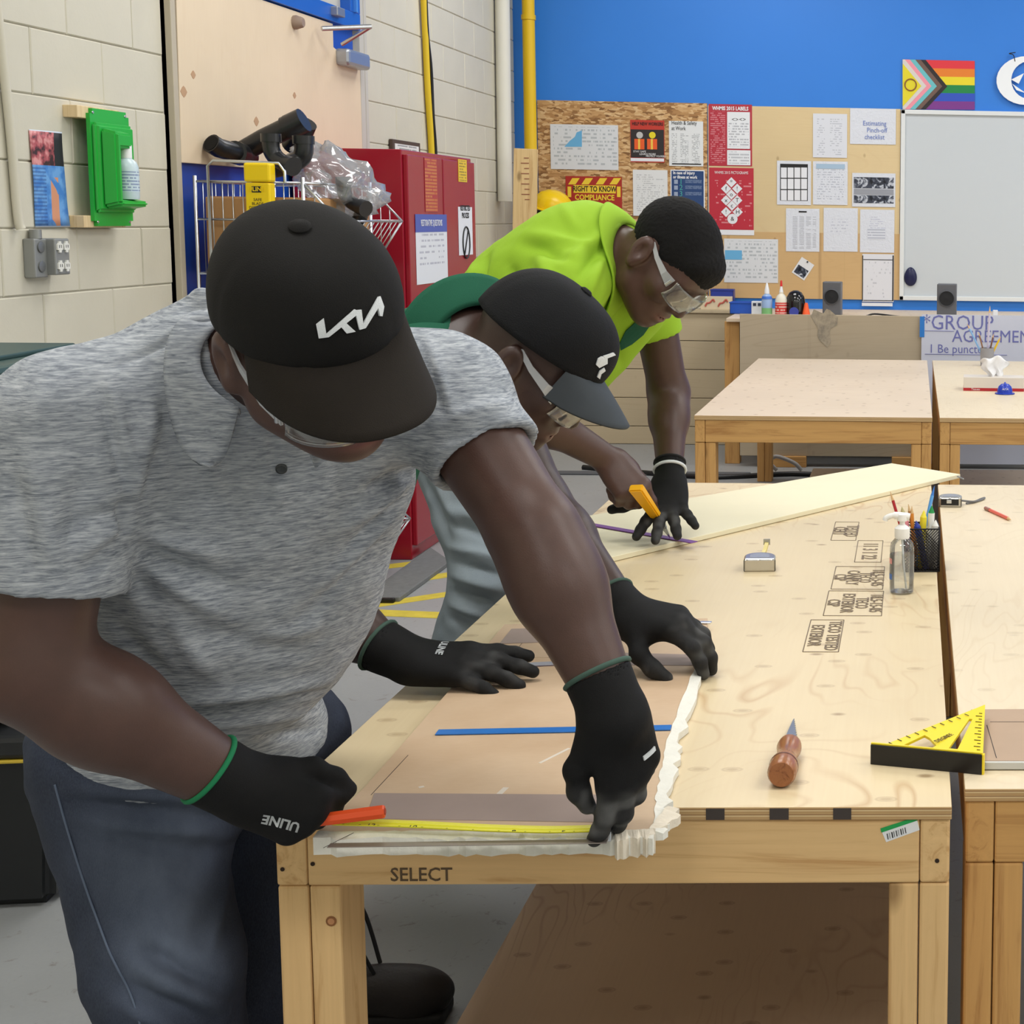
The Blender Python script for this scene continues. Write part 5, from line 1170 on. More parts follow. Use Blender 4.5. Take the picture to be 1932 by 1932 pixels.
def solid(prims, res=.006, smooth=0, disp=None):
    """prims in order -> (verts, quads). unions/subtractions are smooth; 'half' cuts everything built so far"""
    bl = [bounds_of(q) for q in prims if q[0] != 'half' and q[-2 if q[0] == 'cap' else -1] == 'u']
    lo = np.min([b[0] for b in bl], 0)-4*res-.01; hi = np.max([b[1] for b in bl], 0)+4*res+.01
    n = np.ceil((hi-lo)/res).astype(int)+1
    D = np.full(n, 1.0, np.float32); ax = [lo[i]+res*np.arange(n[i]) for i in range(3)]
    for q in prims:
        if q[0] == 'half':
            p, nn = q[1], q[2]
            D = np.maximum(D, ((ax[0]-p[0])*nn[0])[:, None, None]+((ax[1]-p[1])*nn[1])[None, :, None]+((ax[2]-p[2])*nn[2])[None, None, :]).astype(np.float32); continue
        b0, b1 = bounds_of(q); k = q[5] if q[0] in ('cap', 'box') else q[4]; op = q[6] if q[0] in ('cap', 'box') else q[5]
        pad = k+3*res+.012
        i0 = np.maximum(np.floor((b0-pad-lo)/res).astype(int), 0); i1 = np.minimum(np.ceil((b1+pad-lo)/res).astype(int)+1, n)
        if (i1 <= i0).any(): continue
        s = tuple(slice(i0[i], i1[i]) for i in range(3))
        X = ax[0][s[0]][:, None, None]; Y = ax[1][s[1]][None, :, None]; Z = ax[2][s[2]][None, None, :]
        d = eval_prim(q, X, Y, Z); o = D[s]; k = max(k, 1e-5)
        if op == 'u': h = np.clip(.5+.5*(o-d)/k, 0, 1); D[s] = o*(1-h)+d*h-k*h*(1-h)
        else: h = np.clip(.5-.5*(o+d)/k, 0, 1); D[s] = o*(1-h)-d*h+k*h*(1-h)
    ins = D < 0
    c = ins[:-1, :-1, :-1]; allin = c.copy(); anyin = c.copy()
    for dx in (0, 1):
        for dy in (0, 1):
            for dz in (0, 1):
                m = ins[dx:n[0]-1+dx, dy:n[1]-1+dy, dz:n[2]-1+dz]; allin &= m; anyin |= m
    act = anyin & ~allin; idx = np.argwhere(act); vid = np.full(act.shape, -1, np.int64); vid[act] = np.arange(len(idx))
    P = np.zeros((len(idx), 3)); cnt = np.zeros(len(idx))
    cor = [(0, 0, 0), (1, 0, 0), (0, 1, 0), (1, 1, 0), (0, 0, 1), (1, 0, 1), (0, 1, 1), (1, 1, 1)]
    val = [D[idx[:, 0]+q[0], idx[:, 1]+q[1], idx[:, 2]+q[2]].astype(float) for q in cor]
    for i, j in ((0, 1), (2, 3), (4, 5), (6, 7), (0, 2), (1, 3), (4, 6), (5, 7), (0, 4), (1, 5), (2, 6), (3, 7)):
        a, b = val[i], val[j]; m = (a < 0) != (b < 0); t = np.where(m, a/np.where(a == b, 1, a-b), 0)
        ci, cj = V3(cor[i]), V3(cor[j]); P[m] += (ci+(cj-ci)*t[:, None])[m]; cnt[m] += 1
    P = lo+(idx+P/cnt[:, None])*res
    F_ = []
    for axis in range(3):
        a = [slice(None)]*3; b = [slice(None)]*3; a[axis] = slice(0, -1); b[axis] = slice(1, None)
        e = ins[tuple(a)] != ins[tuple(b)]; st = ins[tuple(a)]
        o1, o2 = [i for i in range(3) if i != axis]
        q = np.argwhere(e); q = q[(q[:, o1] > 0) & (q[:, o2] > 0) & (q[:, o1] < n[o1]-1) & (q[:, o2] < n[o2]-1)]
        def at(d1, d2):
            r = q.copy(); r[:, o1] -= d1; r[:, o2] -= d2; return vid[r[:, 0], r[:, 1], r[:, 2]]
        quad = np.stack([at(0, 0), at(1, 0), at(1, 1), at(0, 1)], 1)
        fl = st[q[:, 0], q[:, 1], q[:, 2]]
        if axis == 1: fl = ~fl
        quad[~fl] = quad[~fl][:, ::-1]; F_.append(quad)
    F_ = np.concatenate(F_); F_ = F_[(F_ >= 0).all(1)]
    if smooth: P = laplace(P, F_, smooth)
    if disp is not None:
        N_ = normals(P, F_); P = P+N_*disp(P, N_)[:, None]
    return P, F_
def laplace(P, Fq, it, lam=.5):
    a = np.concatenate([Fq[:, [0, 1]], Fq[:, [1, 2]], Fq[:, [2, 3]], Fq[:, [3, 0]]]); a = np.concatenate([a, a[:, ::-1]])
    c = np.bincount(a[:, 0], minlength=len(P)).astype(float); c[c == 0] = 1
    for _ in range(it):
        S = np.stack([np.bincount(a[:, 0], weights=P[a[:, 1], i], minlength=len(P)) for i in range(3)], 1)/c[:, None]
        P = P+lam*(S-P)
    return P
def normals(P, Fq):
    n = np.cross(P[Fq[:, 2]]-P[Fq[:, 0]], P[Fq[:, 3]]-P[Fq[:, 1]]); N_ = np.stack([sum(np.bincount(Fq[:, k], weights=n[:, i], minlength=len(P)) for k in range(4)) for i in range(3)], 1)
    return N_/np.maximum(np.linalg.norm(N_, axis=1, keepdims=True), 1e-12)
def solid_obj(name, prims, mat, parent, res=.006, smooth=2, disp=None, colour=None):
    P, Fq = solid(prims, res, smooth, disp)
    me = bpy.data.meshes.new(name); me.vertices.add(len(P)); me.vertices.foreach_set('co', P.astype(np.float32).ravel())
    me.loops.add(4*len(Fq)); me.loops.foreach_set('vertex_index', Fq.astype(np.int32).ravel())
    me.polygons.add(len(Fq)); me.polygons.foreach_set('loop_start', np.arange(0, 4*len(Fq), 4, dtype=np.int32)); me.polygons.foreach_set('loop_total', np.full(len(Fq), 4, np.int32))
    me.update(); me.validate(); me.shade_smooth()
    if colour is not None:
        at = me.color_attributes.new('tint', 'FLOAT_COLOR', 'POINT'); c = np.ones((len(P), 4), np.float32); c[:, :3] = colour(P); at.data.foreach_set('color', c.ravel())
    o = link(name, me, mat, parent)
    if parent is not None: o.matrix_parent_inverse = Matrix.Translation(-Vector(parent.location))
    return o
def vnoise(P, f, seed=0):
    """cheap smooth value noise, P (n,3) -> about -1..1"""
    q = P*f; i = np.floor(q).astype(np.int64); u = q-i; u = u*u*(3-2*u); out = 0
    for dx in (0, 1):
        for dy in (0, 1):
            for dz in (0, 1):
                h = ((i[:, 0]+dx)*374761393+(i[:, 1]+dy)*668265263+(i[:, 2]+dz)*2147483647+seed*1274126177) & 0x7fffffff
                h = (h ^ (h >> 13))*1274126177 & 0x7fffffff; h = ((h ^ (h >> 16)) & 0xffff)/32767.5-1
                out = out+h*(u[:, 0] if dx else 1-u[:, 0])*(u[:, 1] if dy else 1-u[:, 1])*(u[:, 2] if dz else 1-u[:, 2])
    return out
def seg_dist(P, a, b):
    a, b = V3(a), V3(b); ab = b-a; t = np.clip(((P-a)@ab)/ab.dot(ab), 0, 1); return np.linalg.norm(P-a-t[:, None]*ab, axis=1), t
def folds(lst, base=None):
    """lst of (a,b,width,height): ridges (+) or creases (-) along segments"""
    def f(P, N_):
        d = np.zeros(len(P))
        for a, b, w_, h_ in lst:
            r, t = seg_dist(P, a, b); d += h_*np.exp(-(r/w_)**2)*np.sin(np.pi*np.clip(t, .04, .96))**.5
        if base is not None: d += base(P, N_)
        return d
    return f
# ------------------------------------------------------------------ anatomy
class Head:
    """frame of a head: a = person's left, b = forward, c = up"""
    def __init__(s, centre, fwd, up, size=1.0):
        s.o = V3(centre); s.b = unit(fwd); u = V3(up); s.c = unit(u-s.b*u.dot(s.b)); s.a = np.cross(s.c, s.b); s.s = size; s.jaw = 1.0
        s.ax = np.array([s.a, s.b, s.c])
    def p(s, a, b, c):
        if c < -.03: c = -.03+(c+.03)*s.jaw
        return s.o+s.s*(a*s.a+b*s.b+c*s.c)
    def loc(s, P): return ((P-s.o)@s.ax.T)/s.s
    def E(s, c, r, k=.02, op='u', tilt=0): 
        ax = s.ax
        if tilt: 
            ct, st = math.cos(tilt), math.sin(tilt); ax = np.array([s.a, ct*s.b+st*s.c, -st*s.b+ct*s.c])
        return ell(s.p(*c), V3(r)*s.s, ax, k*s.s, op)
    def C(s, a, b, ra, rb, k=.02, op='u'): return cap(s.p(*a), s.p(*b), ra*s.s, rb*s.s, k*s.s, op)
    def prims(s):
        L = [s.E((0, -.014, .036), (.076, .099, .086), .01), s.E((0, .028, -.022), (.064, .064, .082), .03), s.E((0, .040, -.078), (.046, .044, .036), .03)]
        for m in (-1, 1):
            L += [s.C((m*.058, -.008, -.035), (m*.050, .008, -.072), .020, .019, .03), s.C((m*.050, .008, -.072), (m*.018, .066, -.098), .019, .017, .03),
                  s.E((m*.045, .060, -.022), (.024, .022, .020), .03)]
        L += [s.C((-.040, .074, .020), (.040, .074, .020), .016, .016, .02), s.E((0, .060, .055), (.054, .026, .034), .03)]
        for m in (-1, 1): L += [s.E((m*.032, .099, .000), (.021, .017, .013), .012, 's'), s.E((m*.031, .074, -.001), (.0135, .0135, .0125), .004), s.E((m*.031, .0755, .0045), (.0165, .0135, .0075), .004)]
        L += [s.C((0, .083, .012), (0, .107, -.030), .0085, .0135, .012)]
        for m in (-1, 1): L += [s.E((m*.0155, .096, -.035), (.0105, .012, .009), .008)]
        L += [s.E((0, .078, -.066), (.034, .020, .024), .02), s.E((0, .0945, -.0605), (.026, .010, .0070), .006), s.E((0, .0925, -.0735), (.024, .011, .0085), .006),
              s.E((0, .100, -.0665), (.024, .008, .0014), .003, 's'), s.E((0, .076, -.099), (.021, .020, .018), .02)]
        for m in (-1, 1):
            L += [s.E((m*.083, -.020, -.010), (.012, .022, .035), .008, 'u', .25), s.E((m*.094, -.015, -.006), (.009, .011, .018), .006, 's', .25), s.E((m*.085, -.012, -.040), (.008, .010, .011), .008)]
        return L
def finger_dir(f, n, sd, spread, flex):
    ff = f*math.cos(spread)+sd*math.sin(spread); return ff*math.cos(flex)-n*math.sin(flex)
class Hand:
    """wrist w, fingers along f, back of the hand n; curls: 4 x (mcp,pip,dip) degrees; thumb: 3 directions in (thumb-side, forward, back-of-hand)"""
    def __init__(s, side, w, f, n, size=1.0, curls=((20, 25, 15),)*4, spread=(8, 2, -4, -10), thumb=((.75, .62, -.25), (.35, .92, -.2), (.1, .95, -.3)), r=1.0):
        s.w = V3(w); s.f = unit(f); n = V3(n); s.n = unit(n-s.f*n.dot(s.f)); s.s = np.cross(s.n, s.f) if side == 'R' else np.cross(s.f, s.n); s.z = size; z = size
        R_ = lambda a, b, c: s.w+z*(a*s.s+b*s.f+c*s.n); s.R = R_
        base = [(.029, .090, .004), (.010, .096, .007), (-.010, .091, .005), (-.029, .080, -.001)]
        ln = [(.044, .027, .022), (.049, .030, .023), (.045, .028, .022), (.034, .021, .019)]; L = []
        for i, b in enumerate(base):
            L.append(cap(R_(b[0]*.62, .004, 0), R_(*b), .0165*z*r, .0145*z*r, .018*z))
        L += [ell(R_(.0, .045, -.006), (.038*z, .046*z, .016*z), np.array([s.s, s.f, s.n]), .02*z), cap(R_(.022, .010, -.008), R_(.036, .040, -.014), .019*z, .017*z, .02*z)]
        s.tips = []; s.joints = []
        for i, b in enumerate(base):
            p = R_(*b); an = 0; js = [p]; rad = (.0122, .0113, .0103, .0092) if i < 3 else (.0108, .0100, .0092, .0084)
            for j in range(3):
                an += math.radians(curls[i][j]); d = finger_dir(s.f, s.n, s.s, math.radians(spread[i]), an); q = p+d*ln[i][j]*z
                L.append(cap(p, q, rad[j]*z*r, rad[j+1]*z*r, .006*z if j else .010*z)); p = q; js.append(p)
            s.tips.append(p); s.joints.append(js)
        p = R_(.034, .030, -.010); s.th = [p]
        for j, d in enumerate(thumb):
            d = unit(d); q = p+z*(.042, .033, .027)[j]*(d[0]*s.s+d[1]*s.f+d[2]*s.n); L.append(cap(p, q, (.0150, .0130, .0118)[j]*z*r, (.0130, .0118, .0098)[j]*z*r, .010*z)); p = q; s.th.append(p)
        s.L = L
def ring_mesh(name, c, axis, r, tr, mat, parent, flat=1.0, n=28, up=None):
    a = unit(axis); u = unit(np.cross(a, (0, 0, 1) if abs(a[2]) < .9 else (1, 0, 0))); v = np.cross(a, u)
    pts = [V3(c)+r*math.cos(t)*u+r*flat*math.sin(t)*v for t in np.linspace(0, 2*math.pi, n, endpoint=False)]
    o = link(name, tube_mesh(name, [tuple(p) for p in pts], tr, 8, True), mat, parent)
    return o
# ------------------------------------------------------------------ people: materials
def tint_mat(name, rough=.5, spec=.35, bump=0, bs=400, var=.12, vs=30):
    N = NT(name); at = N.n('ShaderNodeAttribute', attribute_name='tint'); n = N.noise(N.obj(), vs, 4, .6)
    c = N.mix(1.0, at.outputs['Color'], N.ramp(n, [(.3, (1-var,)*3), (.7, (1+var*.3,)*3)]), 'MULTIPLY'); N.col(c); N.set(rough, 0, spec)
    if bump: N.bump(N.noise(N.obj(), bs, 2), bump, .001)
    return N.m
SKIN = tint_mat('dark_skin', .42, .45, .15, 500, .10, 40)
GLOVE = tint_mat('glove_knit', .75, .25, .35, 900, .15, 60)
def heather():
    N = NT('heather_grey'); v = N.obj((34, 34, 330)); n1 = N.noise(v, 1.0, 4, .65, .9); n2 = N.noise(N.obj((70, 70, 560)), 1.0, 2, .6)
    f = N.math('ADD', N.math('MULTIPLY', n1, .65), N.math('MULTIPLY', n2, .35))
    c = N.ramp(f, [(.33, s2l((100, 106, 116))), (.45, s2l((136, 142, 150))), (.55, s2l((164, 169, 175))), (.69, s2l((192, 196, 201)))])
    N.col(c); N.set(.85, 0, .2); N.bump(N.noise(N.obj(), 700, 2), .25, .001); return N.m
HEATHER = heather()
def denim(name, dark, light, fade=.5, fs=5):
    N = NT(name); a = N.noise(N.obj((fs, fs, fs*.5)), 1.0, 3, .55); w_ = N.noise(N.obj((900, 900, 200)), 1.0, 2, .6)
    c = N.ramp(a, [(fade-.12, s2l(dark)), (fade+.16, s2l(light))]); c = N.mix(N.math('MULTIPLY', w_, .45), c, s2l(tuple(min(255, x+40) for x in light))); c = N.mix(.35, c, s2l(dark))
    N.col(c); N.set(.85, 0, .2); N.bump(w_, .3, .001); return N.m
def denim_tint():
    N = NT('denim_faded'); at = N.n('ShaderNodeAttribute', attribute_name='tint'); w_ = N.noise(N.obj((900, 900, 200)), 1.0, 2, .6); a = N.noise(N.obj((9, 9, 5)), 1.0, 4, .6)
    c = N.mix(1.0, at.outputs['Color'], N.ramp(a, [(.32, (.55, .57, .62)), (.5, (.95, .95, .95)), (.7, (1.45, 1.45, 1.42))]), 'MULTIPLY'); c = N.mix(N.math('MULTIPLY', w_, .30), c, s2l((120, 130, 146))); N.col(c); N.set(.85, 0, .2); N.bump(w_, .3, .001); return N.m
DENIM1 = denim_tint()
DENIM3 = denim('denim_light', (104, 116, 126), (156, 168, 176), .42, 6)
NAVYP = plain('navy_trousers', (22, 26, 36), .85, 0, .2, .1, 12)
LIME = plain('lime_cotton', (150, 190, 52), .8, 0, .2, .04, 6, .25, 600)
GREENS = plain('green_cotton', (36, 92, 70), .85, 0, .2, .06, 8, .25, 600)
CAPBLK = plain('cap_black', (21, 20, 19), .85, 0, .25, .12, 20, .4, 900)
CAPBLK2 = plain('cap_charcoal', (16, 17, 20), .8, 0, .25, .15, 20, .6, 500)
BRIMB = plain('brim_brown_black', (34, 29, 24), .85, 0, .25, .1, 16, .4, 900)
BRIMG = plain('brim_grey', (62, 68, 74), .7, 0, .3, .08, 16)
EMB = plain('embroidery_white', (222, 226, 228), .7, 0, .3, 0, 6, .5, 900)
BOOTM = plain('boot_brown', (36, 30, 28), .55, 0, .35, .2, 20, .4, 200)
HAIRM = plain('black_hair', (12, 11, 12), .8, 0, .25, .3, 300, 1.0, 700)
CUFFG = plain('cuff_green', (20, 118, 74), .8)
LENS = clear_mat('safety_lens', (.93, .94, .94), .05, .06, .05)
TEMPLE = clear_mat('safety_temple', (.86, .88, .90), .12, .15, .38)
SK = np.array(s2l((80, 56, 48))); SK2 = np.array(s2l((64, 45, 39)))
def wl(name, me, mat, parent):
    o = link(name, me, mat, parent); o.matrix_parent_inverse = Matrix.Translation(-Vector(parent.location)); return o
def skin_colour(H, base=SK):
    lip = np.array(s2l((120, 70, 64)))
    def f(P):
        q = H.loc(P); c = np.tile(base, (len(P), 1)); d = np.exp(-((q[:, 0]/.024)**2+((q[:, 1]-.096)/.02)**2+((q[:, 2]+.067)/.010)**2)); c = c*(1-d[:, None]*.8)+lip*d[:, None]*.8; return c
    return f
def glove_colour(h, dust=.5):
    blk = np.array(s2l((15, 15, 16))); gr = np.array(s2l((70, 70, 70))); wh = np.array(s2l((150, 150, 148)))
    def f(P):
        q = (P-h.w)@np.array([h.s, h.f, h.n]).T/h.z
        m = np.clip((q[:, 1]-.075+q[:, 2]*-.6)/.03, 0, 1)*dust; k = np.clip(vnoise(P, 60, 4)*1.2+.2, 0, 1)*m
        return blk*(1-m[:, None]*.55)+gr*(m[:, None]*.45)+wh*(k[:, None]*.28)
    return f
def glove(person, h, arm_from, mat=GLOVE, dust=.5, band=CUFFG, cuff=.065, rc=(.038, .040), res=.0026, label=None):
    d = unit(h.w-V3(arm_from)); c0 = h.w-d*cuff
    L = [cap(h.w+h.f*.012, c0, rc[0], rc[1], .012, 'u', True)]+h.L
    # hollow cuff mouth
    L.append(cap(c0+d*.004, c0-d*.03, rc[1]-.004, rc[1]-.004, .001, 's'))
    g = solid_obj('glove', L, mat, person, res, 2, None, glove_colour(h, dust))
    if label: g['label'] = label
    if band is not None: ring_mesh('cuff_band', c0, d, rc[1]-.0005, .0035, band, g)
    return g
def frame_text(name, s, size, mat, parent, o, x, y, bold=.0004, sx=1.0):
    x = unit(x); y = unit(V3(y)-x*V3(y).dot(x)); z = np.cross(x, y); M_ = Matrix(((x[0], y[0], z[0], o[0]), (x[1], y[1], z[1], o[1]), (x[2], y[2], z[2], o[2]), (0, 0, 0, 1)))
    return text(name, s, size, mat, parent, sx=sx, bold=bold, ext=.0004, M=M_)
def drape_text(name, s, size, mat, parent, o, x, y, surf, bold=.0006, sx=1.0, lift=.0012):
    """lettering laid on a surface (mesh object in world space): every vertex drops onto it along the frame normal"""
    t = frame_text(name, s, size, mat, parent, o, x, y, bold, sx); x = unit(x); y = unit(V3(y)-x*V3(y).dot(x)); z = np.cross(x, y)
    drop(t, surf, z, lift); return t
def drop(t, surf, z, lift):
    from mathutils.bvhtree import BVHTree
    me = surf.data; bv = BVHTree.FromPolygons([v.co for v in me.vertices], [tuple(p.vertices) for p in me.polygons])
    miss = []
    for v in t.data.vertices:
        h = bv.ray_cast(v.co+Vector(z)*.06, -Vector(z), .34)
        if h[0] is not None: v.co = h[0]+Vector(z)*lift
        else: miss.append(v.index)
    if miss and len(miss) < len(t.data.vertices):
        bm = bmesh.new(); bm.from_mesh(t.data); bm.verts.ensure_lookup_table(); bmesh.ops.delete(bm, geom=[bm.verts[i] for i in miss], context='VERTS'); bm.to_mesh(t.data); bm.free()
def cap_hat(person, H, crown_mat, brim_mat, tilt=.10, blen=.075, grow=1.0, brimdrop=.0, h=.105, label=None, arc=68):
    ra, rb, c0 = .086*grow, .106*grow, .030
    def band(t): 
        a = ra*math.sin(t); b = rb*math.cos(t)-.012; return a, b, c0+tilt*b+.006
    nt, nf = 72, 22; vs = []; fs = []
    for j in range(nf+1):
        f = (math.pi/2)*j/nf; rr_ = max(math.cos(f), 0)**.72; hz = math.sin(f)**1.0
        for i in range(nt):
            t = 2*math.pi*i/nt; a, b, c = band(t)
            dt = min(abs((t-k*math.pi/3+math.pi/6+math.pi) % (2*math.pi)-math.pi) for k in range(6)); g = 1-.010*math.exp(-(dt/.035)**2)
            bulge = 1+.045*math.sin(f*2)*(1 if math.cos(t) > 0 else .6)
            vs.append(H.p(a*rr_*g*bulge, -.012+(b+.012)*rr_*g*bulge, c*(1-hz)+(c0+h+tilt*(-.012))*hz))
    for j in range(nf):
        for i in range(nt): k = (i+1) % nt; fs.append((j*nt+i, j*nt+k, (j+1)*nt+k, (j+1)*nt+i))
    # orient outward and close the rim inwards
    o0 = len(vs)
    for i in range(nt):
        t = 2*math.pi*i/nt; a, b, c = band(t); vs.append(H.p(a*.965, -.012+(b+.012)*.965, c-.002))
    for i in range(nt): k = (i+1) % nt; fs.append((o0+i, o0+k, k, i))
    me = pydata('cap', vs, fs, True); bm = bmesh.new(); bm.from_mesh(me); bmesh.ops.recalc_face_normals(bm, faces=bm.faces); bm.to_mesh(me); bm.free()
    crown = wl('cap', me, crown_mat, person)
    if label: crown['label'] = label
    bt_ = lathe_mesh('button', [(.0115, -.002), (.0115, .003), (.008, .006), (.0, .007)], 16, True, False); top = H.p(0, -.012, c0+h+tilt*(-.012)-.0005)
    bt_.transform(Matrix.Translation(Vector(top)) @ Matrix(((H.a[0], H.b[0], H.c[0], 0), (H.a[1], H.b[1], H.c[1], 0), (H.a[2], H.b[2], H.c[2], 0), (0, 0, 0, 1)))); link('button', bt_, crown_mat, crown)
    nu, nv = 36, 10; T0 = math.radians(arc); vs = []; fs = []
    for lay in (0, 1):
        for j in range(nv+1):
            for i in range(nu+1):
                u = -1+2*i/nu; v = j/nv; t = u*T0; a, b, c = band(t); ln = blen*max(0, 1-abs(u)**2.6)**.55
                aa = a*(.985+.075*v*(1-abs(u))); bb = (b+.012)*.985-.012+ln*v; cc = c+.004-(.004+.030*u*u)*v-brimdrop*v-.006*v*v-(.003 if lay else 0)
                vs.append(H.p(aa, bb, cc))
    m = (nu+1)*(nv+1)
    for lay in (0, 1):
        for j in range(nv):
            for i in range(nu):
                k = lay*m+j*(nu+1)+i; q = (k, k+1, k+nu+2, k+nu+1); fs.append(q if lay == 0 else q[::-1])
    for i in range(nu): k = nv*(nu+1)+i; fs.append((k, k+1, m+k+1, m+k)); 
    me = pydata('brim', vs, fs, True); link('brim', me, brim_mat, crown)
    return crown, band
def glasses(person, H, drop_=0.0):
    g = thing_child('safety_glasses', person); vs = []; fs = []; nu, nv = 24, 8
    for i in range(nu+1):
        for j in range(nv+1):
            u = -1+2*i/nu; v = j/nv; t = u*math.radians(74); a = .071*math.sin(t); b = .050+.064*math.cos(t)**.8 if math.cos(t) > 0 else .05; c = .020-drop_-.050*v*(1-.18*u*u)+.004*(1-abs(u))
            if v > .6 and abs(u) < .16: c += .010*(1-abs(u)/.16)
            vs.append(H.p(a, b+.004*math.sin(math.pi*v), c))
    for i in range(nu):
        for j in range(nv): k = i*(nv+1)+j; fs.append((k, k+1, k+nv+2, k+nv+1))
    ln = wl('lens', pydata('lens', vs, fs, True), LENS, g); md = ln.modifiers.new('t', 'SOLIDIFY'); md.thickness = .0016
    for m in (-1, 1):
        path = [(m*.068, .068, .006-drop_), (m*.078, .045, .008-drop_*.72), (m*.0815, .010, .012-drop_*.3), (m*.081, -.018, .020), (m*.080, -.034, .012)]
        pts = [H.p(*q) for q in path]; vs = []; fs = []
        for i, p in enumerate(pts):
            hh = (.013, .008, .0055, .0045, .0035)[i]; 
            for s1, s2 in ((1, 1), (1, -1), (-1, -1), (-1, 1)): vs.append(p+H.c*(s1*hh)+H.a*(s2*.0014))
        for i in range(len(pts)-1):
            for k in range(4): q = (k+1) % 4; fs.append((4*i+k, 4*i+q, 4*i+4+q, 4*i+4+k))
        fs += [(3, 2, 1, 0), (4*len(pts)-4, 4*len(pts)-3, 4*len(pts)-2, 4*len(pts)-1)]
        tm = wl('temple', pydata('temple', vs, fs), TEMPLE, g)
        link('hinge', tube_mesh('hinge', [tuple(H.p(m*.071, .064, .004-drop_+d)) for d in (-.008, .008)], .0028, 8), CHROME, tm)
    return g
def thing_child(name, parent):
    o = bpy.data.objects.new(name, None); COL.objects.link(o); o.parent = parent; o.empty_display_size = .03; o.matrix_parent_inverse = Matrix.Translation(-Vector(parent.location)); return o
def bvh_of(o):
    from mathutils.bvhtree import BVHTree
    me = o.data; return BVHTree.FromPolygons([v.co for v in me.vertices], [tuple(p.vertices) for p in me.polygons])
def add_folds(o, lst, gain=1.0):
    """cloth folds: (x0,y0,x1,y1,width,height) sight lines laid on the garment, ridge > 0, crease < 0"""
    me = o.data; bv = bvh_of(o); n = len(me.vertices); P = np.zeros(n*3); me.vertices.foreach_get('co', P); P = P.reshape(-1, 3); N_ = np.zeros(n*3); me.vertices.foreach_get('normal', N_); N_ = N_.reshape(-1, 3); D = np.zeros(n)
    for x0, y0, x1, y1, w_, h_ in lst:
        pts = []
        for k in range(9):
            h = bv.ray_cast(Vector((0, 0, CAMH)), Vector(ray(x0+(x1-x0)*k/8, y0+(y1-y0)*k/8)))
            if h[0] is not None: pts.append(V3(h[0]))
        if len(pts) < 3: continue
        best = np.full(n, 9.0); tt = np.zeros(n)
        for k in range(len(pts)-1):
            if np.linalg.norm(pts[k+1]-pts[k]) < 1e-6 or np.linalg.norm(pts[k+1]-pts[k]) > .08: continue
            d, t = seg_dist(P, pts[k], pts[k+1]); m = d < best; best[m] = d[m]; tt[m] = (k+t[m])/(len(pts)-1)
        D += gain*h_*np.exp(-(best/w_)**2)*np.sin(np.pi*np.clip(tt, .03, .97))**.6
    me.vertices.foreach_set('co', (P+N_*D[:, None]).ravel()); me.update()
def collar(person, c, axis, front, r, w_, mat, gap=24, name='collar', point=.02, hh=.022, shirt=None, r2=1.0):
    """turned-down polo collar around a neck axis, its leaf lying on the shirt"""
    ax = unit(axis); fr = V3(front); fr = unit(fr-ax*fr.dot(ax)); sd = np.cross(fr, ax); vs = []; fs = []; nu, nv = 48, 10; g = math.radians(gap); bv = bvh_of(shirt) if shirt else None
    for i in range(nu+1):
        t = g+(2*math.pi-2*g)*i/nu; d = fr*math.cos(t)+sd*r2*math.sin(t); near = max(0, 1-min(abs(t-g), abs(2*math.pi-g-t))/.9)
        for j in range(nv+1):
            v = j/nv
            if v < .3: p = V3(c)+d*r*(1-.04*(1-v/.3))+ax*(hh*(v/.3)-hh*.4)
            else:
                q = (v-.3)/.7; base = V3(c)+d*(r+(w_+near*point)*q); p = base+ax*(hh*.6-(hh*.5+.02)*q)
                if bv is not None and q > .15:
                    h = bv.ray_cast(Vector(base+ax*.10), Vector(-ax), .22)
                    if h[0] is not None: tgt = V3(h[0])+V3(h[1])*(.007+.006*(1-q))+ax*.002; p = p*(1-min(1, q*1.6))+tgt*min(1, q*1.6)
            vs.append(p)
    G = np.array(vs).reshape(nu+1, nv+1, 3)
    for _ in range(10 if shirt else 0):
        S = G.copy(); S[1:-1, 3:] = (G[1:-1, 3:]*2+G[:-2, 3:]+G[2:, 3:])/4; S[:, 4:-1] = (S[:, 4:-1]*2+S[:, 3:-2]+S[:, 5:])/4; G = S
    if shirt: G = G+ax*.006*np.clip((np.arange(nv+1)-2)/3, 0, 1)[None, :, None]
    vs = [tuple(q) for q in G.reshape(-1, 3)]
    for i in range(nu):
        for j in range(nv): k = i*(nv+1)+j; fs.append((k, k+1, k+nv+2, k+nv+1))
    o = wl(name, pydata(name, vs, fs, True), mat, person); md = o.modifiers.new('t', 'SOLIDIFY'); md.thickness = .004; md.offset = 0
    return o
def A(px, py, Y): return V3(at_y(px, py, Y))
def Az(px, py, z): return V3(at_z(px, py, z))
def mid(a, b, t): return a+(b-a)*t
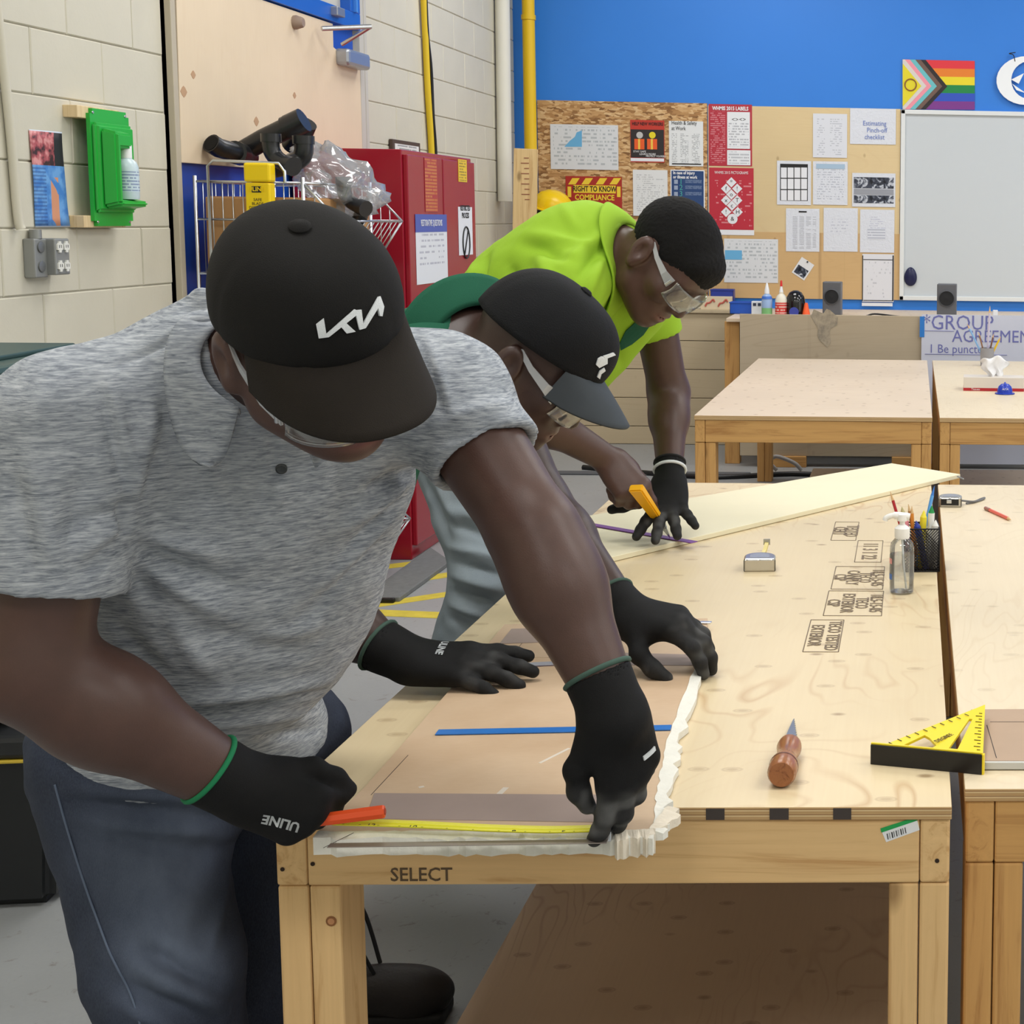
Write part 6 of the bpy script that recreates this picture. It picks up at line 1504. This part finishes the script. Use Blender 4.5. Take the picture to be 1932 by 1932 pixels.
def boot(person, ankle, toe, mat=BOOTM, laces=True, h=.15, s=1.0):
    an = V3(ankle); to = V3(toe); f = to-an; f[2] = 0; L = np.linalg.norm(f); f = unit(f); up = V3((0, 0, 1)); sd = np.cross(f, up); g = lambda a, b, c: V3((an[0], an[1], 0))+f*a+sd*b+up*c
    prims = [cap(g(0, 0, .09), g(-.005, 0, h+.05), .047*s, .054*s, .02), cap(g(-.02, 0, .055), g(.05, 0, .06), .042*s, .046*s, .03), ell(g(L*.55, 0, .055), (L*.5, .046*s, .050), np.array([f, sd, up]), .03), ell(g(L*.78, 0, .045), (.062, .048*s, .046), np.array([f, sd, up]), .02), half((0, 0, .018), (0, 0, -1))]
    b = solid_obj('boot', prims, mat, person, .005, 2)
    sp = [bx(g(L*.40, 0, .012), (L*.58, .036*s, .006), np.array([f, sd, up]), .008, .001)]
    solid_obj('boot_sole', sp, plain('sole_black', (24, 22, 22), .7), b, .005, 1)
    if laces:
        LC = plain('lace_black', (20, 20, 22), .7)
        for k in range(4):
            x = .06+.028*k; z_ = .118-.012*k-.25*max(0, x-.09)
            link('lace', tube_mesh('lace', [tuple(g(x, -.03, z_-.012)), tuple(g(x+.006, 0, z_)), tuple(g(x, .03, z_-.012))], .0035, 6), LC, b)
        for m, hgt in ((-1, .085), (1, .07)):
            pts = [g(.06, 0, .125), g(.075, m*.03, .15+hgt*.4), g(.06+.02*m, m*.045, .16+hgt), g(.09, m*.035, .16+hgt*.5), g(.125, m*.02, .10)]
            link('lace_loop', tube_mesh('lace_loop', [tuple(p) for p in smooth_pts([Vector(p) for p in pts])], .0038, 6), LC, b)
    return b
# ================================================================== man in the grey polo
M1 = thing('person', 'man in a heather grey polo and black cap measuring drywall at the table corner', 'person', (-1.08, 2.2, 0))
RS, RE, RW = A(128, 805, 1.75), A(58, 1262, 1.72), A(452, 1484, 1.835)
LS, LE, LW = A(838, 738, 2.00), A(1012, 1012, 1.90), A(1158, 1340, 1.825)
NB = A(480, 680, 1.86); HC = A(594, 640, 1.71)
CH = A(478, 850, 1.96); BE = A(412, 1140, 2.03); PE = A(360, 1400, 2.17)
lat = unit(LS-RS); tu = unit(CH-PE); fr = unit(np.cross(lat, tu)); fr = -fr if fr[1] > 0 else fr; TA = np.array([lat, fr, tu])
yaw, pit = math.radians(50), math.radians(33)
fw = V3((math.sin(yaw)*math.cos(pit), -math.cos(yaw)*math.cos(pit), -math.sin(pit))); up0 = V3((.10, -.50, .85))
H1 = Head(HC, fw, up0, 1.06); H1.jaw = .80
b1 = H1.prims()+[cap(H1.p(0, -.03, -.05), NB, .066, .072, .03), cap(RS, RE, .066, .056, .03), cap(RE, mid(RE, RW, .35), .056, .061, .03), cap(mid(RE, RW, .3), RW, .061, .037, .03),
     cap(LS, LE, .064, .052, .03), cap(LE, mid(LE, LW, .3), .052, .055, .03), cap(mid(LE, LW, .25), LW, .055, .034, .03), ell(CH, (.17, .10, .19), TA, .05), ell(BE, (.16, .12, .18), TA, .05),
     cap(NB, RS, .05, .05, .05), cap(NB, LS, .05, .05, .05)]
solid_obj('body', b1, SKIN, M1, .0048, 2, None, skin_colour(H1))
SE_R = mid(RS, RE, .66); SE_L = mid(LS, LE, .47)
dR = unit(RE-RS); dL = unit(LE-LS)
sh = [ell(CH, (.205, .132, .215), TA, .06), ell(mid(CH, BE, .5)+fr*.02, (.185, .135, .20), TA, .08), ell(BE+fr*.02, (.178, .150, .20), TA, .08), ell(PE+fr*.0, (.190, .140, .17), TA, .08),
      cap(NB-tu*.01, RS, .075, .070, .07), cap(NB-tu*.01, LS, .072, .066, .07), cap(RS, SE_R, .080, .084, .05, 'u', True), cap(LS, SE_L, .073, .074, .05, 'u', True),
      half(A(330, 1436, 2.1), -unit(tu+V3((.05, 0, 0.0)))),
      cap(mid(RS, RE, .64), mid(RS, RE, .8), .070, .074, .004, 's'), cap(mid(LS, LE, .45), mid(LS, LE, .6), .060, .063, .004, 's'),
      cap(NB+tu*.02, H1.p(0, -.02, -.02), .066, .075, .01, 's')]
S1 = solid_obj('polo_shirt', sh, HEATHER, M1, .0050, 3, lambda P, N_: .0030*vnoise(P*np.array([1, 1, 1.6]), 15, 2)+.0014*vnoise(P, 38, 5))
add_folds(S1, [(238, 930, 234, 1010, .010, -.009), (246, 960, 300, 760, .016, .010), (262, 950, 340, 720, .013, -.009), (285, 930, 350, 690, .012, .006), (186, 712, 240, 930, .006, -.005), (200, 705, 256, 920, .008, .005), (232, 965, 120, 1000, .012, -.007), (235, 985, 130, 1050, .013, .007), (228, 1010, 150, 1090, .010, -.005),
   (250, 1000, 420, 1050, .011, .008), (250, 1025, 440, 1110, .011, -.008), (250, 1045, 430, 1170, .014, .008), (245, 1070, 340, 1230, .014, -.008), (235, 1095, 420, 1290, .016, .008), (200, 1160, 330, 1300, .014, -.006), (400, 590, 322, 640, .010, .007), (398, 575, 340, 585, .009, -.006), (398, 560, 335, 548, .010, .006), (205, 698, 372, 618, .005, -.004),
   (345, 690, 420, 930, .010, .007), (365, 690, 445, 940, .012, -.006), (300, 700, 330, 880, .010, -.005), (512, 815, 522, 905, .006, -.003), (522, 905, 530, 960, .010, .004), (800, 880, 690, 925, .011, -.009), (790, 900, 640, 1000, .013, .008), (775, 925, 640, 1060, .012, -.008), (750, 960, 600, 1130, .015, .007), (720, 1010, 560, 1180, .014, -.006),
   (775, 600, 842, 790, .005, -.005), (788, 600, 856, 790, .008, .005), (850, 790, 960, 760, .010, .006), (840, 830, 950, 800, .010, -.006), (640, 840, 660, 960, .014, -.004), (700, 820, 720, 900, .012, .004),
   (340, 1345, 610, 1305, .008, -.014), (330, 1325, 620, 1285, .014, .009), (320, 1370, 600, 1345, .014, .007), (430, 1400, 600, 1375, .009, -.006), (450, 1210, 620, 1180, .015, .005), (350, 1180, 600, 1240, .016, -.005), (60, 860, 110, 1080, .016, .006), (20, 880, 60, 1090, .014, -.006), (160, 860, 130, 1080, .014, -.005), (100, 700, 60, 830, .02, .005)], gain=1.5)
collar(M1, A(508, 688, 1.79), (.34, -.74, .52), (.02, -.25, -.95), .070, .030, HEATHER, 22, point=.036, hh=.020, shirt=S1, r2=1.08)
def on_mesh(o, px, py):
    """nearest surface point of a mesh (world space) along the sight line of a pixel"""
    from mathutils.bvhtree import BVHTree
    me = o.data; bv = BVHTree.FromPolygons([v.co for v in me.vertices], [tuple(p.vertices) for p in me.polygons]); h = bv.ray_cast(Vector((0, 0, CAMH)), Vector(ray(px, py)))
    return (V3(h[0]), V3(h[1])) if h[0] is not None else (A(px, py, 1.9), V3((0, -1, 0)))
p, n_ = on_mesh(S1, 531, 884); bme = lathe_mesh('shirt_button', [(.0066, -.001), (.0066, .0022), (.0050, .0030), (.0035, .0022), (.001, .0020)], 18); bme.transform(Matrix.Translation(Vector(p)) @ Vector(n_).to_track_quat('Z', 'Y').to_matrix().to_4x4()); link('shirt_button', bme, plain('button_grey', (54, 58, 60), .3), S1)
# jeans
HR, HL = A(235, 1440, 2.14), A(520, 1400, 2.36); KR, KL = A(312, 1830, 2.06), A(478, 1840, 2.30); AR, AL = V3((KR[0]+.01, 2.16, .07)), V3((KL[0]-.02, 2.42, .07))
j1 = [ell(PE, (.185, .135, .13), TA, .06), cap(HR, KR, .122, .094, .06), cap(KR, AR, .090, .072, .05, 'u', True), cap(HL, KL, .112, .086, .06), cap(KL, AL, .084, .070, .05, 'u', True), half(PE+tu*.10, tu)]
def jeans_fade(P):
    nv = np.array(s2l((26, 32, 52))); fd = np.array(s2l((104, 114, 132))); d, t = seg_dist(P, A(300, 1600, 2.0), A(330, 1800, 1.96)); k = np.exp(-(d/.085)**2)[:, None]*.75
    return nv*(1-k)+fd*k
J1 = solid_obj('jeans', j1, DENIM1, M1, .0065, 2, lambda P, N_: .0035*vnoise(P, 18, 7)+.0018*vnoise(P, 42, 3), jeans_fade)
add_folds(J1, [(130, 1490, 430, 1505, .010, .007), (130, 1515, 440, 1545, .010, -.009), (150, 1545, 440, 1580, .012, .007), (170, 1590, 430, 1600, .012, -.006), (260, 1790, 425, 1870, .012, -.011), (260, 1820, 430, 1905, .012, .009), (210, 1850, 400, 1935, .012, -.010), (220, 1890, 380, 1960, .012, .008), (430, 1640, 395, 1800, .010, .005), (300, 1640, 280, 1780, .02, .004), (110, 1440, 260, 1480, .008, -.006)], 1.5)
sp = [on_mesh(J1, x, y) for x, y in ((105, 1480), (117, 1525), (130, 1570), (147, 1625), (165, 1680), (185, 1735), (205, 1790), (222, 1825), (240, 1860), (253, 1895), (265, 1930))]
link('side_seam', tube_mesh('side_seam', [tuple(q) for q in smooth_pts([Vector(q[0]+q[1]*.0012) for q in sp])], .0015, 6), plain('seam_thread', (92, 104, 124), .8), J1)
boot(M1, AR, AR+V3((.17, -.16, 0)), laces=False); boot(M1, AL, AL+V3((.19, -.10, 0)), laces=False)
# cap with embroidered mark, glasses
C1, band1 = cap_hat(M1, H1, CAPBLK, BRIMB,   .10, .090, 1.05, .014, .112, 'black cap with white embroidered letters')
def strokes(parent, surf, polys, mat, name, z, lift=.002, sub=6):
    """flat polygons given as lists of world points, laid on a surface"""
    for pts in polys:
        bm = bmesh.new(); bm.faces.new([bm.verts.new(tuple(p)) for p in pts]); bmesh.ops.triangulate(bm, faces=bm.faces[:]); bmesh.ops.subdivide_edges(bm, edges=bm.edges[:], cuts=sub, use_grid_fill=True)
        me = bm_mesh(name, bm); o = link(name, me, mat, parent); drop(o, surf, z, lift); md = o.modifiers.new('t', 'SOLIDIFY'); md.thickness = .0022; md.offset = 0
def zz(x, y): return 300+x/2.927, y/2.927
def px_poly(pts, Yd): return [A(*zz(*q), Yd) for q in pts]
lg = [[(865, 1790), (908, 1757), (922, 1845), (1080, 1706), (1112, 1722), (936, 1862), (880, 1869)], [(995, 1795), (1020, 1772), (1085, 1832), (1035, 1842)], [(1080, 1712), (1118, 1708), (1128, 1790), (1218, 1632), (1232, 1668), (1142, 1812), (1108, 1822)], [(1214, 1640), (1226, 1630), (1248, 1690), (1238, 1745), (1224, 1744), (1214, 1700)]]
vdir = -unit(ray(660, 605)); strokes(C1, C1, [px_poly(q, 1.56) for q in lg], EMB, 'embroidered_letter', vdir)
glasses(M1, H1, .030)
# gloved hands
HR1 = Hand('R', RW+unit(RW-RE)*.002, (.82, .10, -.45), (-.22, -.92, .30), 0.95, ((58, 82, 44), (70, 88, 45), (74, 88, 45), (76, 88, 45)), (2, 0, -2, -4), ((.42, .86, -.25), (-.10, .93, -.38), (-.35, .85, -.45)), 1.12)
G1R = glove(M1, HR1, RE, dust=.0, cuff=.046, rc=(.041, .044))
drape_text('glove_lettering', 'ULINE', .017, EMB, G1R, HR1.R(-.012, .068, .03), -HR1.f+HR1.s*-.15, -HR1.s, G1R, .0006, .95)
HL1 = Hand('L', LW+unit(LW-LE)*.002, (.14, .22, -.96), (.60, -.78, -.08), 1.0, ((6, 20, 12), (14, 26, 16), (24, 32, 18), (34, 36, 20)), (16, 8, 2, -4), ((.55, .82, -.25), (.05, 1.0, -.14), (-.25, .96, -.05)), 1.12)
G1L = glove(M1, HL1, LE, dust=.9, cuff=.052, rc=(.040, .042), band=plain('cuff_dull_green', (60, 84, 74), .8))
strokes(G1L, G1L, [[HL1.R(-.014, .062, .03), HL1.R(-.034, .060, .03), HL1.R(-.034, .066, .03), HL1.R(-.014, .068, .03)]], EMB, 'glove_tag', HL1.n, .001, 3)
# ================================================================== man in the green shirt
M2 = thing('person', 'man in a dark green shirt and black cap leaning over the drywall between the others', 'person', (-1.12, 2.75, 0))
H2 = Head(A(1004, 684, 2.64), (.74, .06, -.67), (.67, .02, .74), 1.10)
NB2 = A(872, 640, 2.72); CH2 = A(770, 720, 2.76); PE2 = A(470, 900, 2.86)
RS2, RE2, RW2 = A(770, 730, 2.58), A(600, 1150, 2.52), Az(765, 1247, .755)
LS2, LE2, LW2 = A(915, 700, 2.90), A(1025, 950, 2.78), Az(1182, 1160, .803)
tu2 = unit(CH2-PE2); lat2 = unit(LS2-RS2); fr2 = unit(np.cross(lat2, tu2)); fr2 = -fr2 if fr2[2] > 0 else fr2; TA2 = np.array([unit(lat2-tu2*lat2.dot(tu2)), fr2, tu2])
b2 = H2.prims()+[cap(H2.p(0, -.035, -.04), NB2, .060, .066, .03), cap(RS2, RE2, .055, .048, .03), cap(RE2, mid(RE2, RW2, .35), .047, .047, .03), cap(mid(RE2, RW2, .3), RW2, .047, .034, .03),
      cap(LS2, LE2, .055, .046, .03), cap(LE2, mid(LE2, LW2, .3), .045, .046, .03), cap(mid(LE2, LW2, .25), LW2, .046, .032, .03), ell(CH2, (.15, .09, .18), TA2, .05), cap(NB2, RS2, .05, .05, .05), cap(NB2, LS2, .05, .05, .05)]
solid_obj('body', b2, SKIN, M2, .0048, 2, None, skin_colour(H2, SK2))
s2_ = [ell(CH2, (.185, .115, .19), TA2, .06), ell(mid(CH2, PE2, .5), (.17, .11, .20), TA2, .08), ell(PE2, (.17, .12, .16), TA2, .08), cap(NB2-tu2*.02, RS2, .068, .062, .06), cap(NB2-tu2*.02, LS2, .068, .062, .06),
       cap(RS2, mid(RS2, RE2, .42), .070, .072, .05, 'u', True), cap(LS2, mid(LS2, LE2, .50), .068, .070, .05, 'u', True), half(PE2-tu2*.10, -tu2), cap(mid(CH2, NB2, .75), H2.p(0, -.03, -.02), .064, .075, .01, 's')]
solid_obj('shirt', s2_, GREENS, M2, .0068, 2, lambda P, N_: .004*vnoise(P, 14, 3)+.002*vnoise(P, 30, 9))
nax2 = unit(H2.p(0, -.035, -.05)-NB2); collar(M2, NB2+nax2*.02, nax2+V3((.0, 0, .15)), fr2, .082, .045, GREENS, 26, hh=.045)
HA2 = [PE2+TA2[0]*s*.09 for s in (-1, 1)]; KN2 = [V3((-1.20, 2.72, .50)), V3((-1.34, 2.98, .50))]; AN2 = [V3((-1.16, 2.70, .08)), V3((-1.42, 3.0, .08))]
if HA2[0][1] > HA2[1][1]: HA2 = HA2[::-1]
solid_obj('trousers', [ell(PE2-tu2*.02, (.16, .12, .14), TA2, .06)]+[cap(HA2[i], KN2[i], .095, .072, .05) for i in (0, 1)]+[cap(KN2[i], AN2[i], .070, .062, .04, 'u', True) for i in (0, 1)], NAVYP, M2, .008, 2, lambda P, N_: .003*vnoise(P, 16, 5))
boot(M2, AN2[0]+V3((.05, 0, 0)), AN2[0]+V3((.30, .01, 0))); boot(M2, AN2[1], AN2[1]+V3((.26, 0, 0)), laces=False)
C2, _b = cap_hat(M2, H2, CAPBLK2, BRIMG, .10, .080, 1.08, .016, .112, 'black mesh cap with grey brim', 56)
lg2 = [[(1126, 712), (1131, 700), (1140, 694), (1142, 700), (1134, 706), (1131, 716)], [(1124, 688), (1128, 676), (1134, 672), (1133, 682), (1146, 676), (1146, 686), (1130, 694)], [(1138, 671), (1158, 664), (1162, 669), (1142, 677)]]
strokes(C2, C2, [[A(x, y, 2.5) for x, y in q] for q in lg2], EMB, 'embroidered_letter', -unit(ray(1140, 690)), .002, 4)
glasses(M2, H2, .010)
HR2 = Hand('R', RW2, (.98, .02, -.07), (.06, -.34, .93), 1.06, ((4, 9, 5), (6, 11, 6), (6, 12, 8), (4, 12, 8)), (12, 2, -7, -16), ((.60, .75, -.25), (.25, .95, -.2), (.05, .98, -.2)), 1.10)
G2R = glove(M2, HR2, RE2, dust=.35, cuff=.055, rc=(.039, .045), band=plain('cuff_dull_green', (60, 84, 74), .8))
drape_text('glove_lettering', 'ULINE', .016, EMB, G2R, HR2.R(.008, .055, .03), -HR2.s, HR2.f, G2R, .0006, .9)
HL2 = Hand('L', LW2, (.95, -.20, -.12), (.10, -.30, .93), 1.06, ((26, 30, 16), (30, 34, 20), (34, 38, 22), (38, 40, 22)), (10, 2, -5, -12), ((.80, .50, -.35), (.35, .85, -.42), (.05, .90, -.45)), 1.10)
G2L = glove(M2, HL2, LE2, dust=.6, cuff=.050, rc=(.036, .039), band=MATS['cuff_dull_green'])
# ================================================================== man in the lime polo
M3 = thing('person', 'bare-headed man in a lime green polo cutting the cream board with a knife', 'person', (-1.12, 3.75, 0))
H3 = Head(A(1258, 492, 3.56), (.50, -.26, -.84), (.84, -.16, .50), 1.13)
NB3 = A(1150, 475, 3.66); CH3 = A(1070, 530, 3.66); BE3 = A(960, 640, 3.72); PE3 = A(900, 810, 3.74)
RS3, RE3, RW3 = A(1075, 545, 3.46), A(975, 765, 3.46), A(1150, 868, 3.58)
LS3, LE3, LW3 = A(1225, 548, 3.84), A(1262, 742, 3.90), Az(1264, 908, .845)
tu3 = unit(CH3-PE3); lat3 = unit(LS3-RS3); TA3l = unit(lat3-tu3*lat3.dot(tu3)); fr3 = np.cross(TA3l, tu3); fr3 = -fr3 if fr3[2] > 0 else fr3; TA3 = np.array([TA3l, fr3, tu3])
HR3 = Hand('R', RW3, (.62, -.22, -.72), (.45, -.72, .50), 1.06, ((34, 18, 8), (70, 72, 40), (76, 78, 42), (78, 80, 42)), (4, 0, -2, -4), ((.30, .85, -.45), (-.15, .95, -.40), (-.30, .95, -.30)), 1.0)
b3 = H3.prims()+[cap(H3.p(0, -.035, -.05), NB3, .060, .066, .03), cap(RS3, RE3, .056, .046, .03), cap(RE3, mid(RE3, RW3, .35), .046, .047, .03), cap(mid(RE3, RW3, .3), RW3+unit(RW3-RE3)*.01, .047, .031, .03)]+HR3.L+[
      cap(LS3, LE3, .055, .050, .03), cap(LE3, mid(LE3, LW3, .3), .049, .047, .03), cap(mid(LE3, LW3, .25), LW3, .047, .030, .03), ell(CH3, (.15, .09, .18), TA3, .05), cap(NB3, RS3, .05, .05, .05), cap(NB3, LS3, .05, .05, .05)]
nail = np.array(s2l((196, 140, 126)))
_sc3 = skin_colour(H3)
def sc3(P):
    c = _sc3(P); t = HR3.tips[0]; d = np.exp(-(np.linalg.norm(P-(t+HR3.n*.006), axis=1)/.007)**2)[:, None]; return c*(1-d)+nail*d
solid_obj('body', b3, SKIN, M3, .0042, 1, None, sc3)
s3_ = [ell(CH3, (.195, .150, .21), TA3, .06), ell(mid(CH3, BE3, .5)-fr3*.03, (.18, .14, .17), TA3, .08), ell(BE3, (.175, .150, .21), TA3, .08), ell(PE3, (.175, .125, .15), TA3, .08), cap(NB3-tu3*.02, RS3, .068, .066, .06), cap(NB3-tu3*.02, LS3, .068, .062, .06),
       cap(RS3, mid(RS3, RE3, .60), .074, .076, .05, 'u', True), cap(LS3, mid(LS3, LE3, .42), .066, .064, .05, 'u', True), cap(A(1190, 578, 3.70), A(1020, 752, 3.73), .088, .105, .07), half(PE3-tu3*.12, -tu3), cap(mid(CH3, NB3, .8), H3.p(0, -.03, -.03), .064, .078, .01, 's'), cap(mid(LS3, LE3, .40), mid(LS3, LE3, .6), .054, .056, .004, 's')]
S3 = solid_obj('polo_shirt', s3_, LIME, M3, .0062, 2, lambda P, N_: .003*vnoise(P, 14, 8)+.0015*vnoise(P, 32, 2))
add_folds(S3, [(1178, 425, 1085, 530, .014, -.016), (1165, 420, 1060, 500, .014, .012), (1150, 445, 1090, 600, .014, .012), (1010, 470, 1050, 560, .018, .012), (990, 440, 1120, 468, .018, .012), (985, 460, 1090, 495, .015, -.012), (960, 500, 1005, 590, .016, -.014), (905, 460, 880, 550, .016, .012), (925, 440, 905, 540, .016, -.012), (1130, 600, 1175, 690, .014, -.010), (1150, 590, 1115, 720, .014, .010), (870, 500, 860, 560, .012, -.010), (1060, 385, 1090, 440, .014, .008), (1250, 560, 1290, 600, .012, -.006)])
collar(M3, A(1178, 488, 3.63), (.86, -.30, .12), (.06, -.15, -1), .086, .050, LIME, 18, point=.030, hh=.028, shirt=S3)
# printed leaf and orange mark on the chest
for nm, pts, m_ in (('leaf_print', ((1252, 584), (1232, 606), (1212, 634), (1190, 652), (1168, 664), (1166, 650), (1178, 626), (1200, 606), (1226, 590)), plain('leaf_green', (22, 82, 62), .8)), ('orange_print', ((1118, 718), (1116, 708), (1126, 698), (1144, 694), (1154, 700), (1148, 712), (1132, 719)), plain('print_orange', (232, 96, 30), .8))):
    P_ = [A(x, y, 3.5) for x, y in pts]; strokes(S3, S3, [P_], m_, nm, -unit(ray(pts[0][0], pts[0][1])), .003, 3)
# hair cap: shell over the cranium with a hairline
hp = [H3.E((0, -.016, .040), (.0805, .1035, .0895), .01), H3.E((0, .060, .060), (.064, .036, .042), .02), H3.E((0, .112, -.052), (.10, .072, .084), .012, 's'), H3.E((0, .045, -.092), (.10, .100, .080), .012, 's')]
for m in (-1, 1): hp += [H3.E((m*.085, -.012, -.004), (.016, .026, .036), .008, 's')]
solid_obj('hair', hp, HAIRM, M3, .0035, 1, lambda P, N_: .0012*vnoise(P, 220, 3))
glasses(M3, H3)
HP3 = [PE3+TA3[0]*s*.09 for s in (-1, 1)]; HP3 = sorted(HP3, key=lambda q: q[1]); KN3 = [A(925, 1085, 3.58), A(940, 1050, 3.88)]; AN3 = [V3((-1.22, 3.62, .08)), V3((-1.16, 4.0, .08))]
J3 = solid_obj('jeans', [ell(PE3-tu3*.03, (.165, .125, .14), TA3, .06)]+[cap(HP3[i], KN3[i], .112, .085, .05) for i in (0, 1)]+[cap(KN3[i], AN3[i], .084, .072, .04, 'u', True) for i in (0, 1)], DENIM3, M3, .0065, 2, lambda P, N_: .004*vnoise(P, 16, 5)+.002*vnoise(P, 34, 6))
add_folds(J3, [(800, 900, 850, 1020, .012, -.012), (815, 890, 870, 1000, .012, .012), (850, 960, 930, 985, .014, .012), (845, 985, 940, 1020, .012, -.012), (845, 1030, 960, 1060, .012, .014), (850, 1060, 960, 1090, .012, -.014), (850, 1085, 950, 1115, .012, .014), (850, 1115, 930, 1140, .012, -.014), (848, 1140, 915, 1165, .010, .012), (846, 1165, 890, 1185, .010, -.010)])
boot(M3, AN3[0], AN3[0]+V3((.25, -.03, 0)), laces=False); boot(M3, AN3[1], AN3[1]+V3((.25, -.03, 0)), laces=False)
HL3 = Hand('L', LW3, (.06, -.80, -.60), (.0, -.60, .80), 1.08, ((-8, 4, 2), (-10, 4, 2), (-10, 4, 4), (-8, 6, 4)), (20, 4, -12, -30), ((.90, .42, -.10), (.92, .38, .02), (.90, .40, .08)), 1.10)
G3L = glove(M3, HL3, LE3, dust=.5, cuff=.055, rc=(.034, .038), band=plain('cuff_black', (22, 22, 22), .8))
ring_mesh('white_stripe', HL3.w-unit(HL3.w-LE3)*.034, unit(HL3.w-LE3), .0385, .0042, EMB, G3L)
# ================================================================== things held in the hands
tp = HR1.tips[0]*.5+HR1.th[3]*.5
mk_a = A(588, 1549, 1.848); mk_b = A(726, 1531, 1.862)
t = thing('orange_marker', 'orange marker in the right glove of the man in grey', 'marker', mk_a); t.rotation_euler = (Vector(mk_b)-Vector(mk_a)).to_track_quat('Z', 'Y').to_euler(); Lm = float(np.linalg.norm(mk_b-mk_a))
ORG = plain('marker_orange', (232, 84, 34), .4); link('barrel', lathe_mesh('barrel', [(.0080, -.03), (.0086, Lm*.5), (.0088, Lm*.98), (.0072, Lm)], 8, False), ORG, t); link('end_plug', lathe_mesh('end_plug', [(.0045, Lm), (.004, Lm+.001)], 10), plain('plug_dark_orange', (170, 60, 30), .5), t)
tm = thing('pulled_tape_measure', 'yellow steel tape blade stretched along the torn drywall edge', 'tape measure', tuple(Az(640, 1556, .716)))
TB = plain('tape_yellow', (232, 226, 40), .35); pts = [Az(630, 1556, .724), Az(700, 1558, .724), Az(800, 1562, .723), Az(920, 1568, .721), Az(1040, 1571, .719), Az(1138, 1568, .721)]
vs = []; fs = []; O = V3(tm.location)
pp = [V3(q) for q in smooth_pts([Vector(q) for q in pts], 5)]
for q in pp:
    for k, (dy, dz) in enumerate(((-.010, .0045), (-.005, .001), (0, 0), (.005, .001), (.010, .0045))): vs.append(q+V3((0, dy, dz))-O)
for i in range(len(pp)-1):
    for k in range(4): fs.append((5*i+k, 5*i+k+1, 5*i+6+k, 5*i+5+k))
bl = link('blade', pydata('blade', vs, fs, True), TB, tm); md = bl.modifiers.new('t', 'SOLIDIFY'); md.thickness = .0006
e = pp[-1]-O; link('end_hook', box_mesh('end_hook', .012, .022, .014, .001, 1, (.004, 0, -.003)), CHROME, tm, tuple(e+V3((.002, 0, 0))))
for i in range(2, 26, 2):
    q = pp[i]-O; link('tick', box_mesh('tick', .0008, .006, .0004), INK, tm, tuple(q+V3((0, -.007, .0042))), (math.radians(-22), 0, 0))
for s, i in (('12', 5), ('10', 9), ('8', 17), ('5', 21)):
    q = pp[i]-O; text('numeral', s, .012, INK, tm, tuple(q+V3((0, -.001, .0012))), (0, 0, 0), .0002)
pa = (HR2.joints[0][2]+HR2.joints[1][2])/2+V3((-.05, 0, .004)); pbb = A(964, 1264, float(HR2.tips[0][1])+.0)
pencil('orange_pencil', pa, pbb, .0045, (222, 84, 40), 'orange pencil between the right glove fingers of the man in green', tipc=(60, 40, 34))
k0 = A(1203, 925, 3.52); k1 = A(1245, 984, 3.62); k2 = Az(1264, 1014, .718); kn = thing('utility_knife', 'yellow utility knife held by the man in lime', 'knife', tuple(k1))
YK = plain('knife_yellow', (242, 178, 24), .35); d_ = unit(k1-k0); u_ = unit(np.cross(d_, (0, 1, 0)))
def tapered(name, a, b, wa, wb, ta, tb_, mat, par):
    a = V3(a)-V3(par.location); b = V3(b)-V3(par.location); d = unit(b-a); v = V3((-.25, -.9, .2)); v = unit(v-d*v.dot(d)); u = np.cross(d, v); vs = []
    for p, w_, t_ in ((a, wa, ta), (b, wb, tb_)):
        for s1, s2 in ((1, 1), (1, -1), (-1, -1), (-1, 1)): vs.append(p+u*(s1*w_)+v*(s2*t_))
    bm = bmesh.new(); bv = [bm.verts.new(tuple(q)) for q in vs]
    for f in ((0, 1, 2, 3), (7, 6, 5, 4), (0, 4, 5, 1), (1, 5, 6, 2), (2, 6, 7, 3), (3, 7, 4, 0)): bm.faces.new([bv[i] for i in f])
    bmesh.ops.bevel(bm, geom=bm.edges[:], offset=min(wb, tb_)*.4, segments=2, affect='EDGES'); return link(name, bm_mesh(name, bm), mat, par)
tapered('handle', k0-d_*.012, k1, .0175, .012, .010, .008, YK, kn); tapered('blade_holder', k1-d_*.002, mid(k1, k2, .45), .010, .007, .006, .004, GREYMET, kn); tapered('blade', mid(k1, k2, .3), k2, .008, .0012, .0008, .0005, CHROME, kn)
